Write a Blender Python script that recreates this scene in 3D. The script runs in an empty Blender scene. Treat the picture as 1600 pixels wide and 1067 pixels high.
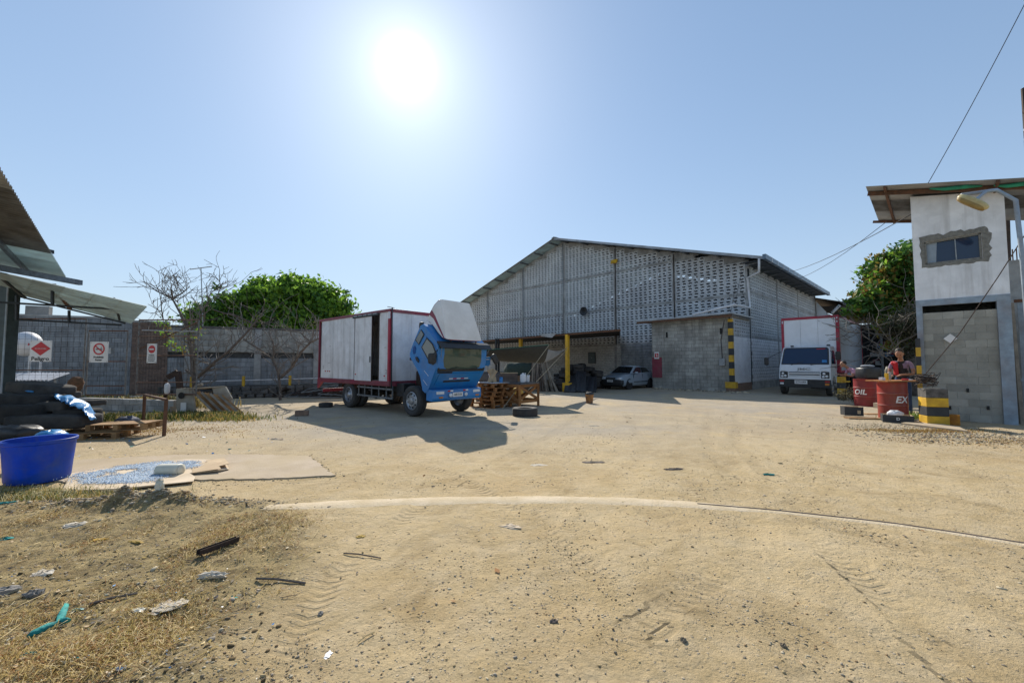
import bpy, math, random
import numpy as np
from mathutils import Vector, Matrix
random.seed(7); rng = np.random.default_rng(7)
SC = bpy.context.scene
COL = SC.collection
rad = math.radians
# ------------------------------------------------------------------ camera, light, exposure
F = 640.0; CX = 800.0; CY = 533.5; EYE = 1.6
TH = math.atan(33.5 / F)
CAM = Vector((0, 0, EYE))
cd = bpy.data.cameras.new('camera'); cam = bpy.data.objects.new('camera', cd); COL.objects.link(cam)
cam.location = CAM; cam.rotation_euler = (rad(90) + TH, 0, 0)
cd.sensor_width = 36; cd.lens = F / 1600 * 36; cd.clip_start = 0.05; cd.clip_end = 3000
SC.camera = cam

def ray(px, py):
    x = (px - CX) / F; z = (CY - py) / F
    return Vector((x, math.cos(TH) - math.sin(TH) * z, math.sin(TH) + math.cos(TH) * z))
def P(px, py, Z):
    d = ray(px, py); return CAM + d * (Z / d.y)
def G(px, py, z=0.0):
    d = ray(px, py); return CAM + d * ((z - EYE) / d.z)
def OP(px, py, A, B):
    d = ray(px, py); n = Vector((B[1] - A[1], -(B[0] - A[0]), 0))
    t = n.dot(Vector((A[0], A[1], 0)) - CAM) / n.dot(d)
    return CAM + d * t

SUN = ray(635, 105).normalized()
SEL = math.asin(SUN.z); SAZ = math.atan2(SUN.x, SUN.y)
SKY_STRENGTH = 0.13
w = bpy.data.worlds.new('World'); SC.world = w; w.use_nodes = True
nt = w.node_tree; nt.nodes.clear()
out = nt.nodes.new('ShaderNodeOutputWorld'); bg = nt.nodes.new('ShaderNodeBackground')
sky = nt.nodes.new('ShaderNodeTexSky'); sky.sky_type = 'NISHITA'; sky.sun_disc = False
sky.sun_elevation = SEL; sky.sun_rotation = SAZ
sky.altitude = 0; sky.air_density = 1.0; sky.dust_density = 0.35; sky.ozone_density = 3.5
# aureole of the hazy sun, a function of the direction in the sky only
tc = nt.nodes.new('ShaderNodeTexCoord'); dt = nt.nodes.new('ShaderNodeVectorMath'); dt.operation = 'DOT_PRODUCT'
dt.inputs[1].default_value = SUN
nt.links.new(tc.outputs['Generated'], dt.inputs[0])
ac = nt.nodes.new('ShaderNodeMath'); ac.operation = 'ARCCOSINE'; nt.links.new(dt.outputs['Value'], ac.inputs[0])
def mth(op, a, b):
    m = nt.nodes.new('ShaderNodeMath'); m.operation = op
    for i, q in enumerate((a, b)):
        if q is None: continue
        if isinstance(q, (int, float)): m.inputs[i].default_value = q
        else: nt.links.new(q, m.inputs[i])
    return m.outputs[0]
def gauss(s, amp):
    q = mth('MULTIPLY', ac.outputs[0], 1.0 / s); q = mth('POWER', q, 2.0); q = mth('MULTIPLY', q, -1.0)
    return mth('MULTIPLY', mth('EXPONENT', q, None), amp)
au = mth('ADD', gauss(0.029, 14.0), mth('ADD', gauss(0.085, 1.6), gauss(0.26, 0.8)))
mx = nt.nodes.new('ShaderNodeMix'); mx.data_type = 'RGBA'; mx.blend_type = 'ADD'; mx.inputs[0].default_value = 1.0
cm = nt.nodes.new('ShaderNodeVectorMath'); cm.operation = 'SCALE'; cm.inputs[0].default_value = (1.0, 0.98, 0.93)
nt.links.new(au, cm.inputs['Scale'])
gmn = nt.nodes.new('ShaderNodeGamma'); gmn.inputs[1].default_value = 0.56; nt.links.new(sky.outputs[0], gmn.inputs[0])
tn = nt.nodes.new('ShaderNodeVectorMath'); tn.operation = 'MULTIPLY'; tn.inputs[1].default_value = (1.16, 1.38, 1.60); nt.links.new(gmn.outputs[0], tn.inputs[0])
sx_ = nt.nodes.new('ShaderNodeSeparateXYZ'); nt.links.new(tc.outputs['Generated'], sx_.inputs[0])
hzf = mth('MULTIPLY', mth('EXPONENT', mth('MULTIPLY', mth('MAXIMUM', sx_.outputs[2], 0.0), -4.5), None), 0.75)
hm = nt.nodes.new('ShaderNodeMix'); hm.data_type = 'RGBA'; nt.links.new(hzf, hm.inputs[0]); nt.links.new(tn.outputs[0], hm.inputs[6]); hm.inputs[7].default_value = (3.35, 3.85, 4.2, 1)   # pale haze low in the sky
nt.links.new(hm.outputs[2], mx.inputs[6]); nt.links.new(cm.outputs[0], mx.inputs[7])
nt.links.new(mx.outputs[2], bg.inputs[0]); bg.inputs[1].default_value = SKY_STRENGTH
nt.links.new(bg.outputs[0], out.inputs[0])
sd = bpy.data.lights.new('sun', 'SUN'); so = bpy.data.objects.new('sun', sd); COL.objects.link(so)
sd.energy = 4.2; sd.angle = rad(0.5); sd.color = (1.0, 0.93, 0.82)
so.rotation_euler = SUN.to_track_quat('Z', 'Y').to_euler()
vs = SC.view_settings; vs.view_transform = 'Standard'; vs.look = 'None'; vs.gamma = 1; vs.exposure = 0.55
SC.render.engine = 'CYCLES'

# ------------------------------------------------------------------ helpers
def tag(o, label=None, cat=None, group=None, kind=None):
    if label: o['label'] = label
    if cat: o['category'] = cat
    if group: o['group'] = group
    if kind: o['kind'] = kind
    return o
def thing(name, label, cat, loc=(0, 0, 0), rz=0.0, group=None):
    o = bpy.data.objects.new(name, None); COL.objects.link(o); o.empty_display_size = 0.2
    o.location = loc; o.rotation_euler = (0, 0, rz)
    return tag(o, label, cat, group)
def frame(o, e1, e2):
    e1 = Vector(e1).normalized(); e2 = Vector(e2); e2 = (e2 - e1 * e2.dot(e1)).normalized(); e3 = e1.cross(e2)
    M = Matrix((e1, e2, e3)).transposed().to_4x4(); M.translation = Vector(o); return M

class MB:
    def __init__(s): s.v = []; s.f = []; s.m = []; s.M = None
    def add(s, vs, fs, mi=0):
        n = len(s.v)
        if s.M is not None: vs = [s.M @ Vector(p) for p in vs]
        s.v += [tuple(p) for p in vs]
        s.f += [tuple(i + n for i in f) for f in fs]; s.m += [mi] * len(fs)
        return s
    def box(s, c, d, rz=0.0, mi=0, R=None, taper=1.0):
        hx, hy, hz = d[0] / 2, d[1] / 2, d[2] / 2
        vs = []
        for z in (-1, 1):
            k = taper if z > 0 else 1.0
            for x, y in ((-1, -1), (1, -1), (1, 1), (-1, 1)): vs.append(Vector((x * hx * k, y * hy * k, z * hz)))
        if R is None: R = Matrix.Rotation(rz, 3, 'Z')
        vs = [R @ p + Vector(c) for p in vs]
        return s.add(vs, [(0, 3, 2, 1), (4, 5, 6, 7), (0, 1, 5, 4), (1, 2, 6, 5), (2, 3, 7, 6), (3, 0, 4, 7)], mi)
    def bx(s, a, b, mi=0):
        return s.box([(a[i] + b[i]) / 2 for i in range(3)], [abs(b[i] - a[i]) for i in range(3)], mi=mi)
    def beam(s, p0, p1, w_, h_, mi=0, up=(0, 0, 1)):
        p0 = Vector(p0); p1 = Vector(p1); d = (p1 - p0); L = d.length; d.normalize()
        u = Vector(up)
        if abs(d.dot(u)) > 0.97: u = Vector((0, 1, 0))
        sd_ = d.cross(u).normalized(); u2 = sd_.cross(d)
        R = Matrix((d, sd_, u2)).transposed()
        return s.box((p0 + p1) / 2, (L, w_, h_), mi=mi, R=R)
    def prism(s, poly, y0, y1, mi=0, caps=True):
        """poly of (x,z) extruded along y"""
        n = len(poly)
        vs = [(p[0], y0, p[1]) for p in poly] + [(p[0], y1, p[1]) for p in poly]
        fs = [(i, (i + 1) % n, n + (i + 1) % n, n + i) for i in range(n)]
        if caps: fs += [tuple(range(n - 1, -1, -1)), tuple(range(n, 2 * n))]
        return s.add(vs, fs, mi)
    def tube(s, pts, r, n=6, mi=0, cap=True):
        pts = [Vector(p) for p in pts]; m = len(pts)
        rs = r if isinstance(r, (list, tuple)) else [r] * m
        vs = []; fs = []; ref = None
        for i, p in enumerate(pts):
            d = (pts[min(i + 1, m - 1)] - pts[max(i - 1, 0)])
            d = d.normalized() if d.length > 1e-9 else Vector((0, 0, 1))
            if ref is None: ref = Vector((0, 0, 1)) if abs(d.z) < 0.9 else Vector((1, 0, 0))
            a = (ref - d * ref.dot(d))
            if a.length < 1e-6: a = Vector((0, 1, 0.1))
            a.normalize(); ref = a; b = d.cross(a)
            for k in range(n):
                t = 2 * math.pi * k / n
                vs.append(p + (a * math.cos(t) + b * math.sin(t)) * rs[i])
        for i in range(m - 1):
            for k in range(n):
                fs.append((i * n + k, i * n + (k + 1) % n, (i + 1) * n + (k + 1) % n, (i + 1) * n + k))
        if cap: fs += [tuple(range(n - 1, -1, -1)), tuple((m - 1) * n + k for k in range(n))]
        return s.add(vs, fs, mi)
    def lathe(s, prof, n=20, mi=0, c=(0, 0, 0), ax='Z', sx=1.0, sy=1.0):
        """profile of (r, h) round the axis; open or closed by r=0"""
        vs = []; fs = []; m = len(prof)
        for (r, h) in prof:
            for k in range(n):
                t = 2 * math.pi * k / n; a = r * math.cos(t) * sx; b = r * math.sin(t) * sy
                q = (a, b, h) if ax == 'Z' else ((a, h, b) if ax == 'Y' else (h, a, b))
                vs.append((q[0] + c[0], q[1] + c[1], q[2] + c[2]))
        for i in range(m - 1):
            for k in range(n):
                f = (i * n + k, i * n + (k + 1) % n, (i + 1) * n + (k + 1) % n, (i + 1) * n + k)
                fs.append(f if ax != 'Y' else f[::-1])
        return s.add(vs, fs, mi)
    def grid(s, fn, nu, nv, mi=0, thick=None):
        vs = []; fs = []
        for i in range(nu + 1):
            for j in range(nv + 1): vs.append(Vector(fn(i / nu, j / nv)))
        for i in range(nu):
            for j in range(nv):
                a = i * (nv + 1) + j; fs.append((a, a + nv + 1, a + nv + 2, a + 1))
        if thick:
            n = len(vs); t = Vector(thick); vs2 = vs + [p + t for p in vs]
            fs2 = fs + [tuple(k + n for k in f[::-1]) for f in fs]
            bd = [(i * (nv + 1)) for i in range(nu + 1)] + [nu * (nv + 1) + j for j in range(1, nv + 1)] + \
                 [i * (nv + 1) + nv for i in range(nu - 1, -1, -1)] + [j for j in range(nv - 1, 0, -1)]
            for k in range(len(bd)):
                a, b = bd[k], bd[(k + 1) % len(bd)]; fs2.append((b, a, a + n, b + n))
            vs, fs = vs2, fs2
        return s.add(vs, fs, mi)
    def cushion(s, c, d, rz=0.0, e=0.35, n=16, m=10, mi=0, R=None, wob=0.02):
        vs = []; fs = []
        if R is None: R = Matrix.Rotation(rz, 3, 'Z')
        sg = lambda x, p: math.copysign(abs(x) ** p, x)
        ph = random.random() * 9
        for i in range(m + 1):
            la = -math.pi / 2 + math.pi * i / m
            for j in range(n):
                lo = 2 * math.pi * j / n
                q = Vector((sg(math.cos(la), e) * sg(math.cos(lo), e) * d[0] / 2, sg(math.cos(la), e) * sg(math.sin(lo), e) * d[1] / 2, sg(math.sin(la), e) * d[2] / 2))
                q *= 1 + wob * math.sin(5 * lo + ph) * math.cos(3 * la + ph)
                vs.append(R @ q + Vector(c))
        for i in range(m):
            for j in range(n): fs.append((i * n + j, i * n + (j + 1) % n, (i + 1) * n + (j + 1) % n, (i + 1) * n + j))
        return s.add(vs, fs, mi)
    def build(s, name, mats, parent=None, smooth=False, bevel=0.0, kind=None, auto=None):
        me = bpy.data.meshes.new(name); me.from_pydata(s.v, [], s.f)
        if not isinstance(mats, (list, tuple)): mats = [mats]
        for m in mats: me.materials.append(m)
        if len(mats) > 1: me.polygons.foreach_set('material_index', s.m)
        if bevel:
            import bmesh
            bm = bmesh.new(); bm.from_mesh(me); bmesh.ops.remove_doubles(bm, verts=bm.verts, dist=1e-5)
            bmesh.ops.recalc_face_normals(bm, faces=bm.faces)
            eds = [e for e in bm.edges if len(e.link_faces) == 2 and e.calc_face_angle(0) > 0.35]
            bmesh.ops.bevel(bm, geom=eds, offset=bevel, segments=2, affect='EDGES', profile=0.6)
            bm.to_mesh(me); bm.free()
        if smooth:
            me.polygons.foreach_set('use_smooth', [True] * len(me.polygons))
            if auto: me.set_sharp_from_angle(angle=rad(auto))
        me.update()
        o = bpy.data.objects.new(name, me); COL.objects.link(o)
        if parent: o.parent = parent
        if kind: o['kind'] = kind
        return o
def fastmesh(name, V, Fc, mat, parent=None, kind=None, smooth=False, matidx=None):
    """V (n,3), Fc (m,k) arrays"""
    me = bpy.data.meshes.new(name); k = Fc.shape[1]
    me.vertices.add(len(V)); me.vertices.foreach_set('co', V.astype(np.float32).ravel())
    me.loops.add(Fc.size); me.loops.foreach_set('vertex_index', Fc.astype(np.int32).ravel())
    me.polygons.add(len(Fc)); me.polygons.foreach_set('loop_start', np.arange(0, Fc.size, k, dtype=np.int32))
    for m in (mat if isinstance(mat, (list, tuple)) else [mat]): me.materials.append(m)
    if matidx is not None: me.polygons.foreach_set('material_index', matidx.astype(np.int32))
    if smooth: me.polygons.foreach_set('use_smooth', np.ones(len(Fc), dtype=bool))
    me.update(calc_edges=True); me.validate()
    o = bpy.data.objects.new(name, me); COL.objects.link(o)
    if parent: o.parent = parent
    if kind: o['kind'] = kind
    return o
def dupmesh(src, name, parent, M):
    o = bpy.data.objects.new(name, src); COL.objects.link(o); o.parent = parent; o.matrix_local = M; return o
def copy_tree(o, parent=None):
    c = o.copy(); COL.objects.link(c); c.parent = parent
    for ch in list(o.children): copy_tree(ch, c)
    return c

# ------------------------------------------------------------------ materials
MATS = {}
def mat(name, c1=None, c2=None, rough=0.8, scale=6.0, bump=0.0, bscale=None, metal=0.0, dirt=None, dscale=1.2, damt=0.4, rnd=0.0, trans=0.0, spec=0.4, stretch=None, coat=0.0, contrast=(0.35, 0.65), streak=None):
    if name in MATS: return MATS[name]
    m = bpy.data.materials.new(name); m.use_nodes = True; N = m.node_tree.nodes; L = m.node_tree.links
    bs = N['Principled BSDF']; bs.inputs['Roughness'].default_value = rough; bs.inputs['Metallic'].default_value = metal
    bs.inputs['Specular IOR Level'].default_value = spec
    if coat: bs.inputs['Coat Weight'].default_value = coat; bs.inputs['Coat Roughness'].default_value = 0.15
    geo = N.new('ShaderNodeNewGeometry'); pos = geo.outputs['Position']
    if rnd:
        oi = N.new('ShaderNodeObjectInfo')
    if stretch:
        mp = N.new('ShaderNodeMapping'); mp.inputs['Scale'].default_value = stretch; L.new(pos, mp.inputs[0]); pos2 = mp.outputs[0]
    else: pos2 = pos
    def noise(sc, det=5, p=None, dist=0.0, ro=0.6):
        n = N.new('ShaderNodeTexNoise'); n.inputs['Scale'].default_value = sc; n.inputs['Detail'].default_value = det
        n.inputs['Roughness'].default_value = ro; n.inputs['Distortion'].default_value = dist
        L.new(p or pos2, n.inputs['Vector']); return n.outputs['Fac']
    def rng_(v, a, b, c=0.0, d=1.0):
        r = N.new('ShaderNodeMapRange'); r.inputs[1].default_value = a; r.inputs[2].default_value = b; r.inputs[3].default_value = c; r.inputs[4].default_value = d
        L.new(v, r.inputs[0]); return r.outputs[0]
    def mix(f, a, b, bt='MIX'):
        x = N.new('ShaderNodeMix'); x.data_type = 'RGBA'; x.blend_type = bt
        for i, q in ((0, f), (6, a), (7, b)):
            if isinstance(q, (int, float)): x.inputs[i].default_value = q
            elif isinstance(q, tuple): x.inputs[i].default_value = q + (1,)
            else: L.new(q, x.inputs[i])
        return x.outputs[2]
    c2 = c2 or tuple(q * 0.8 for q in c1)
    col = mix(rng_(noise(scale), *contrast), c1, c2)
    if dirt:
        col = mix(rng_(noise(dscale, 7, None, 0.6), 0.5 - 0.12, 0.5 + 0.22, 0, damt), col, dirt)
    if streak:
        mp = N.new('ShaderNodeMapping'); mp.inputs['Scale'].default_value = (3.0, 3.0, 0.25); L.new(pos, mp.inputs[0])
        col = mix(rng_(noise(1.6, 6, mp.outputs[0]), 0.5, 0.72, 0, streak[1]), col, streak[0])
    if rnd:
        col = mix(1.0, col, rngcol(N, L, rng_(oi.outputs['Random'], 0, 1, 1 - rnd, 1 + rnd)), 'MULTIPLY')
    L.new(col, bs.inputs['Base Color'])
    if bump:
        b = N.new('ShaderNodeBump'); b.inputs['Strength'].default_value = min(1.0, bump); b.inputs['Distance'].default_value = 0.02
        L.new(noise(bscale or scale * 4, 6), b.inputs['Height']); L.new(b.outputs[0], bs.inputs['Normal'])
    if trans:
        t = N.new('ShaderNodeBsdfTranslucent'); L.new(col, t.inputs[0]); ms = N.new('ShaderNodeMixShader'); ms.inputs[0].default_value = trans
        L.new(bs.outputs[0], ms.inputs[1]); L.new(t.outputs[0], ms.inputs[2]); L.new(ms.outputs[0], N['Material Output'].inputs[0])
    MATS[name] = m; return m
def rngcol(N, L, v):
    c = N.new('ShaderNodeCombineColor')
    for i in range(3): L.new(v, c.inputs[i])
    return c.outputs[0]

concrete = mat('concrete', (0.44, 0.44, 0.43), (0.32, 0.32, 0.315), 0.9, 3, 0.5, 30, dirt=(0.10, 0.095, 0.085), damt=0.7, rnd=0.1)
block_grey = mat('block_grey', (0.31, 0.33, 0.345), (0.22, 0.235, 0.25), 0.92, 2.2, 0.6, 45, dirt=(0.15, 0.15, 0.15), dscale=0.7, damt=0.75, rnd=0.14, streak=((0.08, 0.08, 0.085), 0.6))
block_annex = mat('block_annex', (0.47, 0.46, 0.42), (0.32, 0.31, 0.285), 0.92, 1.6, 0.6, 45, dirt=(0.17, 0.165, 0.14), dscale=0.6, damt=0.7, rnd=0.12, streak=((0.11, 0.10, 0.09), 0.6))
block_white = mat('block_white', (0.80, 0.81, 0.83), (0.68, 0.69, 0.72), 0.85, 2.0, 0.4, 40, dirt=(0.50, 0.49, 0.48), dscale=1.0, damt=0.4, rnd=0.04, streak=((0.5, 0.49, 0.48), 0.35))
block_cream = mat('block_cream', (0.60, 0.59, 0.57), (0.42, 0.41, 0.40), 0.88, 9.0, 0.6, 40, dirt=(0.22, 0.21, 0.20), dscale=1.0, damt=0.6, rnd=0.05)
block_brown = mat('block_brown', (0.24, 0.16, 0.12), (0.15, 0.105, 0.085), 0.92, 2.2, 0.6, 45, dirt=(0.08, 0.06, 0.05), rnd=0.16)
mortar = mat('mortar', (0.20, 0.195, 0.19), (0.14, 0.135, 0.13), 0.95, 5, 0.4, 50)
mortar_white = mat('mortar_white', (0.7, 0.7, 0.72), (0.6, 0.6, 0.62), 0.95, 5, 0.4, 50)
breeze = mat('breeze_cement', (0.56, 0.58, 0.59), (0.44, 0.455, 0.47), 0.92, 1.2, 0.3, 40, dirt=(0.34, 0.34, 0.35), dscale=0.35, damt=0.6, rnd=0.08)
tower_white = mat('tower_white_paint', (0.84, 0.85, 0.87), (0.74, 0.75, 0.77), 0.8, 2.5, 0.35, 30, dirt=(0.42, 0.42, 0.42), dscale=1.8, damt=0.45, streak=((0.38, 0.37, 0.36), 0.6))
tower_cem = mat('tower_cement', (0.33, 0.32, 0.28), (0.24, 0.235, 0.205), 0.93, 1.8, 0.5, 40, dirt=(0.38, 0.37, 0.33), dscale=2.4, damt=0.5, rnd=0.17)
cement_patch = mat('cement_patch', (0.24, 0.235, 0.21), (0.16, 0.155, 0.14), 0.95, 12, 0.8, 60)
zinc = mat('zinc_sheet', (0.40, 0.43, 0.46), (0.28, 0.30, 0.32), 0.45, 1.5, 0.1, 20, metal=0.6, dirt=(0.16, 0.12, 0.09), damt=0.6, rnd=0.12)
zinc_old = mat('old_zinc_sheet', (0.13, 0.135, 0.14), (0.05, 0.05, 0.05), 0.7, 2.5, 0.2, 20, metal=0.0, dirt=(0.14, 0.12, 0.10), damt=0.5, stretch=(1, 1, 6))
zinc_pale = mat('pale_zinc_sheet', (0.50, 0.62, 0.64), (0.38, 0.46, 0.48), 0.6, 1.5, 0.1, 20, metal=0.0, dirt=(0.30, 0.31, 0.28), damt=0.4, rnd=0.2, trans=0.3)
rust = mat('rusty_steel', (0.16, 0.075, 0.04), (0.08, 0.045, 0.03), 0.85, 12, 0.4, 60)
rust_dk = mat('dark_rusty_steel', (0.07, 0.045, 0.035), (0.04, 0.03, 0.025), 0.8, 12, 0.3, 60, metal=0.3)
steel_dk = mat('dark_painted_steel', (0.035, 0.04, 0.045), (0.02, 0.022, 0.025), 0.5, 8, 0.1, 40, metal=0.2)
steel_grey = mat('grey_steel', (0.22, 0.24, 0.26), (0.13, 0.14, 0.15), 0.5, 8, 0.1, 40, metal=0.5)
galv = mat('galvanised_steel', (0.36, 0.38, 0.39), (0.24, 0.25, 0.26), 0.5, 9, 0.1, 40, metal=0.5)
bluegrey = mat('blue_grey_paint', (0.30, 0.38, 0.46), (0.22, 0.28, 0.34), 0.6, 6, 0.2, 40, dirt=(0.2, 0.13, 0.09), damt=0.6)
yellow = mat('yellow_paint', (0.72, 0.43, 0.02), (0.52, 0.30, 0.02), 0.6, 5, 0.2, 40, dirt=(0.25, 0.16, 0.05), damt=0.5)
black_paint = mat('black_paint', (0.025, 0.028, 0.032), (0.04, 0.042, 0.045), 0.6, 5, 0.2, 40)
cab_blue = mat('cab_blue_paint', (0.012, 0.21, 0.55), (0.010, 0.17, 0.47), 0.38, 2, 0.0, dirt=(0.10, 0.16, 0.25), dscale=3, damt=0.35, coat=0.3)
cab_white = mat('white_truck_paint', (0.70, 0.72, 0.74), (0.62, 0.64, 0.66), 0.35, 2, dirt=(0.42, 0.40, 0.37), dscale=3, damt=0.2, coat=0.3)
box_white = mat('dirty_white_panel', (0.80, 0.79, 0.80), (0.70, 0.69, 0.69), 0.5, 1.5, 0.08, 15, dirt=(0.33, 0.30, 0.28), dscale=2.2, damt=0.4, rnd=0.05, streak=((0.33, 0.29, 0.27), 0.45))
fair_white = mat('fairing_white', (0.80, 0.77, 0.73), (0.70, 0.67, 0.63), 0.5, 2, 0.05, 15, dirt=(0.42, 0.38, 0.33), damt=0.3)
maroon = mat('maroon_paint', (0.27, 0.03, 0.06), (0.19, 0.025, 0.045), 0.5, 3, 0.1, 20, dirt=(0.2, 0.13, 0.12), damt=0.45)
red_trim = mat('red_trim_paint', (0.42, 0.03, 0.06), (0.30, 0.025, 0.045), 0.45, 3)
rubber = mat('tyre_rubber', (0.035, 0.035, 0.036), (0.055, 0.052, 0.05), 0.85, 6, 0.3, 30, dirt=(0.12, 0.105, 0.09), damt=0.4)
blackp = mat('black_plastic', (0.02, 0.021, 0.023), (0.035, 0.035, 0.036), 0.5, 8, 0.1, 30)
sheet_blk = mat('black_sheeting', (0.022, 0.024, 0.027), (0.035, 0.036, 0.04), 0.45, 5, 0.5, 8)
dark_fab = mat('dark_fabric', (0.045, 0.045, 0.045), (0.025, 0.025, 0.026), 0.95, 5, 0.5, 40, dirt=(0.15, 0.13, 0.11), damt=0.35, rnd=0.3)
rim_m = mat('rim_metal', (0.5, 0.51, 0.53), (0.36, 0.36, 0.37), 0.4, 8, metal=0.7, dirt=(0.15, 0.12, 0.1), damt=0.5)
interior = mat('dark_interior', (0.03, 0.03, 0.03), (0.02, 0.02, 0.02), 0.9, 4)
wood = mat('raw_wood', (0.40, 0.24, 0.11), (0.27, 0.155, 0.07), 0.85, 4, 0.3, 30, stretch=(1, 1, 8), rnd=0.22, dirt=(0.14, 0.09, 0.05), damt=0.4)
wood_or = mat('orange_wood', (0.40, 0.17, 0.05), (0.25, 0.105, 0.035), 0.8, 4, 0.3, 30, rnd=0.2, dirt=(0.1, 0.055, 0.03), damt=0.4)
wood_gr = mat('weathered_wood', (0.29, 0.25, 0.20), (0.17, 0.145, 0.115), 0.9, 4, 0.4, 30, rnd=0.25)
bark = mat('bark', (0.16, 0.13, 0.11), (0.09, 0.075, 0.065), 0.95, 8, 0.8, 30)
twig = mat('dry_twig', (0.22, 0.19, 0.165), (0.13, 0.115, 0.10), 0.9, 8)
leaf_a = mat('leaf_bright', (0.27, 0.44, 0.05), (0.12, 0.25, 0.03), 0.5, 1.2, trans=0.55)
leaf_b = mat('leaf_deep', (0.075, 0.17, 0.03), (0.035, 0.10, 0.02), 0.5, 1.5, trans=0.35)
leaf_y = mat('leaf_yellow', (0.24, 0.22, 0.03), (0.20, 0.10, 0.03), 0.6, 2.0, trans=0.4)
drygrass = mat('dry_grass', (0.52, 0.37, 0.12), (0.36, 0.27, 0.07), 0.8, 2.5, trans=0.25)
greengrass = mat('green_weed', (0.12, 0.17, 0.035), (0.22, 0.21, 0.06), 0.8, 1.5, trans=0.3)
card = mat('cardboard', (0.52, 0.39, 0.24), (0.42, 0.30, 0.18), 0.9, 4, 0.2, 30, rnd=0.1)
card_pale = mat('pale_cardboard', (0.62, 0.50, 0.36), (0.52, 0.41, 0.28), 0.9, 4, 0.2, 30)
tub_blue = mat('blue_polyethylene', (0.004, 0.10, 0.62), (0.004, 0.06, 0.45), 0.42, 2.4, 0.1, 10, dirt=(0.10, 0.14, 0.30), dscale=5, damt=0.5, trans=0.35, streak=((.14, .16, .25), .35))
tarp_blue = mat('blue_plastic_sheet', (0.06, 0.27, 0.55), (0.03, 0.17, 0.42), 0.35, 5, 0.5, 8)
teal = mat('teal_cloth', (0.02, 0.28, 0.25), (0.01, 0.19, 0.18), 0.8, 20, 0.4, 40)
offwhite = mat('off_white_plastic', (0.66, 0.64, 0.54), (0.56, 0.54, 0.44), 0.5, 5)
white_pl = mat('white_plastic', (0.72, 0.72, 0.73), (0.60, 0.60, 0.62), 0.5, 6, dirt=(0.4, 0.38, 0.35), damt=0.3)
paper = mat('white_sign_plate', (0.72, 0.71, 0.70), (0.65, 0.64, 0.63), 0.5, 4)
red_ink = mat('red_ink', (0.55, 0.035, 0.04), (0.48, 0.03, 0.035), 0.5, 4)
black_ink = mat('black_ink', (0.03, 0.03, 0.03), (0.04, 0.04, 0.04), 0.6, 4)
white_ink = mat('white_ink', (0.75, 0.75, 0.74), (0.68, 0.68, 0.67), 0.6, 4)
drum_red = mat('drum_red_paint', (0.38, 0.035, 0.025), (0.28, 0.03, 0.02), 0.45, 3, 0.1, 20, dirt=(0.16, 0.05, 0.03), damt=0.8, streak=((.2, .09, .06), .5))
drum_maroon = mat('drum_dark_red', (0.30, 0.025, 0.03), (0.20, 0.02, 0.022), 0.5, 3, 0.1, 20, dirt=(0.1, 0.04, 0.03), damt=0.5)
silver = mat('silver_car_paint', (0.36, 0.43, 0.50), (0.33, 0.40, 0.47), 0.28, 2, metal=0.25, coat=0.6)
lens = mat('lamp_lens', (0.72, 0.74, 0.76), (0.6, 0.62, 0.64), 0.12, 5, spec=0.8)
amber = mat('amber_lens', (0.6, 0.2, 0.02), None, 0.2)
redlens = mat('red_lens', (0.5, 0.02, 0.03), None, 0.25)
skin_m = mat('skin', (0.36, 0.19, 0.12), (0.30, 0.15, 0.095), 0.55, 10, spec=0.35)
hair_m = mat('hair', (0.025, 0.018, 0.014), (0.015, 0.01, 0.008), 0.6, 20, 0.5, 80)
pink_sh = mat('pink_shirt', (0.52, 0.30, 0.40), (0.42, 0.23, 0.33), 0.9, 6, 0.5, 25)
mauve_sh = mat('mauve_shirt', (0.28, 0.20, 0.30), (0.22, 0.16, 0.24), 0.9, 6, 0.5, 25)
jeans = mat('blue_jeans', (0.05, 0.09, 0.20), (0.03, 0.06, 0.14), 0.9, 9, 0.5, 40)
vest_bk = mat('black_vest', (0.02, 0.02, 0.024), (0.035, 0.033, 0.036), 0.85, 9, 0.4, 30)
vest_rd = mat('red_vest', (0.50, 0.02, 0.03), (0.42, 0.018, 0.025), 0.8, 9, 0.4, 30)
netgreen = mat('dark_green_net', (0.03, 0.05, 0.045), (0.02, 0.035, 0.03), 0.9, 20, 0.3, 60)
greytarp = mat('grey_tarp', (0.34, 0.36, 0.38), (0.24, 0.26, 0.28), 0.6, 3, 0.3, 10, trans=0.2)
rope_m = mat('rope', (0.34, 0.29, 0.20), None, 0.9)
cable_m = mat('cable', (0.05, 0.045, 0.05), None, 0.7)
rubble_m = mat('rubble_stone', (0.34, 0.31, 0.27), (0.22, 0.20, 0.175), 0.95, 9, 0.6, 50, rnd=0.25)
brick_red = mat('old_brick', (0.26, 0.17, 0.12), (0.18, 0.12, 0.09), 0.95, 9, 0.6, 50)
granule = mat('blue_granules', (0.25, 0.42, 0.62), (0.45, 0.58, 0.70), 0.6, 60)
def glass(name, col, rough=0.06, tr=0.0):
    m = bpy.data.materials.new(name); m.use_nodes = True; N = m.node_tree.nodes; L = m.node_tree.links
    b = N['Principled BSDF']; b.inputs['Base Color'].default_value = col + (1,); b.inputs['Roughness'].default_value = rough
    b.inputs['Specular IOR Level'].default_value = 0.9; b.inputs['Coat Weight'].default_value = 1.0; b.inputs['Coat Roughness'].default_value = 0.03
    n = N.new('ShaderNodeTexNoise'); n.inputs['Scale'].default_value = 1.5; bp = N.new('ShaderNodeBump'); bp.inputs['Strength'].default_value = 0.05
    L.new(n.outputs[0], bp.inputs['Height']); L.new(bp.outputs[0], b.inputs['Normal'])
    if tr: b.inputs['Transmission Weight'].default_value = tr
    MATS[name] = m; return m
glass_dk = glass('dark_glass', (0.015, 0.02, 0.022))
glass_gr = glass('green_tinted_glass', (0.07, 0.10, 0.075))
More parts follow.
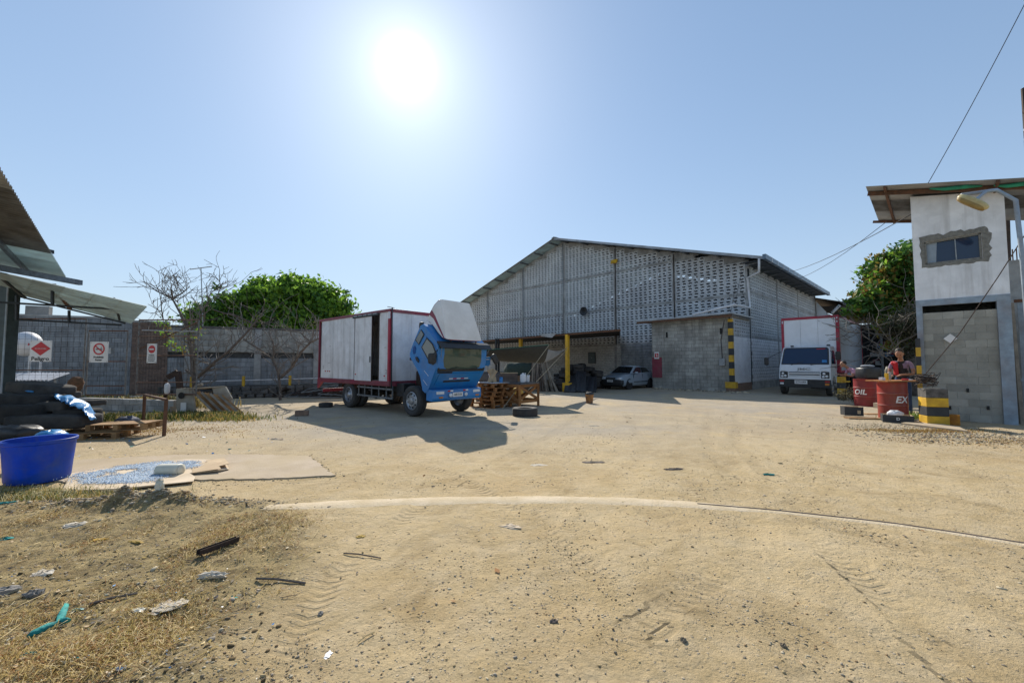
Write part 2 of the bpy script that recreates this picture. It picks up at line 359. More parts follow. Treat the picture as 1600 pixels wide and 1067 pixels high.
glass_bl = glass('blue_window_glass', (0.012, 0.03, 0.07))
for _n in ('blue_window_glass', 'green_tinted_glass'): MATS[_n].node_tree.nodes['Principled BSDF'].inputs['Coat Weight'].default_value = 0.15; MATS[_n].node_tree.nodes['Principled BSDF'].inputs['Specular IOR Level'].default_value = 0.45

# ------------------------------------------------------------------ text
def text(body, size, M, m, parent, name='lettering', bold=0.0, align='CENTER', bend=None, shear=0.0, sx=1.0):
    cu = bpy.data.curves.new(name, 'FONT'); cu.body = body; cu.size = size; cu.align_x = align; cu.align_y = 'CENTER'
    cu.extrude = 0.0012; cu.offset = bold; cu.shear = shear; cu.resolution_u = 3
    o = bpy.data.objects.new(name, cu)
    me = bpy.data.meshes.new_from_object(o); bpy.data.objects.remove(o)
    me.materials.clear(); me.materials.append(m)
    for v in me.vertices:
        v.co.x *= sx
        if bend:
            a = v.co.x / bend; r = bend + v.co.z + 0.002
            v.co = Vector((math.sin(a) * r, v.co.y, math.cos(a) * r - bend))
    me.transform(M); me.update()
    q = bpy.data.objects.new(name, me); COL.objects.link(q); q.parent = parent; return q

# ------------------------------------------------------------------ numpy noise and ground height
_T = rng.random((256, 256))
def vnoise(x, y):
    xi = np.floor(x).astype(int); yi = np.floor(y).astype(int); fx = x - xi; fy = y - yi
    fx = fx * fx * (3 - 2 * fx); fy = fy * fy * (3 - 2 * fy)
    a = _T[xi & 255, yi & 255]; b = _T[(xi + 1) & 255, yi & 255]; c = _T[xi & 255, (yi + 1) & 255]; d = _T[(xi + 1) & 255, (yi + 1) & 255]
    return (a * (1 - fx) + b * fx) * (1 - fy) + (c * (1 - fx) + d * fx) * fy - 0.5
def fbm(x, y, o=4):
    s = 0; a = 1.0
    for k in range(o): s = s + a * vnoise(x * 2 ** k + 17 * k, y * 2 ** k + 31 * k); a *= 0.5
    return s
def sstep(x, a, b):
    t = np.clip((x - a) / (b - a), 0, 1); return t * t * (3 - 2 * t)
KERB = [G(x, y) for x, y in ((415, 794), (520, 788), (640, 783), (760, 780.5), (880, 780), (980, 782.5), (1080, 788), (1180, 796), (1280, 806), (1400, 820), (1520, 838), (1640, 857))]
KX = np.array([p.x for p in KERB]); KY = np.array([p.y for p in KERB])
SLAB = [G(60, 748), G(500, 747), G(470, 716), G(270, 713), G(110, 722)]
def soilmask(x, y):
    # rubbish-strewn soil, front left
    e = -0.55 - 0.12 * y - 0.05 * y * y * (y < 6) + 0.5 * fbm(x * 0.8, y * 0.8, 3)
    m = sstep(e - x, -0.15, 0.6) * (1 - sstep(y, 4.5, 5.0))
    return m
def hz(x, y):
    x = np.asarray(x, float); y = np.asarray(y, float)
    near = np.exp(-np.maximum(y - 1, 0) / 14)
    h = 0.030 * fbm(x * 0.6, y * 0.6, 3) * near
    h = h + 0.010 * fbm(x * 5, y * 5, 3) * near
    h = h + 0.006 * fbm(x * 18, y * 18, 2) * near
    s = soilmask(x, y)
    h = h + s * (0.03 + 0.05 * fbm(x * 2.3 + 5, y * 2.3, 4) + 0.022 * np.abs(fbm(x * 9, y * 9, 3)))
    # wheel ruts sweeping from the right truck to the lower left
    for (x0, k, q) in ((3.2, 0.02, 0.0), (4.9, 0.02, 0.0), (0.4, 0.025, 1.0), (1.9, 0.025, 1.0)):
        cx = x0 + k * (y - 3) ** 2 - q * (3 - y) * 0.35
        d = (x - cx) / 0.16
        h = h - 0.010 * np.exp(-d * d) * near + 0.005 * np.exp(-((np.abs(d) - 1.9) / 0.6) ** 2) * near
    ky = np.interp(x, KX, KY)
    on = (x > KX[0] - 0.2)
    dk = (y - ky)
    kf = on * (1 - sstep(np.abs(dk), 0.13, 0.30)); h = h * (1 - 0.8 * kf)
    # flatten around slab and kerb
    fl = (sstep(x, SLAB[0].x - 0.5, SLAB[0].x) * (1 - sstep(x, SLAB[1].x - 0.25, SLAB[1].x + .2))) * sstep(y, 5.25, 5.55) * (1 - sstep(y, 6.9, 7.4))
    h = h * (1 - 0.95 * fl)
    # rubble heap at the slab edge
    c = G(225, 790)
    h = h + 0.13 * np.exp(-(((x - c.x) / 0.8) ** 2 + ((y - c.y + 0.02) / 0.15) ** 2)) * (1 + 1.2 * fbm(x * 6, y * 6, 3))
    return h * (y < 60)
def hz1(x, y): return float(hz(np.array([x]), np.array([y]))[0])
def axis(segs):
    o = []
    for a, b, s in segs: o += list(np.arange(a, b, s))
    return np.array(o + [segs[-1][1]])
xs = np.concatenate([-np.geomspace(400, 9.3, 60), axis([(-9, -5, 0.08), (-5, 5.5, 0.036), (5.5, 12, 0.09), (12, 26, 0.4)]), np.geomspace(27, 400, 40)])
ys = np.concatenate([axis([(-3, 0.6, 0.3), (0.6, 4.6, 0.026), (4.6, 7.5, 0.045), (7.5, 13, 0.09), (13, 30, 0.3)]), np.geomspace(31, 600, 50)])
XX, YY = np.meshgrid(xs, ys, indexing='ij'); HH = hz(XX, YY)
V = np.stack([XX.ravel(), YY.ravel(), HH.ravel()], 1)
nx, ny = len(xs), len(ys)
I = (np.arange(nx - 1)[:, None] * ny + np.arange(ny - 1)[None, :]).ravel()
FQ = np.stack([I, I + ny, I + ny + 1, I + 1], 1)

def ground_mat():
    m = bpy.data.materials.new('yard_ground'); m.use_nodes = True; N = m.node_tree.nodes; L = m.node_tree.links
    bs = N['Principled BSDF']; bs.inputs['Roughness'].default_value = 0.95; bs.inputs['Specular IOR Level'].default_value = 0.15
    geo = N.new('ShaderNodeNewGeometry'); pos = geo.outputs['Position']
    def noise(sc, det=6, ro=0.65, p=None, dist=0):
        n = N.new('ShaderNodeTexNoise'); n.inputs['Scale'].default_value = sc; n.inputs['Detail'].default_value = det; n.inputs['Roughness'].default_value = ro; n.inputs['Distortion'].default_value = dist
        L.new(p or pos, n.inputs['Vector']); return n.outputs['Fac']
    def rr(v, a, b, c=0.0, d=1.0):
        r = N.new('ShaderNodeMapRange'); r.inputs[1].default_value = a; r.inputs[2].default_value = b; r.inputs[3].default_value = c; r.inputs[4].default_value = d
        L.new(v, r.inputs[0]); return r.outputs[0]
    def mix(f, a, b, bt='MIX'):
        x = N.new('ShaderNodeMix'); x.data_type = 'RGBA'; x.blend_type = bt
        for i, q in ((0, f), (6, a), (7, b)):
            if isinstance(q, (int, float)): x.inputs[i].default_value = q
            elif isinstance(q, tuple): x.inputs[i].default_value = q + (1,)
            else: L.new(q, x.inputs[i])
        return x.outputs[2]
    def mul(a, b):
        x = N.new('ShaderNodeMath'); x.operation = 'MULTIPLY'
        for i, q in enumerate((a, b)):
            if isinstance(q, (int, float)): x.inputs[i].default_value = q
            else: L.new(q, x.inputs[i])
        return x.outputs[0]
    at = N.new('ShaderNodeAttribute'); at.attribute_name = 'soil'; soil = at.outputs['Fac']
    ag = N.new('ShaderNodeAttribute'); ag.attribute_name = 'grey'; grey = ag.outputs['Fac']
    sand = mix(rr(noise(0.45, 6), 0.35, 0.65), (0.55, 0.42, 0.235), (0.42, 0.31, 0.16))
    sand = mix(rr(noise(2.6, 8, 0.7), 0.40, 0.66, 0, 0.6), sand, (0.57, 0.46, 0.30))
    sand = mix(rr(noise(1.1, 7, 0.7, None, 1.0), 0.52, 0.70, 0, 0.65), sand, (0.27, 0.19, 0.09))
    sand = mix(rr(noise(14, 8, 0.8), 0.50, 0.70, 0, 0.5), sand, (0.27, 0.20, 0.10))
    sand = mix(rr(noise(0.22, 4, 0.6, None, 0.8), 0.50, 0.64, 0, 0.35), sand, (0.42, 0.27, 0.11))
    gr = mix(rr(noise(1.2, 7), 0.35, 0.65), (0.42, 0.36, 0.28), (0.32, 0.285, 0.235))
    so_ = mix(rr(noise(3.2, 8, 0.7), 0.38, 0.62), (0.22, 0.16, 0.075), (0.37, 0.285, 0.14))
    so_ = mix(rr(noise(9, 5), 0.52, 0.62, 0, 0.7), so_, (0.10, 0.075, 0.04))
    c = mix(mul(grey, rr(noise(0.9, 6), 0.25, 0.48)), sand, gr)
    c = mix(soil, c, so_)
    # fine gravel speckle
    def speck(sc, thr, ramp_lo, strength):
        v = N.new('ShaderNodeTexVoronoi'); v.inputs['Scale'].default_value = sc; L.new(pos, v.inputs['Vector'])
        ins = rr(v.outputs['Distance'], 0.22, 0.38, 1, 0)
        sep = N.new('ShaderNodeSeparateColor'); L.new(v.outputs['Color'], sep.inputs[0])
        sel = rr(sep.outputs[0], thr, thr + 0.02)
        pch = rr(noise(1.7, 5), 0.40, 0.62, ramp_lo, 1)
        return mul(mul(ins, sel), mul(pch, strength)), sep.outputs[1], ins
    s1, cc1, i1 = speck(38, 0.72, 0.1, 0.8)
    s2, cc2, i2 = speck(110, 0.5, 0.25, 0.75)
    c = mix(s2, c, mix(cc2, (0.15, 0.11, 0.06), (0.55, 0.46, 0.30)))
    c = mix(s1, c, mix(cc1, (0.13, 0.11, 0.09), (0.48, 0.43, 0.36)))
    av = N.new('ShaderNodeAttribute'); av.attribute_name = 'tread'; aw = N.new('ShaderNodeAttribute'); aw.attribute_name = 'tlen'
    sn = N.new('ShaderNodeMath'); sn.operation = 'SINE'; L.new(mul(aw.outputs['Fac'], 2 * math.pi / 0.085), sn.inputs[0])
    trd = mul(mul(rr(sn.outputs[0], -0.3, 0.5), av.outputs['Fac']), rr(noise(1.3, 4), 0.38, 0.6))
    c = mix(mul(trd, 0.35), c, (0.22, 0.165, 0.09))
    L.new(c, bs.inputs['Base Color'])
    hsum = N.new('ShaderNodeMath'); hsum.operation = 'ADD'
    L.new(mul(noise(30, 8, 0.78), 1.1), hsum.inputs[0]); L.new(mul(s1, 0.8), hsum.inputs[1])
    h2 = N.new('ShaderNodeMath'); h2.operation = 'ADD'; L.new(hsum.outputs[0], h2.inputs[0]); h3 = N.new('ShaderNodeMath'); h3.operation = 'SUBTRACT'; L.new(mul(noise(6, 6, 0.7), 1.6), h3.inputs[0]); L.new(mul(trd, 0.5), h3.inputs[1]); L.new(h3.outputs[0], h2.inputs[1])
    b = N.new('ShaderNodeBump'); b.inputs['Strength'].default_value = 1.0; b.inputs['Distance'].default_value = 0.017
    L.new(h2.outputs[0], b.inputs['Height']); L.new(b.outputs[0], bs.inputs['Normal'])
    return m
ground = fastmesh('ground', V, FQ, ground_mat(), smooth=True, kind='structure')
sa = ground.data.attributes.new('soil', 'FLOAT', 'POINT'); sa.data.foreach_set('value', soilmask(XX, YY).ravel().astype(np.float32))
gm = sstep(YY, 5.5, 10.5) * (0.75 + 0.4 * fbm(XX * .5, YY * .5, 3)) * (1 - 0.45 * sstep(XX, 2, 5) * (1 - sstep(YY, 9, 14)))
gm = np.maximum(gm, 0.0)
TR = [((1110, 636), (1103, 680), (1112, 720), (1180, 780), (1280, 850), (1400, 950), (1500, 1060)), ((1150, 636), (1150, 690), (1190, 735), (1290, 790), (1450, 880), (1620, 990)),
      ((900, 650), (860, 680), (780, 720), (700, 760), (600, 830), (520, 900), (470, 980), (430, 1066)), ((1300, 645), (1280, 700), (1240, 780), (1150, 880), (1000, 980), (900, 1066)), ((600, 715), (700, 740), (820, 800), (900, 870), (1000, 960), (1100, 1066)),
      ((980, 650), (1010, 700), (1080, 770), (1180, 850), (1330, 960), (1450, 1066)), ((760, 700), (900, 715), (1100, 740), (1400, 770), (1600, 800))]
TMk = np.zeros(XX.shape); TLn = np.zeros(XX.shape)
for pl_ in TR:
    g_ = [G(*q) for q in pl_]; acc = 0.0; gx = []; gl = []
    for a_, c_ in zip(g_[:-1], g_[1:]):
        L_ = math.hypot(c_.x - a_.x, c_.y - a_.y); tt_ = ((XX - a_.x) * (c_.x - a_.x) + (YY - a_.y) * (c_.y - a_.y)) / L_ ** 2; tc_ = np.clip(tt_, 0, 1)
        dd_ = ((XX - a_.x) * (c_.y - a_.y) - (YY - a_.y) * (c_.x - a_.x)) / L_
        ds_ = np.hypot(XX - a_.x - tc_ * (c_.x - a_.x), YY - a_.y - tc_ * (c_.y - a_.y)); mk_ = 1 - sstep(ds_, 0.09, 0.125)
        up_ = mk_ > TMk; TLn = np.where(up_ | (TMk == 0) & (ds_ < .4), acc + tt_ * L_ + np.abs(dd_) * 0.5, TLn); TMk = np.maximum(TMk, mk_); acc += L_
TMk = TMk * np.clip(.75 + 1.4 * fbm(XX * .8 + 4, YY * .8, 3), 0, 1) * sstep(YY, 1.6, 2.8)
HH = HH - 0.004 * TMk; ground.data.vertices.foreach_set('co', np.stack([XX.ravel(), YY.ravel(), HH.ravel()], 1).astype(np.float32).ravel()); ground.data.update()
for nm_, ar_ in (('tread', TMk * (1 - soilmask(XX, YY))), ('tlen', TLn)):
    q_ = ground.data.attributes.new(nm_, 'FLOAT', 'POINT'); q_.data.foreach_set('value', ar_.ravel().astype(np.float32))
ga = ground.data.attributes.new('grey', 'FLOAT', 'POINT'); ga.data.foreach_set('value', np.clip(gm, 0, 1).ravel().astype(np.float32))

# concrete strip and gate rail along the ruts
kerb_m = mat('dusty_concrete', (0.62, 0.51, 0.36), (0.54, 0.43, 0.28), 0.95, 5, 0.8, 40, dirt=(0.46, 0.36, 0.21), dscale=2.5, damt=0.7)
mb = MB(); N_ = 90; pts = []
for i in range(N_ + 1):
    x = KX[0] + (KX[-1] - KX[0]) * i / N_; y = np.interp(x, KX, KY); pts.append((x, y))
wd = lambda x: 0.23 * (1 - 0.7 * float(sstep(np.array(x), 1.6, 3.4))) * (0.5 + 0.5 * min(1, (x - KX[0]) / 0.5 + .1)) + 0.02 * math.sin(x * 6) + .012 * math.sin(x * 23)
vs_ = []; fs_ = []
for i, (x, y) in enumerate(pts):
    zt = max(hz1(x, y), hz1(x, y - .08), hz1(x, y + .08)) + 0.003; wv = wd(x) / 2
    for q, zz in ((-wv - .06, zt - 0.02), (-wv, zt), (0, zt + .001), (wv, zt), (wv + .06, zt - 0.02)): vs_.append((x, y + q, zz))
    if i:
        a = (i - 1) * 5
        for k in range(4): fs_.append((a + k, a + 5 + k, a + 6 + k, a + 1 + k))
mb.add(vs_, fs_); mb.build('concrete_strip', kerb_m, smooth=True, kind='structure')
rl = MB(); rl.tube([(x, y + 0.035, hz1(x, y) + 0.007) for x, y in pts if x > 2.1], 0.0065, 5)
tag(rl.build('gate_rail', mat('dusty_rail', (0.32, 0.24, 0.18), (0.20, 0.14, 0.11), .8, 12)), 'thin dark steel gate rail set in the ground, running off to the right edge', 'rail')
# concrete slab by the tub
slab_m = mat('slab_concrete', (0.46, 0.37, 0.27), (0.37, 0.29, 0.20), 0.95, 2, 0.4, 40, dirt=(0.40, 0.31, 0.18), damt=0.85)
mb = MB(); SLABX0 = [G(60, 752), G(150, 757), G(250, 752), G(330, 751), G(420, 749), G(470, 747), G(524, 744), G(505, 731), G(482, 713), G(380, 711), G(270, 712), G(110, 720)]
_rs = random.Random(6); SLABX = []
for i_, p_ in enumerate(SLABX0):
    q_ = SLABX0[(i_ + 1) % len(SLABX0)]; k_n = max(1, int((q_ - p_).length / .07))
    for k_ in range(k_n): SLABX.append(p_.lerp(q_, k_ / k_n) + Vector((_rs.gauss(0, .010), _rs.gauss(0, .012), 0)))
top = [(p.x, p.y, 0.018) for p in SLABX]; n = len(top)
mb.add(top + [(p[0], p[1], -0.1) for p in top], [tuple(range(n))] + [(i, n + i, n + (i + 1) % n, (i + 1) % n) for i in range(n)])
mb.build('concrete_slab', slab_m, kind='structure')

# ------------------------------------------------------------------ masonry
BUDGET = {}
BLOCKSRC = {}
def block_source(bw, bh, m, dep=0.05):
    k = (round(bw, 3), round(bh, 3), m.name)
    if k in BLOCKSRC: return BLOCKSRC[k]
    g = 0.0015 if m.name == 'tower_cement' else (0.002 if m.name == 'block_white' else 0.005)
    b = MB(); x = bw / 2 - g; z = bh / 2 - g; c = 0.003 if m.name == 'tower_cement' else 0.008
    vs = [(-x, -dep, -z), (x, -dep, -z), (x, -dep, z), (-x, -dep, z),
          (-x, 0, -z), (x, 0, -z), (x, 0, z), (-x, 0, z),
          (-x + c, c, -z + c), (x - c, c, -z + c), (x - c, c, z - c), (-x + c, c, z - c)]
    fs = [(0, 4, 5, 1), (1, 5, 6, 2), (2, 6, 7, 3), (3, 7, 4, 0), (4, 8, 9, 5), (5, 9, 10, 6), (6, 10, 11, 7), (7, 11, 8, 4), (8, 11, 10, 9)]
    b.add(vs, fs); me = bpy.data.meshes.new('block'); me.from_pydata(b.v, [], b.f); me.materials.append(m)
    BLOCKSRC[k] = me; return me
def blockwall(parent, M, L, Hh, bw, bh, m, mort, limit=0, keep=None, thick=0.14, name='block', backing=True, proud=0.006, seed=1):
    """blocks laid in running bond on the local plane x (along), z (up), outward +y, of frame M (relative to parent)"""
    rn = random.Random(seed); src = block_source(bw, bh, m)
    if backing:
        b = MB(); b.M = M; b.bx((0, -thick, 0), (L, -0.006, Hh)); b.build('mortar_core', mort, parent)
    items = []
    nr = int(round(Hh / bh)); hh = Hh / nr
    for r in range(nr):
        off = (r % 2) * bw / 2
        x = -off
        while x < L - 0.01:
            a = max(x, 0); e = min(x + bw, L); x += bw
            if e - a < 0.05: continue
            cx = (a + e) / 2; cz = (r + 0.5) * hh
            if keep and not keep(cx, cz, e - a): continue
            items.append((cx, cz, (e - a) / bw, hh / bh))
    W0 = parent.matrix_world_ if hasattr(parent, 'matrix_world_') else Matrix.Translation(parent.location) @ parent.rotation_euler.to_matrix().to_4x4()
    def dist(it): return ((W0 @ M @ Vector((it[0], 0, it[1]))) - CAM).length
    items.sort(key=dist)
    def mtx(it):
        T = Matrix.Translation((it[0], rn.uniform(0, proud), it[1])) @ Matrix.Rotation(rn.gauss(0, 0.004), 4, 'Z') @ Matrix.Rotation(rn.gauss(0, 0.003), 4, 'Y')
        return M @ T @ Matrix.Diagonal((it[2], 1, it[3], 1))
    for it in items[:limit]: dupmesh(src, name, parent, mtx(it))
    rest = items[limit:]
    if rest:
        v0 = np.array([tuple(v.co) for v in src.vertices]); f0 = np.array([tuple(p.vertices) for p in src.polygons])
        VV = []; FF = []
        for i, it in enumerate(rest):
            A = np.array(mtx(it)); VV.append(v0 @ A[:3, :3].T + A[:3, 3]); FF.append(f0 + i * len(v0))
        fastmesh('blockwork', np.concatenate(VV), np.concatenate(FF), m, parent, 'stuff')
def RM(rzdeg=0.0, loc=(0, 0, 0)): return Matrix.Translation(loc) @ Matrix.Rotation(rad(rzdeg), 4, 'Z')

def corrugated(b, o, e1, e2, L1, L2, pitch=0.13, amp=0.018, seg=4, mi=0, thick=0.003, wob=0.0):
    """sheet spanning e1*L1 (waves repeat along e1) and e2*L2 (ridges run along e2)"""
    o = Vector(o); e1 = Vector(e1).normalized(); e2 = Vector(e2).normalized(); nrm = e1.cross(e2).normalized()
    n = max(4, int(L1 / pitch * seg)); vs = []; fs = []
    for i in range(n + 1):
        s = L1 * i / n; h = amp * math.sin(2 * math.pi * s / pitch)
        for (t, k) in ((0, 0), (L2, 0)):
            vs.append(o + e1 * s + e2 * (t + (wob * math.sin(s * 9 + 1) if t else 0)) + nrm * h)
    for i in range(n): fs.append((2 * i, 2 * i + 2, 2 * i + 3, 2 * i + 1))
    m = len(vs); vs += [p + nrm * thick for p in vs]; fs += [tuple(q + m for q in f[::-1]) for f in fs]
    for i in range(n):
        fs.append((2 * i, 2 * i + m, 2 * i + 2 + m, 2 * i + 2)); fs.append((2 * i + 1, 2 * i + 3, 2 * i + 3 + m, 2 * i + 1 + m))
    return b.add(vs, fs, mi)

# breeze block: a cement square with two curved openings, cast in one piece
def breeze_source():
    s = 0.195
    cu = bpy.data.curves.new('breeze', 'CURVE'); cu.dimensions = '2D'; cu.fill_mode = 'BOTH'; cu.extrude = 0.045
    def spl(pts):
        q = cu.splines.new('POLY'); q.points.add(len(pts) - 1)
        for i, p in enumerate(pts): q.points[i].co = (p[0], p[1], 0, 1)
        q.use_cyclic_u = True
    spl([(-s, -s), (s, -s), (s, s), (-s, s)])
    for cx, cz, fl in ((-0.015, 0.075, 1), (0.015, -0.085, -1)):
        pts = []
        for k in range(7):      # outer arc
            a = rad(200 - 200 * k / 6) if fl > 0 else rad(20 - 200 * k / 6)
            pts.append((cx + 0.130 * math.cos(a), cz + 0.082 * math.sin(a) * (1.0)))
        for k in range(5):
            a = rad(10 + 150 * k / 4) if fl > 0 else rad(190 + 150 * k / 4)
            pts.append((cx + 0.050 * math.cos(a) - 0.02 * fl, cz - 0.03 * fl + 0.025 * math.sin(a)))
        spl(pts)
    o = bpy.data.objects.new('b', cu); me = bpy.data.meshes.new_from_object(o); bpy.data.objects.remove(o)
    me.transform(Matrix.Rotation(rad(90), 4, 'X')); me.materials.clear(); me.materials.append(breeze); me.name = 'breeze_block'
    return me
BREEZE = breeze_source()
import bmesh
_bm = bmesh.new(); _bm.from_mesh(BREEZE); bmesh.ops.triangulate(_bm, faces=_bm.faces); _bm.to_mesh(BREEZE); _bm.free()
def breeze_fill(parent, cells, M, limit, W0, seed=3):
    rn = random.Random(seed)
    cells = sorted(cells, key=lambda c: ((W0 @ M @ Vector((c[0], 0, c[1]))) - CAM).length)
    def mtx(c): return M @ Matrix.Translation((c[0], rn.uniform(-0.006, 0.004), c[1])) @ Matrix.Diagonal((c[2] / 0.39, 1, c[3] / 0.39, 1))
    for c in cells[:limit]: dupmesh(BREEZE, 'breeze_block', parent, mtx(c))
    v0 = np.array([tuple(v.co) for v in BREEZE.vertices]); f0 = np.array([tuple(p.vertices) for p in BREEZE.polygons])
    VV = []; FF = []
    for i, c in enumerate(cells[limit:]):
        A = np.array(mtx(c)); VV.append(v0 @ A[:3, :3].T + A[:3, 3]); FF.append(f0 + i * len(v0))
    if VV: fastmesh('breeze_blockwork', np.concatenate(VV), np.concatenate(FF), breeze, parent, 'stuff')

# ------------------------------------------------------------------ warehouse  (local: x along gable, -y along side wall, origin at near corner)
AW = Vector((-0.686, 0.728, 0)).normalized(); WHRZ = math.atan2(AW.y, AW.x); WHO = Vector((14.6, 25, 0))
WHM = Matrix.Translation(WHO) @ Matrix.Rotation(WHRZ, 4, 'Z'); BW_ = Vector((-AW.y, AW.x, 0)) * -1   # away along the side wall
wh = thing('warehouse', 'large gabled warehouse of pierced grey breeze blocks with corrugated roof', 'warehouse', WHO, WHRZ)
GW = 28.4; XA = 14.8; ZA = 12.35; SD = 18.6
def roofz(x): return 8.05 + (ZA - 8.05) * x / XA if x < XA else ZA + (8.3 - ZA) * (x - XA) / (GW - XA)
# lower solid courses
b = MB(); b.bx((9.1, -0.2, 0), (GW, -0.02, 2.95)); b.build('lower_wall_core', mortar, wh)
blockwall(wh, RM(0, (9.1, 0, 0)), GW - 9.1, 2.95, 0.4, 0.2, block_cream, mortar, 0, backing=False, seed=2)
blockwall(wh, RM(0, (4.8, 0, 0)), 4.27, 3.0, 0.4, 0.2, block_grey, mortar, 0, seed=4)
b = MB(); b.bx((4.0, -0.2, 0), (9.1, -0.15, 3.0)); b.build('lower_wall_core', mortar, wh)
b = MB(); b.bx((9.0, 0.0, 0.0), (9.1, 0.03, 2.97)); b.build('wall_edge', concrete, wh)
# bands, columns
b = MB()
for z in (3.02, 5.86, 8.75):
    xl = 0.0; xr = GW
    if z > 8: xl = XA * (z - 7.8) / (ZA - 8.05); xr = XA + (GW - XA) * (ZA - z - .12) / (ZA - 8.3)
    b.bx((xl, -0.17, z - 0.09), (xr, 0.008, z + 0.09))
b.build('beam', concrete, wh)
cols = [0.1, 4.76, 9.5, 14.6, 19.8, 25.0, GW - 0.1]
for i, x in enumerate(cols):
    b = MB(); b.bx((x - 0.11, -0.19, 0), (x + 0.11, 0.014, roofz(x) - 0.1)); b.build('column', concrete, wh)
for x, z0 in ((4.72, 4.6), (9.42, 3.0), (14.7, 3.2), (19.7, 3.1), (25.0, 3.0)):
    b = MB(); b.tube([(x, 0.06, z0), (x, 0.06, roofz(x) - 0.2)], 0.035, 6); b.build('downpipe', rust_dk if x < 12 else galv, wh, smooth=True)
cells = []; fills = MB(); nfill = 0
for i in range(len(cols) - 1):
    x0, x1 = cols[i] + 0.11, cols[i + 1] - 0.11; n = int(round((x1 - x0) / 0.39)); cw = (x1 - x0) / n
    for (z0, z1) in ((3.11, 5.77), (5.95, 8.66), (8.84, 13)):
        nr = int(round((min(z1, 8.66 if z1 < 9 else 99) - z0) / 0.39)) if z1 < 9 else 10
        rh = (z1 - z0) / nr if z1 < 9 else 0.39
        for k in range(n):
            cx = x0 + (k + 0.5) * cw; top = z0
            lim = min(roofz(cx - cw / 2), roofz(cx + cw / 2)) - 0.14
            for r in range(nr):
                if z0 + (r + 1) * rh > lim: break
                cells.append((cx, z0 + (r + 0.5) * rh, cw, rh)); top = z0 + (r + 1) * rh
            zt0, zt1 = roofz(cx - cw / 2) - 0.03, roofz(cx + cw / 2) - 0.03
            if top < min(z1, lim + 0.2) - 0.02 and top < zt0 - .02:
                if z1 < 9: zt0, zt1 = min(zt0, z1), min(zt1, z1)
                fills.prism([(cx - cw / 2, top), (cx + cw / 2, top), (cx + cw / 2, max(zt1, top + .01)), (cx - cw / 2, max(zt0, top + .01))], -0.12, -0.02)
fills.build('gable_infill', concrete, wh, kind='stuff')
breeze_fill(wh, cells, RM(0, (0, -0.06, 0)), 300, WHM)
# side wall (faces local -x)
S = RM(90, (0, 0, 0))       # frame: x -> local y, outward -> local -x ; we want along -y
def sidebox(y0, y1, z0, z1, x0=-0.0, x1=0.16): return (x0, -y1, z0), (x1, -y0, z1)
b = MB()
for z in (3.2, 6.0): b.bx(*sidebox(0.2, SD, z - 0.1, z + 0.1, -0.01, 0.16))
b.bx(*sidebox(0.2, SD, 7.75, 7.95, -0.01, 0.16))
b.build('beam', concrete, wh)
for y in (6.0, 12.0, SD - .1):
    b = MB(); b.bx((-0.02, -y - 0.12, 0), (0.17, -y + 0.12, 7.9)); b.build('column', concrete, wh)
scells = []
for (y0, y1) in ((0.2, 5.88), (6.12, 11.88), (12.12, SD - .22)):
    n = int(round((y1 - y0) / 0.39)); cw = (y1 - y0) / n
    for (z0, z1) in ((3.3, 5.9), (6.1, 7.75)):
        nr = int(round((z1 - z0) / 0.39)); rh = (z1 - z0) / nr
        for k in range(n):
            for r in range(nr): scells.append((y0 + (k + .5) * cw, z0 + (r + .5) * rh, cw, rh))
SM = Matrix.Translation((0.05, 0, 0)) @ Matrix(((0, 1, 0, 0), (-1, 0, 0, 0), (0, 0, 1, 0), (0, 0, 0, 1)))   # x->-y, y->x
breeze_fill(wh, scells, SM, 0, WHM, 5)
SW = Matrix(((0, -1, 0, 0), (-1, 0, 0, 0), (0, 0, 1, 0), (0, 0, 0, 1)))        # x->-y, y(out)->-x (mirrored, fine for blocks)
blockwall(wh, SW @ Matrix.Translation((0, 0, 0.45)), SD, 2.65, 0.4, 0.2, block_white, mortar_white, 0, seed=8)
b = MB(); b.bx((-0.03, -SD, 0), (0.16, 0.0, 0.45)); b.build('plinth', concrete, wh)
# dark inner hall: floor, far walls, ridge soffit
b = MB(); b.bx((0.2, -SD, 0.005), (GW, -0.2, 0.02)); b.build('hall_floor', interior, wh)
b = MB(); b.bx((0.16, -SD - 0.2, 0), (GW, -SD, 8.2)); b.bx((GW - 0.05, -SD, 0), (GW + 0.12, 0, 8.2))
b.prism([(0, 8.0), (8.5, 8.0), (8.5, roofz(8.5)), (0, 8.05)], -SD - 0.2, -SD); b.prism([(8.5, 8.0), (13.5, 8.0), (13.5, roofz(13.5) - .25), (8.5, roofz(8.5) - .25)], -SD - 0.2, -SD); b.prism([(13.5, 8.0), (GW, 8.2), (XA, ZA), (13.5, roofz(13.5))], -SD - 0.2, -SD); b.build('rear_wall', interior, wh)  # slot below the roof shaped to let light glint through the front blocks
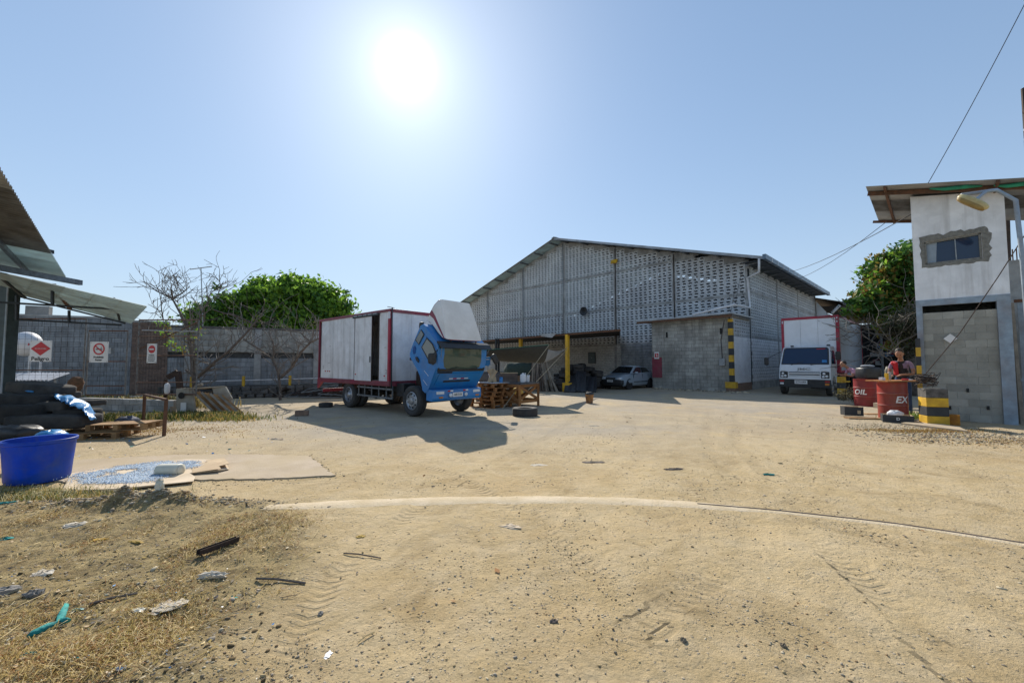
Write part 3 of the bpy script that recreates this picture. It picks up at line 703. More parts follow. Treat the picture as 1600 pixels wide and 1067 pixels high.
# roof: sheets of each slope (right slope local x<XA)
def slope(b, xa, za, xb, zb, y0, y1, mi=0):
    d = Vector((xb - xa, 0, zb - za)); corrugated(b, (xa, y0, za), (0, -1, 0), d, y0 - y1, d.length, 0.25, 0.022, 4, mi)
eR = (-1.15, 7.72); eL = (28.75, 8.2)
for k in range(12):
    y0 = 1.15 - k * 1.65; y1 = y0 - 1.69
    b = MB(); slope(b, eR[0], eR[1] + (k % 2) * .006, XA, ZA + 0.08 + (k % 2) * .006, y0, y1); b.build('roof_sheet', zinc, wh)
    b = MB(); slope(b, eL[0], eL[1] + (k % 2) * .006, XA + 0.01, ZA + 0.08 + (k % 2) * .006, y0, y1); b.build('roof_sheet', zinc_pale, wh)
b = MB(); b.prism([(XA - 0.3, ZA + 0.06), (XA, ZA + 0.17), (XA + 0.3, ZA + 0.06), (XA, ZA + 0.12)], 1.17, -SD - .6); b.build('ridge_cap', galv, wh)
# barge board and purlin ends under the gable overhang
b = MB(); b.beam((eR[0], 1.13, eR[1] - 0.05), (XA, 1.13, ZA + 0.0), 0.03, 0.16); b.build('barge_board', zinc, wh)
b = MB(); b.beam((eL[0], 1.13, eL[1] - 0.04), (XA, 1.13, ZA + 0.0), 0.03, 0.05); b.build('barge_board', rust, wh)
for t in np.linspace(0.04, 0.96, 8):
    x = XA + (eL[0] - XA) * t; z = ZA + 0.02 + (eL[1] - ZA) * t
    b = MB(); b.bx((x - 0.05, 0.0, z - 0.17), (x + 0.05, 1.12, z - 0.04)); b.build('purlin', steel_grey, wh)
    x = XA + (eR[0] - XA) * t; z = ZA + 0.02 + (eR[1] - ZA) * t
    b = MB(); b.bx((x - 0.05, 0.0, z - 0.17), (x + 0.05, 1.12, z - 0.04)); b.build('purlin', steel_grey, wh)
# eave gutter down the right side, made of joined lengths
gut = mat('gutter_metal', (0.20, 0.27, 0.34), (0.14, 0.19, 0.25), 0.4, 4, 0.1, 20, metal=0.4, dirt=(0.1, 0.1, 0.1), damt=0.4, rnd=0.3)
y = 1.3
while y > -17.3:
    b = MB(); b.bx((eR[0] - 0.14, y - 1.22, eR[1] - 0.16), (eR[0] + 0.04, y, eR[1] + 0.12)); b.build('gutter_length', gut, wh)
    b = MB(); b.bx((eR[0] - 0.155, y - 1.26, eR[1] - 0.17), (eR[0] + 0.04, y - 1.19, eR[1] + 0.13)); b.build('gutter_joint', white_pl, wh); y -= 1.24
b = MB(); b.bx((-1.0, -17.0, 7.58), (0.0, 1.0, 7.62)); b.build('eave_soffit', steel_dk, wh)
for y in np.arange(0.6, -17, -1.5):
    b = MB(); b.beam((-1.15, y, 7.66), (0, y, 7.5), 0.05, 0.1); b.build('eave_bracket', steel_grey, wh)
def W3(px, py, yy=None, xx=None):
    d = ray(px, py); A = AW; Bv = Vector((A.y, -A.x, 0))
    if yy is not None: t = (Bv.dot(WHO - Vector((0, 0, 0))) - yy - Bv.dot(Vector((0, 0, 0)))) / Bv.dot(d)
    else: t = (A.dot(WHO) + xx) / A.dot(d)
    p = CAM + d * t; return WHM.inverted() @ p
pp = [W3(1186, 404, yy=1.2), W3(1186, 425, yy=1.0), W3(1168, 434, yy=0.1), W3(1172, 481, yy=0.1)]
b = MB(); b.tube([Vector(p) for p in pp] + [Vector((-0.15, 3.2, pp[3].z - 0.12)), Vector((2.0, 3.6, 4.42))], 0.065, 8); b.build('rain_pipe', white_pl, wh, smooth=True)
b = MB(); b.tube([(0.02, 0.05, 7.4), (0.02, 0.05, 4.8), (0.0, 0.1, 0.3)], 0.05, 6); b.build('corner_pipe', steel_dk, wh, smooth=True)
for (x, z) in ((0.8, 7.3), (1.1, 6.7)):
    b = MB(); b.tube([(x - 0.9, 0.05, z - 1.2), (x - .4, 0.07, z), (x, 0.06, z - 2.0)], 0.012, 4); b.build('wall_cable', cable_m, wh)
# speaker horn and little lamp on the gable
p = W3(915, 487, yy=0.1); b = MB(); b.lathe([(0.0, 0.02), (0.10, 0.02), (0.14, 0.3), (0.36, 0.42), (0.38, 0.40), (0.16, 0.25), (0, 0.2)], 16, c=(p.x, 0, p.z), ax='Y'); 
tagh = thing('horn_speaker', 'dark round fan horn fixed on the breeze-block gable above the awning', 'loudspeaker', WHM @ Vector((0, 0, 0)), WHRZ); b.build('horn', blackp, tagh, smooth=True, auto=40)
p = W3(961, 409, yy=0.1)
lp = thing('wall_floodlight', 'small pale yellow floodlight high on the warehouse gable', 'floodlight', WHM @ Vector((p.x, 0.05, p.z)), WHRZ)
b = MB(); b.box((0, 0.18, 0), (0.55, 0.12, 0.32), R=Matrix.Rotation(rad(30), 3, 'X')); b.build('lamp_body', yellow, lp, bevel=0.02)
b = MB(); b.tube([(0, 0, 0.1), (0, 0.18, 0.05)], 0.03, 6); b.build('bracket', galv, lp)
# annex store
wa = thing('store_annex', 'small grey concrete-block store with flat rusty-edged roof against the warehouse', 'store room', WHM @ Vector((0, 3.25, 0)), WHRZ)
def keepA(x, z, w_): return True
blockwall(wa, RM(0, (0.12, 0, 0.0)), 4.64, 4.2, 0.42, 0.21, block_annex, mortar, 240, seed=11)
b = MB(); b.M = RM(0); b.bx((4.6, -3.2, 0), (4.76, -0.15, 4.15)); b.build('end_wall', block_annex, wa)
b = MB(); b.prism([(-0.25, 4.35), (5.6, 4.3), (5.6, 4.24), (-0.25, 4.29)], 0.55, -3.1); b.build('roof_sheet', zinc, wa)
b = MB(); b.bx((-0.2, 0.46, 4.12), (5.5, 0.54, 4.24)); b.build('fascia', rust, wa)
b = MB(); b.bx((0.0, -3.1, 4.12), (4.7, 0.0, 4.22)); b.build('ceiling', wood_gr, wa)
# annex side: white blocks with breeze above, facing local -x
blockwall(wa, SW @ Matrix.Translation((0.12, 0, 0.45)), 3.05, 2.65, 0.4, 0.2, block_white, mortar_white, 90, seed=12)
b = MB(); b.bx((-0.03, -3.15, 0), (0.14, -0.12, 0.45)); b.build('plinth', brick_red, wa)
ac_ = [(0.12 + (k + .5) * .38, 3.12 + (r + .5) * .39, .38, .39) for k in range(8) for r in range(3)]
breeze_fill(wa, ac_, Matrix(((0, 1, 0, 0.05), (-1, 0, 0, 0), (0, 0, 1, 0), (0, 0, 0, 1))), 24, WHM, 6)
b = MB(); b.bx((0.13, -3.1, 3.0), (0.2, -0.1, 4.1)); b.build('inner_wall', interior, wa)
for (x, z) in ((3.75, 3.35), (0.55, 3.4)):
    b = MB(); b.bx((x - 0.06, 0.012, z - 0.17), (x + 0.06, 0.02, z + 0.17)); b.build('vent_slot', interior, wa)
b = MB(); b.bx((0.35, 0.015, 1.45), (0.65, 0.14, 1.85)); b.build('meter_box', galv, wa, bevel=0.01)
b = MB(); b.tube([(0.5, 0.06, 1.85), (0.55, 0.05, 2.9), (0.35, 0.05, 4.0)], 0.02, 5); b.build('conduit', cable_m, wa)
# striped corner post
sp = thing('striped_corner_post', 'black and yellow striped post at the corner of the block store', 'post', WHM @ Vector((0.02, 3.3, 0)), WHRZ)
z = 0.55; k = 0
while z < 4.05:
    b = MB(); b.bx((-0.11, -0.11, z), (0.11, 0.11, min(z + 0.37, 4.05))); b.build('painted_band', yellow if k % 2 else black_paint, sp); z += 0.37; k += 1
b = MB(); b.bx((-0.24, -0.16, 0.22), (0.3, 0.2, 0.55)); b.build('base_block', yellow, sp)
b = MB(); b.bx((-0.2, -0.15, -.05), (0.28, 0.17, 0.22)); b.build('footing', brick_red, sp)
# fire extinguisher board
fx = thing('extinguisher_board', 'maroon fire-extinguisher board with small red and white sign on the block store', 'sign', WHM @ Vector((4.42, 3.27, 0)), WHRZ)
b = MB(); b.bx((-0.32, 0, 0.68), (0.32, 0.03, 1.95)); b.build('board', maroon, fx)
b = MB(); b.bx((-0.16, 0.031, 1.86), (0.16, 0.045, 2.3)); b.build('sign_plate', paper, fx)
b = MB(); b.bx((-0.12, 0.046, 1.95), (0.12, 0.05, 2.2)); b.build('red_field', red_ink, fx)
b = MB(); b.tube([(-0.02, 0.055, 1.99), (-0.02, 0.055, 2.11)], 0.03, 6); b.bx((-0.03, 0.051, 2.12), (0.05, 0.06, 2.15)); b.build('extinguisher_symbol', white_ink, fx)
# grey hatch in the lower wall
hp = W3(925, 559, yy=0.03)
hb = thing('wall_hatch', 'small dark grey metal hatch in the pale lower warehouse wall above the car', 'hatch', WHM @ Vector((hp.x, 0.02, hp.z)), WHRZ)
b = MB(); b.bx((-0.36, 0, -0.45), (0.36, 0.05, 0.45)); b.build('frame', steel_dk, hb)
b = MB(); b.bx((-0.31, 0.05, -0.4), (0.31, 0.062, 0.4)); b.build('door', mat('hatch_grey', (0.07, 0.10, 0.11), None, 0.6), hb); b = MB(); b.bx((-.03, .062, -.03), (.03, .08, .03)); b.build('knob', galv, hb)

# awning on yellow posts (local warehouse frame)
an = thing('awning', 'long low corrugated awning on yellow posts in front of the warehouse', 'awning', WHO, WHRZ)
f0, f1 = Vector((2.93, 9.9, 3.29)), Vector((14.6, 9.9, 3.14)); r0, r1 = Vector((9.05, 0.05, 3.75)), Vector((27.0, 0.05, 3.6))
nsh = 14
awm = mat('awning_sheet', (0.11, 0.105, 0.10), (0.06, 0.055, 0.055), 0.7, 3, 0.1, 20, metal=0.2, dirt=(0.13, 0.08, 0.05), damt=0.5, rnd=0.15)
for k in range(nsh):
    t0, t1 = k / nsh, (k + 1.02) / nsh
    a0, a1 = f0.lerp(f1, t0), f0.lerp(f1, t1); c0, c1 = r0.lerp(r1, t0), r0.lerp(r1, t1)
    b = MB(); up = Vector((0, 0, (k % 2) * 0.006))
    b.grid(lambda u, v: a0.lerp(a1, u).lerp(c0.lerp(c1, u), v) + up + Vector((0, 0, 0.018 * math.sin(u * 2 * math.pi * 6.0))), 24, 2, thick=(0, 0, 0.004)); b.build('roof_sheet', awm, an)
b = MB(); b.beam(f0 + Vector((0, -0.03, -0.06)), f1 + Vector((0, -0.03, -0.06)), 0.05, 0.08); b.build('front_beam', rust, an)
b = MB(); b.beam(f0 + Vector((0.05, -0.05, -0.07)), r0 + Vector((0.02, 0.1, -0.09)), 0.05, 0.1); b.build('end_beam', steel_dk, an)
for t in (0.3, 0.55, 0.8): 
    a = f0.lerp(r0, t); c = f1.lerp(r1, t); b = MB(); b.beam(a - Vector((0, 0, 0.07)), c - Vector((0, 0, 0.07)), 0.06, 0.09); b.build('purlin', steel_dk, an)
b = MB(); b.prism([(7.0, 3.32), (8.4, 3.3), (8.2, 3.16), (7.4, 3.05)], 9.9, 9.93); b.build('bent_flashing', zinc, an)
for (x, y) in ((6.33, 9.85), (10.6, 9.3)):
    z = 3.18; b = MB(); b.bx((x - 0.09, y - 0.09, 0), (x + 0.09, y + 0.09, z)); b.build('post', yellow, an)
    b = MB(); b.bx((x - 0.22, y - 0.2, 0), (x + 0.22, y + 0.2, 0.5)); b.build('post_base', yellow, an, bevel=0.02)
for px in (775, 779):
    q = WHM.inverted() @ P(px, 600, 27.0); b = MB(); b.bx((q.x - 0.05, q.y - 0.05, 0), (q.x + 0.05, q.y + 0.05, 3.2)); b.build('thin_post', steel_dk, an)

# building beyond, continuing the side wall
wk = thing('rear_workshop', 'lower dark-roofed workshop beyond the warehouse behind the white truck', 'workshop', WHO, WHRZ)
b = MB(); b.bx((-0.05, -42, 0), (0.3, -SD - 0.3, 6.6)); b.build('side_wall', block_grey, wk)
for k in range(10):
    y0 = -SD + 0.6 - k * 2.4; b = MB(); corrugated(b, (-2.1, y0, 6.95 + .006 * (k % 2)), (0, -1, 0), (1, 0, 0.3), 2.44, 9, 0.25, 0.025); b.build('roof_sheet', awm, wk)
b = MB(); b.bx((-2.25, -42, 6.75), (-2.08, -SD + 0.6, 7.0)); b.build('gutter', steel_grey, wk)
b = MB(); b.bx((-2.0, -42, 6.72), (0, -SD, 6.76)); b.build('soffit', interior, wk)
b = MB(); b.prism([(-1.9, 4.6), (-0.06, 4.6), (-0.06, 7.3)], -SD + 0.05, -SD - 0.05); b.build('triangular_gusset', cab_white, wk)
b = MB(); b.tube([W3(1300, 489, xx=-1.6), W3(1312, 477, xx=-2.15)], 0.11, 8); b.build('rain_pipe', white_pl, wk)
dm = [mat('door_pale_blue', (0.34, 0.42, 0.44), None, 0.6, 4, dirt=(0.2, 0.2, 0.2)), white_pl, bluegrey, mat('door_dark', (0.05, 0.07, 0.08), None, 0.6)]
for k, (px, w_) in enumerate(((1357, 10), (1365, 6), (1372, 8), (1383, 10))):
    q = W3(px, 560, xx=-0.5); b = MB(); b.bx((-0.5, q.y - 0.9, 0.2), (-0.4, q.y + 0.9, 2.9)); b.build('door', dm[k], wk)
b = MB(); b.bx((-1.2, -41, 3.3), (-0.1, -20, 3.4)); b.build('door_canopy', maroon, wk)
# open shed across the far right
sh = thing('dark_shed', 'open dark shed under thin flat roof between the white truck and the tower', 'shed', (0, 0, 0))
c0 = P(1352, 600, 27); c1 = P(1470, 600, 22)
def zat(py, Z): return P(1400, py, Z).z
dirv = Vector((c1.x - c0.x, c1.y - c0.y, 0)); ob = Vector((dirv.y, -dirv.x, 0)).normalized() * -1
b = MB(); A0 = Vector((c0.x, c0.y, 0)); A1 = Vector((c1.x, c1.y, 0)); back = Vector((1.8, 3.2, 0))
hR = zat(509, 25)
b.add([A0 + back, A1 + back, A1 + back + Vector((0, 0, hR)), A0 + back + Vector((0, 0, hR))], [(0, 1, 2, 3)]); b.add([A1, A1 + back, A1 + back + Vector((0, 0, hR)), A1 + Vector((0, 0, hR))], [(0, 1, 2, 3)])
b.build('back_wall', interior, sh)
b = MB(); b.beam(A0 + back * .5 + Vector((0, 0, hR)), A1 + back * .5 + Vector((0, 0, hR + .1)), 4.2, 0.06); b.build('roof_panel', steel_dk, sh)
b = MB(); b.beam(A0 + Vector((0, -.1, hR + .05)), A1.lerp(A0, .45) + Vector((0, -.1, hR + .05)), 0.1, 0.1); b.build('roof_edge', galv, sh)
for t, mm in ((0.28, galv), (0.0, steel_dk), (0.95, steel_dk)):
    q = A0.lerp(A1, t); b = MB(); b.tube([q, q + Vector((0, 0, hR - .02))], 0.07, 8); b.build('post', mm, sh)
for k in range(9):
    q = A0.lerp(A1, 0.34 + 0.05 * (k % 5)) + back * 0.4; z = 1.7 + 0.55 * (k // 3) - 0.1 * (k % 2)
    b = MB(); b.box((q.x, q.y, z), (0.55 + 0.2 * (k % 3), 0.4, 0.28), rz=0.3 * k); b.build('stored_box', [maroon, white_pl, black_paint, tarp_blue][k % 4], sh)
for k in range(2):
    b = MB(); q0 = A0.lerp(A1, .3) + back * .4; q1 = A0.lerp(A1, .62) + back * .4; z = 1.5 + .75 * k; b.beam(q0 + Vector((0, 0, z)), q1 + Vector((0, 0, z)), .5, .04); b.build('shelf', rust, sh)

# ------------------------------------------------------------------ trucks
def wheel(parent, c, R, w_, rm=rim_m, style=0, face=-1, name='wheel'):
    """axle along local y; visible hub on the side 'face' (-1 => -y)"""
    t = MB(); pr = [(R * 0.60, -w_ * 0.40), (R * 0.80, -w_ * 0.52), (R * 0.93, -w_ * 0.5), (R * 0.99, -w_ * 0.36), (R, -w_ * .12), (R * .975, -w_ * .11), (R * .975, -w_ * .07), (R, -w_ * .06),
                    (R, w_ * .06), (R * .975, w_ * .07), (R * .975, w_ * .11), (R, w_ * .12), (R * 0.99, w_ * 0.36), (R * 0.93, w_ * 0.5), (R * 0.80, w_ * 0.52), (R * 0.60, w_ * 0.40)]
    t.lathe(pr, 36, ax='Y', c=c); o = t.build(name, rubber, parent, smooth=True, auto=50)
    m = MB(); f = face * w_; 
    pr = [(R * .60, f * .42), (R * .56, f * .46), (R * .54, f * .3), (R * .50, f * .12), (R * .30, f * .2), (R * .26, f * .30), (R * .17, f * .46), (R * .08, f * .5), (0.001, f * .5)]
    if style: pr = [(R * .60, f * .42), (R * .56, f * .46), (R * .53, f * .3), (R * .50, f * .26), (R * .36, f * .42), (R * .22, f * .40), (R * .20, f * .52), (R * .10, f * .56), (0.001, f * .56)]
    m.lathe(pr, 30, ax='Y', c=c); m.lathe([(R * .60, -f * .4), (R * .45, -f * .1), (0.001, -f * .1)], 20, ax='Y', c=c)
    m.build('rim', rm, o, smooth=True, auto=35)
    h = MB()
    for k in range(8):
        a = k * math.pi / 4 + .2; rr_ = R * .43
        h.tube([(c[0] + rr_ * math.cos(a), c[1] + f * (.20 if not style else .30), c[2] + rr_ * math.sin(a)), (c[0] + rr_ * math.cos(a), c[1] + f * (.24 if not style else .40), c[2] + rr_ * math.sin(a))], R * .055, 8)
    h.build('rim_hole', interior, o, kind='stuff')
    n_ = MB()
    for k in range(8):
        a = k * math.pi / 4; rr_ = R * .25; n_.tube([(c[0] + rr_ * math.cos(a), c[1] + f * .3, c[2] + rr_ * math.sin(a)), (c[0] + rr_ * math.cos(a), c[1] + f * .46, c[2] + rr_ * math.sin(a))], R * .028, 6)
    n_.build('wheel_nut', galv, o, kind='stuff')
    return o

TU = Vector((0.75, -0.66, 0)).normalized(); TO = Vector((-3.03, 12.34, 0)); TRZ = math.atan2(TU.y, TU.x)
TMX = Matrix.Translation(TO) @ Matrix.Rotation(TRZ, 4, 'Z')
def TL(px, py, yy=0.0):
    """pixel to truck-local point in the plane y=yy"""
    n = Vector((-TU.y, TU.x, 0)); d = ray(px, py); t = (n.dot(TO) + yy - 0) / n.dot(d); return TMX.inverted() @ (CAM + d * t)
tk = thing('box_truck', 'white and maroon box truck with its blue cab tilted forward, parked in the yard', 'truck', TO, TRZ)
BW2 = 2.32
xf = TL(610, 483, -0.06).x; xr_ = TL(500, 500, -0.06).x; zt = 3.33; zb = 1.02; zsk = 0.86
ys = -0.06
# chassis
for y in (0.75, 1.55):
    b = MB(); b.bx((xr_ + 0.1, y - 0.04, 0.62), (1.0, y + 0.04, 0.84)); b.build('chassis_rail', steel_dk, tk)
for x in (-5.6, -4.6, -2.6, -1.4, -0.6, 0.5):
    b = MB(); b.bx((x - .05, 0.79, 0.64), (x + .05, 1.51, 0.8)); b.build('cross_member', steel_dk, tk)
for k, x in enumerate(np.arange(xr_ + .3, xf, 0.6)):
    b = MB(); b.bx((x - .03, ys + .06, 0.85), (x + .03, ys + BW2 - .06, 0.95)); b.build('floor_bearer', maroon, tk)
b = MB(); b.bx((xr_, ys + .02, 0.95), (xf, ys + BW2 - .02, 1.03)); b.build('box_floor', wood_gr, tk)
wheel(tk, (0, 0.14, 0.46), 0.46, 0.27, rim_m, 1, -1); wheel(tk, (0, 1.98, 0.46), 0.46, 0.27, rim_m, 1, 1)
RX = -3.82
wheel(tk, (RX, 0.10, 0.46), 0.46, 0.25, rim_m, 0, -1); wheel(tk, (RX, 0.42, 0.46), 0.46, 0.25, rim_m, 0, -1)
wheel(tk, (RX, 1.78, 0.46), 0.46, 0.25, rim_m, 0, 1); wheel(tk, (RX, 2.08, 0.46), 0.46, 0.25, rim_m, 0, 1)
b = MB(); b.tube([(RX, .2, .46), (RX, 1.9, .46)], 0.09, 10); b.lathe([(0.001, -.22), (.16, -.17), (.22, 0), (.16, .17), (.001, .22)], 12, c=(RX, 1.1, .46), ax='Y'); b.build('rear_axle', steel_dk, tk, smooth=True)
b = MB(); b.tube([(0, .2, .42), (0, 1.9, .42)], 0.06, 8); b.build('front_axle', steel_dk, tk)
for y in (.62, 1.6):
    b = MB()
    for k in range(4): b.bx((RX - .6 + k * .08, y - .035, .58 - k * .02), (RX + .6 - k * .08, y + .035, .596 - k * .02))
    b.build('leaf_spring', steel_dk, tk, kind='stuff')
b = MB(); b.tube([(-2.0, 1.75, .55), (-1.0, 1.75, .55)], .26, 14); b.build('fuel_tank', steel_dk, tk, smooth=True, auto=40)
b = MB(); b.bx((-.75, .7, .55), (.55, 1.5, 1.35)); b.build('engine', rust_dk, tk, bevel=.05)
b = MB(); b.lathe([(.001, -.18), (.2, -.17), (.2, .17), (.001, .18)], 16, c=(.62, 1.1, 1.05), ax='X'); b.tube([(.3, .8, 1.4), (-.3, .85, 1.5), (-.7, 1.0, 1.35)], .06, 8); b.build('radiator_fan', black_paint, tk)
b = MB(); b.bx((-1.0, .15, .55), (-.6, .6, .95)); b.build('battery_box', steel_dk, tk, bevel=.02)
# side guard
for z in (.50, .78):
    b = MB(); b.beam((-3.15, -.02, z), (-.95, -.02, z - .02), .03, .05); b.build('guard_rail', steel_grey, tk)
for x in (-3.1, -2.7, -2.25, -1.8, -1.35, -1.0):
    b = MB(); b.bx((x - .02, -.005, .44), (x + .02, .02, .87)); b.build('guard_upright', steel_grey, tk)
b = MB(); b.grid(lambda u, v: (RX + 0.56 * math.cos(math.pi * (0.15 + .7 * u)), -.03 + .55 * v, 0.46 + .56 * math.sin(math.pi * (0.15 + .7 * u))), 12, 1, thick=(0, 0, .01)); b.build('mudguard', rust, tk)
b = MB(); b.bx((xr_ + .03, 0.1, .45), (xr_ + .09, 2.1, .58)); b.build('rear_bumper', maroon, tk)
# box panels, near side
cuts = [TL(x, 550, ys).x for x in (502.3, 520.5, 536, 553)]
dx0, dx1 = TL(553, 550, ys - .03).x, TL(581.6, 550, ys - .03).x; ox1 = TL(592, 550, ys).x; px1 = TL(608.5, 550, ys).x
for a, c in zip(cuts[:-1], cuts[1:]):
    b = MB(); b.bx((a + .006, ys, zb), (c - .006, ys + .03, zt - .09)); b.build('side_panel', box_white, tk)
b = MB(); b.bx((dx0, ys, zb), (dx0 + .9, ys + .03, zt - .09)); b.build('side_panel', box_white, tk)
b = MB(); b.bx((dx0 + .12, ys - .055, zb - .02), (dx1, ys - .02, zt - .17)); dr = b.build('sliding_door', box_white, tk)
b = MB(); b.bx((dx1 - .10, ys - .075, 1.62), (dx1 - .06, ys - .055, 1.82)); b.build('handle', black_paint, dr)
b = MB(); b.bx((dx1 - .015, ys - .06, zb - .02), (dx1 + .01, ys - .015, zt - .17)); b.build('edge_strip', rust_dk, dr)
b = MB(); b.bx((ox1, ys, zb), (px1, ys + .03, zt - .09)); b.build('side_panel', box_white, tk)
b = MB(); b.bx((ox1 - .02, ys - .015, zb), (ox1 + .02, ys + .04, zt - .17)); b.build('door_jamb', rust_dk, tk)
b = MB(); b.beam((dx0 - .05, ys - .06, zt - .13), (ox1 + .05, ys - .06, zt - .13), .05, .07); b.build('door_track', steel_dk, tk)
for k in range(5):
    x = dx0 + (ox1 - dx0) * (k + .5) / 5; b = MB(); b.bx((x - .12, ys - .09, zt - .12), (x + .12, ys - .086, zt - .08)); b.build('track_bracket', galv, tk)
# far side, front, rear, roof
b = MB(); b.bx((xr_, ys + BW2 - .03, zb), (xf, ys + BW2, zt - .05)); b.build('far_side_wall', box_white, tk)
nF = 3
for k in range(nF):
    a = ys + .06 + (BW2 - .12) * k / nF; c = ys + .06 + (BW2 - .12) * (k + 1) / nF
    b = MB(); b.bx((xf - .03, a + .004, zb), (xf, c - .004, zt - .1)); b.build('front_panel', box_white, tk)
b = MB(); b.bx((xr_, ys + .03, zb), (xr_ + .03, ys + BW2 - .03, zt - .05)); b.build('rear_door', box_white, tk)
b = MB(); b.bx((xr_, ys, zt - .06), (xf, ys + BW2, zt - .02)); b.build('roof_panel', box_white, tk)
# maroon frame
def piece(nm, a, c, m=maroon, bv=0.008): q = MB(); q.bx(a, c); return q.build(nm, m, tk, bevel=bv)
piece('skirt_rail', (xr_ - .02, ys - .03, zsk), (xf + .02, ys + .02, zb))
piece('skirt_rail', (xf - .03, ys + .02, zsk), (xf + .03, ys + BW2, zb))
piece('skirt_ridge', (xr_ - .02, ys - .045, zsk + .05), (xf + .02, ys - .03, zsk + .085))
piece('top_rail', (xr_ - .02, ys - .03, zt - .09), (xf + .02, ys + .03, zt)); piece('top_rail', (xf - .03, ys + .03, zt - .11), (xf + .025, ys + BW2, zt))
piece('corner_post', (xf - .09, ys - .028, zb), (xf + .018, ys + .05, zt - .09), red_trim); piece('corner_post', (xr_ - .015, ys - .028, zb), (xr_ + .04, ys + .05, zt - .09))
piece('corner_post', (xf - .05, ys + BW2 - .05, zb), (xf + .02, ys + BW2 + .01, zt - .09))
b = MB(); b.prism([(xr_ - .03, zsk - .25), (xr_ + .35, zsk), (xr_ - .03, zsk)], ys - .03, ys + .06); b.build('skirt_corner', maroon, tk)
b = MB(); b.tube([(xf + .07, ys + .02, zt + .02), (xf + .07, ys + .03, .8), (xf - .1, ys + .1, .68)], .022, 6); b.build('drain_hose', black_paint, tk, smooth=True)
b = MB(); b.bx((xf - .05, ys - .05, zt - .32), (xf + .05, ys - .028, zt - .1)); b.build('clearance_lamp', white_pl, tk)
b = MB(); b.beam((xf - .12, ys - .02, zt + .07), (xf + .12, ys + .05, zt + .02), .05, .02); b.build('bent_flange', rust, tk)
for (px, py) in ((508.5, 579.7), (512, 579.7), (515, 580), (557.5, 584.5), (600.5, 587.3)):
    q = TL(px, py, ys - .005); b = MB(); b.bx((q.x - .035, ys - .012 - (.05 if px == 557.5 else 0), q.z - .02), (q.x + .035, ys - .001, q.z + .02)); b.build('side_marker', redlens, tk)
for (px, py) in ((516, 541), (514, 567), (602, 543), (606, 552)):
    q = TL(px, py, ys - .005); b = MB(); b.bx((q.x - .06, ys - .008, q.z - .004), (q.x + .06, ys - .001, q.z + .004)); b.build('scratch_plate', rust_dk, tk)
q = TL(605.5, 581, ys - .004); text('20', .2, TMX.inverted() @ TMX @ Matrix.Translation((q.x - .03, ys - .002, q.z)) @ Matrix.Rotation(rad(90), 4, 'X'), mat('faded_ink', (.35, .34, .34), None, .8), tk)
q = TL(505, 574, ys - .004); text('5', .2, Matrix.Translation((q.x, ys - .002, q.z)) @ Matrix.Rotation(rad(90), 4, 'X'), MATS['faded_ink'], tk)

# tilted cab: outline in (x, z) on the near side
CABW = 1.92; cy0, cy1 = -0.02, -0.02 + CABW
out_ = [(0.70, 0.73), (0.86, 0.88), (1.02, 1.12), (1.18, 1.33), (1.24, 1.45), (1.30, 1.85), (1.30, 2.10), (1.20, 2.22), (0.95, 2.44), (0.72, 2.66), (0.58, 2.74), (0.46, 2.70),
        (0.25, 2.40), (0.06, 2.12), (-0.06, 1.88), (-0.03, 1.76), (0.14, 1.58), (0.32, 1.40), (0.46, 1.22), (0.53, 1.02), (0.60, 0.80)]
b = MB(); n = len(out_)
rings = [(cy0 + .05, .955), (cy0 + .012, .985), (cy0, 1.0), (cy1, 1.0), (cy1 - .012, .985), (cy1 - .05, .955)]
# side skins closed, open floor
cx_, cz_ = .62, 1.75
vs_ = []; fs_ = []
rings = [(cy0 + .03, .97), (cy0, .99), (cy0 + .02, 1.0), (cy1 - .02, 1.0), (cy1, .99), (cy1 - .03, .97)]
for (y, k) in rings:
    for (x, z) in out_: vs_.append((cx_ + (x - cx_) * k, y, cz_ + (z - cz_) * k))
for r in range(1, 4):
    for i in range(n):
        fs_.append((r * n + i, r * n + (i + 1) % n, (r + 1) * n + (i + 1) % n, (r + 1) * n + i))
fs_.append(tuple(n + i for i in range(n - 1, -1, -1))); fs_.append(tuple(4 * n + i for i in range(n)))
b.add(vs_, fs_); cab = b.build('cab_shell', cab_blue, tk)
def cabpoly(nm, pts, m, proud=.006, th=.006, side=-1, parent=tk):
    q = MB(); y = cy0 if side < 0 else cy1
    loc = [TL(px, py, cy0) for px, py in pts]
    q.prism([(p.x, p.z) for p in loc], y + side * proud, y + side * (proud - th)) if side > 0 else q.prism([(p.x, p.z) for p in loc], y - proud, y - proud + th)
    return q.build(nm, m, parent)
def c4(pts, ox=490., oy=450., s=5.079): return [(ox + x / s, oy + y / s) for x, y in pts]
doorP = c4([(890, 380), (960, 455), (992, 520), (985, 610), (955, 690), (915, 800), (893, 835), (872, 770), (850, 690), (845, 600), (850, 500), (862, 440)])
cabpoly('door', doorP, cab_blue, .014, .012)
cabpoly('door_window_frame', c4([(902, 392), (952, 445), (982, 520), (975, 590), (952, 612), (925, 596), (890, 530), (858, 470)]), blackp, .020, .008)
cabpoly('door_window', c4([(905, 405), (946, 450), (972, 522), (966, 585), (950, 600), (930, 585), (898, 525), (867, 470)]), glass_dk, .026, .008)
cabpoly('rear_side_window_frame', c4([(856, 328), (882, 368), (838, 452), (808, 412)]), blackp, .016, .008)
cabpoly('rear_side_window', c4([(856, 338), (876, 368), (838, 442), (815, 410)]), mat('side_glass_grey', (0.16, 0.18, 0.19), None, .15, spec=.8), .022, .008)
cabpoly('door_handle', c4([(812, 548), (826, 545), (842, 575), (835, 592), (818, 572)]), black_paint, .03, .02)
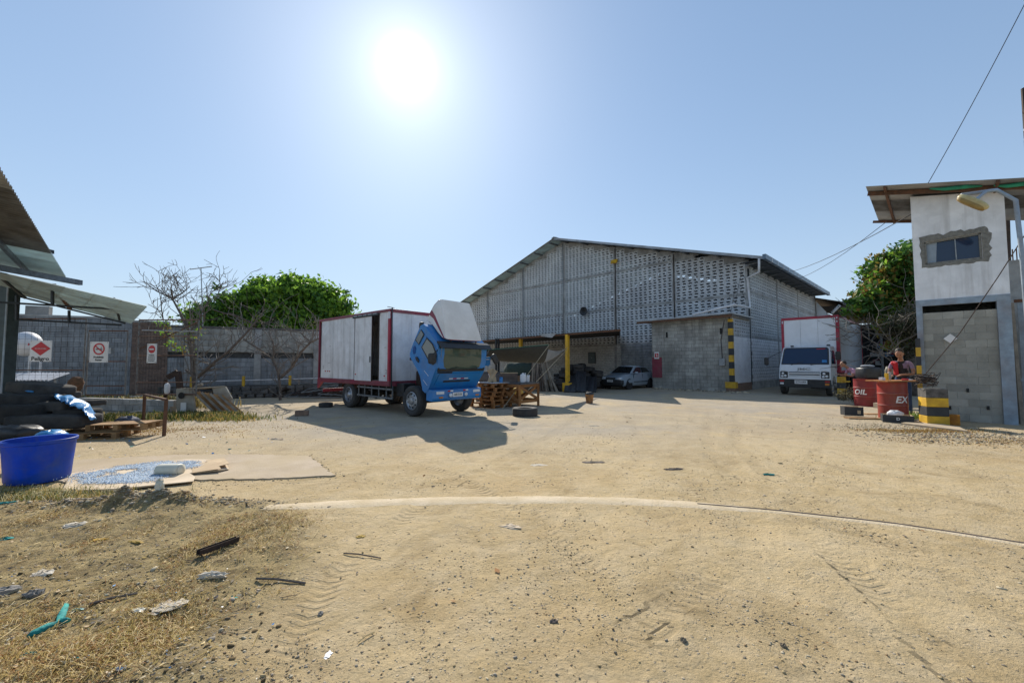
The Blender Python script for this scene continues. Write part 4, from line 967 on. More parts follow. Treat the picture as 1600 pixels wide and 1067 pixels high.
cabpoly('air_vent', c4([(792, 470), (806, 458), (815, 480), (808, 515), (796, 525), (788, 500)]), mat('vent_blue', (.01, .08, .28), None, .6), .012, .01)
for a, c in (((880, 655), (915, 698)), ((872, 728), (905, 772))):
    p0, p1 = [TL(*q, cy0) for q in c4([a, c])]; b = MB(); b.beam((p0.x, cy0 - .016, p0.z), (p1.x, cy0 - .016, p1.z), .004, .012); b.build('door_stripe', white_ink, tk)
# front face pieces on slope segments
def face(i, t=0.5): 
    (x0, z0), (x1, z1) = out_[i], out_[i + 1]; a = Vector((x0, 0, z0)); c = Vector((x1, 0, z1)); d = (c - a).normalized()
    return Matrix(((0, d.x, 0, 0), (1, 0, 0, 0), (0, d.z, 0, 0), (0, 0, 0, 1))), a, c, d
def fplate(nm, a, c, y0, y1, lift, th, m, bev=0.0, parent=tk, rnd_=0):
    """plate on the line a->c (x,z) spanning y0..y1, lifted outward"""
    a = Vector((a[0], 0, a[1])); c = Vector((c[0], 0, c[1])); d = (c - a).normalized(); nrm = Vector((d.z, 0, -d.x))
    q = MB(); pts = [a, c]
    P4 = [(a, y0), (a, y1), (c, y1), (c, y0)]
    vs = [p + Vector((0, y, 0)) + nrm * lift for p, y in P4] + [p + Vector((0, y, 0)) + nrm * (lift - th) for p, y in P4]
    q.add(vs, [(0, 1, 2, 3), (7, 6, 5, 4), (0, 4, 5, 1), (1, 5, 6, 2), (2, 6, 7, 3), (3, 7, 4, 0)])
    return q.build(nm, m, parent, bevel=bev)
wsA, wsB = (1.215, 1.40), (1.318, 2.06)
# the windscreen follows the bent front: two strips of one pane
b = MB(); prof = [(1.205, 1.385), (1.255, 1.47), (1.292, 1.66), (1.318, 1.85), (1.318, 2.08)]
vs_ = []; 
for (x, z) in prof:
    for j in range(9):
        u = j / 8; y = cy0 + .10 + (CABW - .20) * u; vs_.append((x + .012 - 0.05 * (2 * u - 1) ** 4, y, z))
fs_ = [(i * 9 + j, i * 9 + j + 1, (i + 1) * 9 + j + 1, (i + 1) * 9 + j) for i in range(4) for j in range(8)]
b.add(vs_, fs_); b.build('windscreen', glass_gr, tk, smooth=True)
fplate('windscreen_seal', (1.200, 1.36), (1.235, 1.43), cy0 + .05, cy1 - .05, .016, .02, blackp)
for y0, y1 in ((cy0 + .04, cy0 + .10), (cy1 - .10, cy1 - .04)): fplate('windscreen_seal', (1.225, 1.40), (1.300, 2.1), y0, y1, .010, .02, blackp)
fplate('wiper_cowl', (1.10, 1.235), (1.19, 1.345), cy0 + .08, cy0 + .62, .012, .012, blackp)
b = MB(); b.tube([(1.215, cy0 + .3, 1.38), (1.30, cy0 + .75, 1.48)], .010, 5); b.tube([(1.215, cy0 + 1.0, 1.38), (1.30, cy0 + 1.5, 1.47)], .010, 5); b.build('wiper', black_paint, tk, kind='stuff')
# visor over the screen
b = MB(); vis = [(1.27, 2.22), (1.40, 2.15), (1.50, 2.02), (1.47, 2.01), (1.37, 2.12), (1.28, 2.17)]
b.prism(vis, cy0 - .03, cy1 + .03); b.build('sun_visor', blackp, tk)
for y in (cy0 + .45, cy0 + .95, cy0 + 1.45): b = MB(); b.box((1.30, y, 2.235), (.05, .04, .03)); b.build('marker_lamp', black_paint, tk)
fplate('front_panel', (0.90, 0.94), (1.16, 1.30), cy0 + .16, cy1 - .16, .018, .018, cab_blue, .006)
fplate('grille_slot', (0.975, 1.045), (1.015, 1.10), cy0 + .42, cy1 - .45, .024, .01, black_paint)
fplate('grille_slot', (0.90, 0.95), (0.935, 1.0), cy0 + .3, cy1 - .35, .022, .01, black_paint)
for k, (u0, u1, m) in enumerate(((.60, .74, white_ink), (.75, .88, redlens), (.89, 1.04, white_ink), (1.05, 1.18, redlens), (1.19, 1.34, white_ink))):
    fplate('reflective_strip', (1.042, 1.135), (1.062, 1.163), cy0 + u0, cy0 + u1, .024, .006, m)
for k in range(9): fplate('panel_rivet', (1.118, 1.242), (1.126, 1.252), cy0 + .75 + k * .1, cy0 + .765 + k * .1, .023, .004, black_ink) if k % 3 == 0 else None
for y0, y1 in ((cy0 + .012, cy0 + .15), (cy1 - .15, cy1 - .012)): fplate('corner_panel', (0.88, 0.92), (1.17, 1.31), y0, y1, .010, .010, cab_blue)
# cab inside seen from below
b = MB(); b.bx((.1, cy0 + .1, 1.9), (.9, cy1 - .1, 1.95)); b.build('cab_floor', black_paint, tk)
# bumper fixed on the chassis
bx0 = 1.02
b = MB(); b.prism([(bx0 - .25, .52), (bx0 + .02, .50), (bx0 + .06, .58), (bx0 + .06, .82), (bx0 - .25, .86)], cy0 + .0, cy1 - .02); bp_ = b.build('bumper', cab_blue, tk, bevel=.02)
for y in (.12, 1.55):
    b = MB(); b.bx((bx0 + .055, cy0 + y, .70), (bx0 + .075, cy0 + y + .28, .78)); b.build('headlight', lens, tk, bevel=.006)
    b = MB(); b.bx((bx0 + .055, cy0 + y + (.1), .585), (bx0 + .07, cy0 + y + .24, .63)); b.build('fog_lamp', amber, tk)
for y in (.62, 1.22):
    b = MB(); b.lathe([(.001, .0), (.055, .005), (.06, .05), (.045, .07), (.001, .075)], 14, c=(bx0 + .06, cy0 + y, .66), ax='X'); b.build('spot_lamp', lens, tk, smooth=True)
    b = MB(); b.bx((bx0 + .05, cy0 + y - .08, .76), (bx0 + .068, cy0 + y + .02, .80)); b.build('reflector', redlens, tk)
    b = MB(); b.bx((bx0 + .05, cy0 + y + .02, .76), (bx0 + .068, cy0 + y + .12, .80)); b.build('reflector', white_ink, tk)
b = MB(); b.bx((bx0 + .06, cy0 + .72, .60), (bx0 + .075, cy0 + 1.12, .73)); b.build('number_plate', paper, tk)
text('ABF-7118', .085, Matrix.Translation((bx0 + .078, cy0 + .92, .662)) @ Matrix(((0, 0, 1, 0), (1, 0, 0, 0), (0, 1, 0, 0), (0, 0, 0, 1))), black_ink, tk, bold=.001, sx=.85)
# roof fairing
fy0, fy1 = cy0 + .22, cy0 + 1.62
fo = [(.40, 2.84), (.52, 3.12), (.70, 3.34), (.89, 3.46), (1.00, 3.46), (1.10, 3.20), (1.22, 2.85), (1.33, 2.48), (1.38, 2.27), (1.22, 2.30), (.95, 2.50), (.70, 2.72), (.50, 2.83)]
def fprism(k0, y0, y1, nm, m, sh=0):
    q = MB(); n = len(fo); cx0, cz0 = .9, 2.9; vs = []; fs = []
    rr_ = [(y0 + .06, .96), (y0 + .015, .985), (y0, 1), ] ; rr_ = [(y0 + .05, 1.0, 0), (y0, .975, 0), (y1, .975, 0), (y1 - .05, 1.0, 0)]
    R2 = [(y0, .95), (y0 + .02, .985), (y0 + .06, 1.0), (y1 - .06, 1.0), (y1 - .02, .985), (y1, .95)]
    for y, k in R2:
        for (x, z) in fo:
            tp = (z - 2.3) / 1.2; yy = y + (.10 * tp if y < .9 else -.16 * tp); vs.append((cx0 + (x - cx0) * k, yy, cz0 + (z - cz0) * k))
    for r in range(5):
        for i in range(n): fs.append((r * n + i, r * n + (i + 1) % n, (r + 1) * n + (i + 1) % n, (r + 1) * n + i))
    fs.append(tuple(range(n - 1, -1, -1))); fs.append(tuple(5 * n + i for i in range(n)))
    q.add(vs, [f[::-1] for f in fs]); return q.build(nm, m, tk, smooth=True, auto=45)
fair = fprism(1, fy0, fy1, 'roof_fairing', fair_white)
def fy(z, y): return y + .10 * (z - 2.3) / 1.2
b = MB(); fz = [(.50, 3.05), (.62, 3.17), (.80, 2.98), (1.28, 2.34), (1.33, 2.28), (1.24, 2.33), (.74, 2.90)]
b.add([(x, fy(z, fy0) - .006, z) for x, z in fz] + [(x, fy(z, fy0) + .004, z) for x, z in fz], [tuple(range(6, -1, -1)), tuple(range(7, 14))] + [(i, (i + 1) % 7, 7 + (i + 1) % 7, 7 + i) for i in range(7)])
b.build('maroon_stripe', maroon, fair)
b = MB(); e = [(1.385, 2.25), (1.20, 2.28), (.93, 2.485), (.68, 2.71), (.48, 2.82), (.385, 2.86), (.50, 3.14), (.68, 3.36), (.87, 3.48), (1.0, 3.48)]
e = [(.9 + (x - .9) * .955, 2.9 + (z - 2.9) * .955) for x, z in fo[8:] + fo[:5]]; b.tube([(x, fy(z, fy0) + .012, z) for x, z in e], .013, 5); b.tube([(1.365, fy0 + .03, 2.28), (1.372, fy0 + .2, 2.262), (1.372, fy1 - .2, 2.262), (1.365, fy1 - .03, 2.28)], .013, 5); b.build('edge_trim', maroon, fair, smooth=True)
# mirrors, far panel, prop
q = TL(672, 571, cy0 - .25)
b = MB(); b.cushion((1.25, cy0 - .17, 1.72), (.10, .24, .30), e=.4); mi_ = b.build('mirror', blackp, tk, smooth=True)
b = MB(); b.tube([(1.27, cy0 + .02, 1.98), (1.27, cy0 - .15, 1.85)], .012, 5); b.build('mirror_arm', black_paint, mi_)
b = MB(); b.cushion((1.32, cy1 + .35, 1.72), (.09, .2, .36), e=.5, R=Matrix.Rotation(rad(35), 3, 'X')); mi2 = b.build('mirror', blackp, tk, smooth=True)
b = MB(); b.tube([(1.28, cy1 + .35, 1.7), (1.22, cy1 + .12, 1.45), (1.15, cy1, 1.35)], .012, 5); b.tube([(1.3, cy1 + .3, 1.6), (1.05, cy1, 1.25)], .01, 5); b.build('mirror_arm', galv, mi2)
b = MB(); b.tube([(1.45, cy0 + .02, 2.05), (1.28, cy0 + .12, 1.75)], .008, 4); b.tube([(1.45, cy1 - .02, 2.05), (1.24, cy1 + .10, 1.9)], .008, 4); b.build('visor_stay', galv, tk, kind='stuff')
b = MB(); b.cushion((.42, cy0 + .08, 2.70), (.16, .12, .22), e=.5); b.build('air_horn', blackp, tk, smooth=True)
b = MB(); b.box((-.02, cy0 + .04, 1.72), (.10, .06, .08)); b.build('cab_latch', rust_dk, tk)
b = MB(); b.tube([(.55, .15, .9), (.35, .15, 1.6)], .02, 6); b.tube([(.5, 1.6, .9), (.30, 1.6, 1.7)], .02, 6); b.build('tilt_strut', galv, tk, kind='stuff')

# white truck beside the warehouse
BV = Vector((0.728, 0.686, 0)).normalized(); JO = Vector((16.4, 20.5, 0)); JF = -BV; JRZ = math.atan2(JF.y, JF.x)
JM = Matrix.Translation(JO) @ Matrix.Rotation(JRZ, 4, 'Z')
jt = thing('box_truck', 'clean white cab-over box truck with red-edged box beside the warehouse side wall', 'truck', JO, JRZ)
JW = 2.46; JT = 4.02; JB = 1.12
def jp(nm, a, c, m, bv=.01, par=None): q = MB(); q.bx(a, c); return q.build(nm, m, par or jt, bevel=bv)
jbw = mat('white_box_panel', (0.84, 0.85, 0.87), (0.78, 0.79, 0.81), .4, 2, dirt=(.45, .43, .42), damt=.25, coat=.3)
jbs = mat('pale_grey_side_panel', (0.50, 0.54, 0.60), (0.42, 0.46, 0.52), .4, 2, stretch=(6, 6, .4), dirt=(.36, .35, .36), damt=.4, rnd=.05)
for k in range(3): jp('front_panel', (-.03, -JW + .1 + (JW - .2) * k / 3 + .004, JB + .08), (0, -JW + .1 + (JW - .2) * (k + 1) / 3 - .004, JT - .12), jbw, 0)
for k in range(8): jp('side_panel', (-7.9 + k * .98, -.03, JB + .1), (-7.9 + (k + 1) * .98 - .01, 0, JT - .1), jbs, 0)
jp('far_side_wall', (-7.9, -JW, JB + .1), (-.04, -JW + .03, JT - .05), jbw, 0); jp('rear_wall', (-7.95, -JW, JB), (-7.9, 0, JT - .05), jbw, 0)
jp('roof_panel', (-7.9, -JW, JT - .07), (-.04, 0, JT - .02), jbw, 0); jp('box_floor', (-7.9, -JW + .02, JB - .04), (-.02, -.02, JB + .06), maroon, 0)
for a, c in (((-.05, -JW, JT - .13), (.03, .02, JT)), ((-.05, -JW, JB), (.03, .0, JB + .1)), ((-.06, -JW - .01, JB), (.035, -JW + .11, JT - .1)), ((-.10, -.12, JB), (.035, .02, JT - .1)),
             ((-7.95, -.02, JT - .11), (-.1, .022, JT)), ((-7.95, -.02, JB), (-.1, .02, JB + .1)), ((-7.96, -.04, JB), (-7.86, .025, JT - .05))): jp('box_frame', a, c, red_trim)
jp('door_trim', (-.28, .001, JB + .1), (-.24, .012, JT - .2), red_trim, 0); jp('door_trim', (-.2, .001, JB + .1), (-.17, .012, JT - .2), white_ink, 0)
for z in (JT - .3, JT - .12): jp('corner_lamp', (.036, -.08, z - .07), (.045, -.03, z + .02), white_pl, 0); 
jp('corner_lamp', (.036, -JW + .03, JT - .3), (.045, -JW + .08, JT - .15), white_pl, 0)
for y in (-JW + .75, -.95): jp('chassis_rail', (-7.8, y, .72), (1.7, y + .08, .95), steel_dk, 0)
for x in (-5.8,):
    for y in (-.18, -.48, -JW + .5, -JW + .2): wheel(jt, (x, y, .42), .42, .24, rim_m, 0, 1)
wheel(jt, (1.05, -.28, .41), .41, .23, rim_m, 1, 1); wheel(jt, (1.05, -JW + .3, .41), .41, .23, rim_m, 1, -1)
jp('fuel_tank', (-2.2, -.75, .5), (-1.2, -.2, .95), steel_dk, .05)
# cab
jy0, jy1 = -JW + .27, -.10; CWj = jy1 - jy0
prof = [(.12, .62), (.12, 2.34), (.30, 2.44), (1.05, 2.44), (1.30, 2.36), (1.72, 1.52), (1.80, 1.42), (1.87, 1.05), (1.90, .62), (1.55, .55), (1.45, .86), (1.05, 1.0), (.65, .86), (.55, .62)]
b = MB(); n = len(prof); vs_ = []; fs_ = []
for y, k in ((jy0 + .05, 0), (jy0, 1), (jy1, 1), (jy1 - .05, 0)): pass
R2 = [(jy0 + .0, .97, .0), (jy0 + .03, .99, 0), (jy0 + .09, 1.0, 0), (jy1 - .09, 1.0, 0), (jy1 - .03, .99, 0), (jy1, .97, 0)]
for y, k, _ in R2:
    for (x, z) in prof:
        tp = max(0, (z - 1.45) / 1.0); yy = y + (.08 * tp if y < -JW / 2 else -.08 * tp); vs_.append((1.0 + (x - 1.0) * k, yy, 1.5 + (z - 1.5) * (k if z > 1.5 else 1)))
for r in range(5):
    for i in range(n): fs_.append((r * n + i, r * n + (i + 1) % n, (r + 1) * n + (i + 1) % n, (r + 1) * n + i))
fs_.append(tuple(range(n - 1, -1, -1))); fs_.append(tuple(5 * n + i for i in range(n)))
b.add(vs_, fs_); b.build('cab_shell', cab_white, jt, smooth=True, auto=30)
def jfront(nm, pts, lift, th, m, a=(1.72, 1.52), c=(1.30, 2.36), par=None, rows=1):
    """polygon (y, t) on slope a->c"""
    a = Vector((a[0], 0, a[1])); c = Vector((c[0], 0, c[1])); d = c - a; nr = Vector((d.z, 0, -d.x)).normalized()
    q = MB(); vs = [a + d * t + nr * lift + Vector((0, y, 0)) for y, t in pts] + [a + d * t + nr * (lift - th) + Vector((0, y, 0)) for y, t in pts]; n = len(pts)
    q.add(vs, [tuple(range(n)), tuple(range(2 * n - 1, n - 1, -1))] + [(i, n + i, n + (i + 1) % n, (i + 1) % n) for i in range(n)]); return q.build(nm, m, par or jt)
ws = [(jy0 + .07, .0), (jy1 - .07, .0), (jy1 - .12, .92), (jy1 - .2, 1.0), (jy0 + .2, 1.0), (jy0 + .12, .92)]
jfront('windscreen_seal', ws, .008, .01, blackp); ws2 = [(y * (1) + (.05 if y < -1.2 else -.05), .05 + t * .88) for y, t in ws]; wsj = jfront('windscreen', ws2, .014, .006, glass_bl)
jfront('windscreen_sticker', [(jy1 - .35, .12), (jy1 - .16, .12), (jy1 - .17, .26), (jy1 - .35, .26)], .018, .003, tarp_blue, par=None)
jfront('windscreen_strip', [(jy1 - .6, .88), (jy1 - .25, .88), (jy1 - .25, .92), (jy1 - .6, .92)], .018, .003, redlens)
b = MB(); b.tube([(1.76, jy0 + .5, 1.50), (1.66, jy0 + 1.0, 1.66)], .014, 5); b.tube([(1.76, jy0 + 1.3, 1.50), (1.64, jy0 + 1.85, 1.64)], .014, 5); b.build('wiper', black_paint, jt, kind='stuff')
for k in range(2):
    b = MB(); z = 1.08 - k * .12; b.prism([(1.84, z), (1.91 + .005 * k, z), (1.91 + .005 * k, z + .035), (1.85, z + .06)], jy0 + .42, jy1 - .42); b.build('grille_bar', cab_white, jt)
    b = MB(); b.bx((1.84, jy0 + .42, z + .05), (1.885, jy1 - .42, z + .085)); b.build('grille_gap', black_paint, jt)
for y, s_ in ((jy0 + .05, 1), (jy1 - .37, 1)):
    b = MB(); b.bx((1.80, y, .86), (1.905, y + .32, 1.18)); hl = b.build('headlight', blackp, jt, bevel=.02)
    for dy, dz in ((.09, .1), (.22, .12), (.12, .24)): q = MB(); q.lathe([(.06, 0), (.055, .012), (.02, .02), (.001, .02)], 12, c=(1.905, y + dy, .86 + dz - .02), ax='X'); q.build('lamp_bowl', lens, hl, smooth=True)
    b = MB(); b.bx((1.79, y + .01, 1.19), (1.87, y + .2, 1.26)); b.build('indicator', lens, jt, bevel=.01)
text('JMC', .17, Matrix.Translation((1.868, (jy0 + jy1) / 2, 1.30)) @ Matrix(((0, 0, 1, 0), (1, 0, 0, 0), (0, 1, 0, 0), (0, 0, 0, 1))), galv, jt, bold=.004, sx=1.8)
jp('bumper', (1.55, jy0, .40), (1.93, jy1, .80), blackp, .03); jp('bumper_top', (1.6, jy0 + .02, .80), (1.925, jy1 - .02, .86), cab_white, .01)
for y, m in ((jy0 + .04, redlens), (jy1 - .22, redlens)): jp('reflector', (1.93, y, .68), (1.94, y + .18, .74), m, 0); jp('fog_lamp', (1.93, y + .0, .54), (1.945, y + .16, .63), lens if y < -1.5 else amber, 0)
jp('number_plate', (1.93, -JW / 2 - .3, .58), (1.945, -JW / 2 + .22, .76), paper, 0)
text('GTN-6404', .12, Matrix.Translation((1.948, -JW / 2 - .04, .67)) @ Matrix(((0, 0, 1, 0), (1, 0, 0, 0), (0, 1, 0, 0), (0, 0, 0, 1))), black_ink, jt, bold=.001, sx=.8)
# near door and its window
def jside(nm, pts, lift, m):
    q = MB(); q.prism(pts, jy1 + lift, jy1 + lift - .01)
    for i, v in enumerate(q.v):
        tp = max(0, (v[2] - 1.45) / 1.0); q.v[i] = (v[0], v[1] - .08 * tp, v[2])
    q.build(nm, m, jt)
jside('door', [(.45, 1.05), (.45, 2.3), (1.15, 2.3), (1.58, 1.5), (1.68, 1.3), (1.68, 1.05)], .008, cab_white)
jside('door_window', [(.52, 1.55), (.52, 2.2), (1.10, 2.2), (1.48, 1.55)], .016, glass_bl); jside('door_handle', [(.55, 1.35), (.55, 1.4), (.72, 1.4), (.72, 1.35)], .03, black_paint)
for s_, y0_, y1_ in ((1, jy0, jy0 - .55), (-1, jy1, jy1 + .30)):
    b = MB(); b.cushion((1.86, y1_, 1.68 + (0.25 if s_ < 0 else 0)), (.10, .20, .40), e=.35); mm_ = b.build('mirror', blackp, jt, smooth=True)
    b = MB(); b.tube([(1.85, y1_, 1.5), (1.83, y1_, 1.42), (1.78, y0_ + .02 * s_, 1.40)], .014, 5); b.tube([(1.84, y1_, 1.8), (1.5, y0_ + .05 * s_, 2.2)], .012, 5); b.build('mirror_arm', black_paint, mm_)
b = MB(); b.cushion((1.2, jy0 + .45, 2.45), (.1, .14, .07)); b.cushion((1.2, jy1 - .15, 2.46), (.1, .14, .07)); b.build('roof_lamp', blackp, jt, kind='stuff')

# ------------------------------------------------------------------ car
CO = Vector((6.53, 24.3, 0)); CM = Matrix.Translation(CO) @ Matrix.Rotation(JRZ, 4, 'Z')
car = thing('parked_car', 'silver-blue sedan with dark bumper parked beside the block store', 'car', CO, JRZ)
# x forward is toward the viewer-left; body spans y -1.62..0 ; x 0 at the front bumper
CWd = 1.62
def carring(x):
    """half-section heights: (width, z_low, z_belt)"""
    return x
sta = [ # x, halfwidth low, halfwidth belt, z0, zbelt
    (0.00, .62, .58, .34, .62), (-.08, .74, .70, .25, .70), (-.30, .79, .74, .22, .78), (-.75, .81, .75, .22, .86), (-1.15, .81, .76, .22, .92), (-1.9, .81, .78, .22, .95),
    (-2.8, .81, .78, .22, .96), (-3.5, .80, .76, .24, .99), (-4.0, .77, .72, .26, 1.0), (-4.20, .70, .62, .34, .95)]
b = MB(); vs_ = []; fs_ = []
for (x, a, c, z0, z1) in sta:
    zm = (z0 + z1) / 2 + .02
    sec = [(-a * .9, z0), (-a, z0 + .12), (-a * 1.01, zm), (-c, z1 - .04), (-c * .9, z1), (-c * .45, z1 + .025), (0, z1 + .035), (c * .45, z1 + .025), (c * .9, z1), (c, z1 - .04), (a * 1.01, zm), (a, z0 + .12), (a * .9, z0)]
    for (y, z) in sec: vs_.append((x, y - CWd / 2, z))
m = 13
for i in range(len(sta) - 1):
    for j in range(m - 1): fs_.append((i * m + j, i * m + j + 1, (i + 1) * m + j + 1, (i + 1) * m + j))
fs_.append(tuple(range(m - 1, -1, -1))); fs_.append(tuple((len(sta) - 1) * m + j for j in range(m)))
b.add(vs_, fs_); b.build('body', silver, car, smooth=True, auto=35)
# cabin
cab_s = [(-1.05, .74, .94, .74, .94), (-1.75, .74, .93, .60, 1.38), (-2.1, .74, .93, .60, 1.43), (-2.8, .74, .94, .60, 1.41), (-3.2, .73, .96, .58, 1.32), (-3.75, .70, .98, .70, .99)]
b = MB(); vs_ = []; fs_ = []
for (x, a, z0, c, z1) in cab_s:
    for (y, z) in ((-a, z0), (-c, z1 - .04 if z1 > 1 else z1), (-c * .8, z1), (0, z1 + .02), (c * .8, z1), (c, z1 - .04 if z1 > 1 else z1), (a, z0)): vs_.append((x, y - CWd / 2, z))
for i in range(len(cab_s) - 1):
    for j in range(6): fs_.append((i * 7 + j, i * 7 + j + 1, (i + 1) * 7 + j + 1, (i + 1) * 7 + j))
b.add(vs_, fs_); b.build('cabin', silver, car, smooth=True, auto=30)
def cpoly(nm, pts, m, off=(0, 0, 0)):
    q = MB(); pts = [Vector(p) for p in pts]; nr = (pts[1] - pts[0]).cross(pts[2] - pts[0]).normalized() * .022; n = len(pts)
    if nr.dot(Vector((.3, 0, 1))) < 0 and abs(nr.y) < abs(nr.x) + abs(nr.z): nr = -nr
    if abs(nr.y) > .005 and nr.y * (pts[0].y + CWd / 2) < 0: nr = -nr
    vs = [p + nr for p in pts] + [p - nr for p in pts]
    q.add(vs, [tuple(range(n)), tuple(range(2 * n - 1, n - 1, -1))] + [(i, n + i, n + (i + 1) % n, (i + 1) % n) for i in range(n)]); return q.build(nm, m, car)
yc = -CWd / 2
cpoly('windscreen', [(-1.09, yc - .66, .965), (-1.09, yc + .66, .965), (-1.70, yc + .53, 1.345), (-1.70, yc - .53, 1.345)], glass_dk)
cpoly('rear_window', [(-3.27, yc - .52, 1.29), (-3.27, yc + .52, 1.29), (-3.70, yc + .62, 1.02), (-3.70, yc - .62, 1.02)], glass_dk)
for s_ in (1, -1):
    def sp_(x, z): 
        t = (z - .95) / .45; return (x, yc + s_ * (.745 - .13 * t), z)
    cpoly('side_window', [sp_(-1.30, 1.00), sp_(-1.80, 1.31), sp_(-2.28, 1.34), sp_(-2.28, 1.0)], glass_dk)
    cpoly('side_window', [sp_(-2.36, 1.00), sp_(-2.36, 1.34), sp_(-2.80, 1.33), sp_(-3.10, 1.24), sp_(-3.35, 1.03)], glass_dk)
    for x in (-.78, -3.30): wheel(car, (x, yc + s_ * .68, .29), .29, .19, rim_m, 0, s_)
    for x in (-.78, -3.30):
        b = MB(); b.lathe([(.001, 0), (.35, 0), (.35, .012), (.001, .012)], 24, ax='Y', c=(x, yc + s_ * .80, .30)); b.build('wheel_arch', blackp, car)
    b = MB(); b.bx((-2.95, yc + s_ * .81 - .01, .42), (-1.3, yc + s_ * .81 + .012, .47)); b.build('rub_strip', blackp, car)
    b = MB(); b.cushion((-1.45, yc + s_ * .90, 1.0), (.12, .2, .13), e=.5); b.build('mirror', silver, car, smooth=True)
    b = MB(); b.cushion((-.13, yc + s_ * .53, .66), (.26, .32, .15), e=.6, rz=-s_ * .35); b.build('headlight', lens, car, smooth=True)
    b = MB(); b.bx((.04, yc + s_ * .5 - .07, .36), (.06, yc + s_ * .5 + .07, .42)); b.build('fog_lamp', lens, car)
    for x in (-1.28, -2.32, -3.05): 
        b = MB(); b.bx((x - .006, yc + s_ * .785, .4), (x + .006, yc + s_ * .815, .92)); b.build('door_gap', blackp, car)
b = MB(); b.cushion((-.10, yc, .42), (.34, 1.60, .38), e=.35, n=20); b.build('bumper', blackp, car, smooth=True)
b = MB(); b.bx((-.05, yc - .32, .62), (.05, yc + .32, .72)); b.build('grille', blackp, car, bevel=.02)
b = MB(); b.bx((.05, yc - .25, .665), (.062, yc + .25, .68)); b.build('grille_trim', galv, car)
b = MB(); b.bx((.055, yc - .2, .46), (.085, yc + .2, .58)); b.build('number_plate', paper, car)
text('GSJ-4190', .085, Matrix.Translation((.088, yc, .52)) @ Matrix(((0, 0, 1, 0), (1, 0, 0, 0), (0, 1, 0, 0), (0, 0, 0, 1))), black_ink, car, bold=.001, sx=.85)
b = MB(); b.bx((-3.9, yc - .7, .15), (-.3, yc + .7, .24)); b.build('underbody', interior, car)

# ------------------------------------------------------------------ guard tower
T0 = P(1431, 480, 11.9); T1 = P(1580, 480, 10.65); T0.z = T1.z = 0
TE = (T1 - T0).normalized(); TWW = (T1 - T0).length; TWRZ = math.atan2(TE.y, TE.x)
TWM = Matrix.Translation(T0) @ Matrix.Rotation(TWRZ, 4, 'Z'); TWI = TWM.inverted()
def TW(px, py, yy=0.0):
    n = Vector((-TE.y, TE.x, 0)); d = ray(px, py); t = (n.dot(T0) + yy) / n.dot(d); return TWI @ (CAM + d * t)
tw = thing('guard_tower', 'narrow white-painted guard tower over a bare cement block base', 'tower', T0, TWRZ)
ztl = TW(1422, 308).z; ztr = TW(1560, 300).z; zml = TW(1430, 472).z; zmr = TW(1565, 458).z
TD = 2.3
w1 = [TW(1443, 379), TW(1533, 363), TW(1536, 404), TW(1446, 414)]
zt_ = lambda x: ztl + (ztr - ztl) * x / TWW
zm_ = (zml + zmr) / 2
# upper room: front wall in four pieces round the window
wx0, wx1 = w1[0].x, w1[1].x; wz1 = lambda x: w1[0].z + (w1[1].z - w1[0].z) * (x - wx0) / (wx1 - wx0); wz0 = lambda x: w1[3].z + (w1[2].z - w1[3].z) * (x - wx0) / (wx1 - wx0)
b = MB(); b.prism([(0, zm_), (wx0, zm_), (wx0, zt_(wx0)), (0, zt_(0))], 0, .12); b.prism([(wx1, zm_), (TWW, zm_), (TWW, zt_(TWW)), (wx1, zt_(wx1))], 0, .12)
b.prism([(wx0, zm_), (wx1, zm_), (wx1, wz0(wx1)), (wx0, wz0(wx0))], 0, .12); b.prism([(wx0, wz1(wx0)), (wx1, wz1(wx1)), (wx1, zt_(wx1)), (wx0, zt_(wx0))], 0, .12)
b.build('upper_wall', tower_white, tw)
b = MB(); b.bx((0, .12, zm_), (.12, TD, ztl)); b.build('side_wall', tower_white, tw); b = MB(); b.bx((TWW - .12, .12, zm_), (TWW, TD, ztr - .02)); b.build('side_wall', tower_white, tw)
b = MB(); b.bx((.12, TD - .12, zm_), (TWW - .12, TD, ztr)); b.bx((.12, .12, zm_), (TWW - .12, TD - .12, zm_ + .1)); b.build('inner_shell', interior, tw, kind='stuff')
# ragged cement band round the window
rn = random.Random(5); ring = []
def rr4(a, c, n): return [a.lerp(c, k / n) for k in range(n)]
W4 = [Vector((p.x, 0, p.z)) for p in w1]; cc = sum(W4, Vector()) / 4
inner = rr4(W4[0], W4[1], 16) + rr4(W4[1], W4[2], 10) + rr4(W4[2], W4[3], 16) + rr4(W4[3], W4[0], 10)
vs_ = []; fs_ = []; n = len(inner)
for i, p in enumerate(inner):
    dx = p.x - cc.x; dz = p.z - cc.z; top = 1.0 if dz > 0 else .55
    g = rn.uniform(.09, .16); q = Vector((p.x + (g * (1.2 if dx > 0 else .7)) * dx / abs(dx or 1) * min(1, abs(dx) / .55), 0, p.z + g * 1.2 * top * (1 if dz > 0 else -1) * min(1, abs(dz) / .18)))
    vs_ += [(p.x, -.006, p.z), (q.x, -.006, q.z), (q.x, .0, q.z)]
for i in range(n):
    a = i * 3; c = ((i + 1) % n) * 3; fs_ += [(a, a + 1, c + 1, c), (a + 1, a + 2, c + 2, c + 1)]
b = MB(); b.add(vs_, fs_); b.build('cement_patch', cement_patch, tw)
wf = MB()
for a, c in ((0, 1), (1, 2), (2, 3), (3, 0)): wf.beam(W4[a] + Vector((0, .05, 0)), W4[c] + Vector((0, .05, 0)), .10, .06, up=(0, 1, 0))
win = wf.build('window_frame', cement_patch, tw)
b = MB(); mid0, mid1 = W4[0].lerp(W4[1], .56), W4[3].lerp(W4[2], .56)
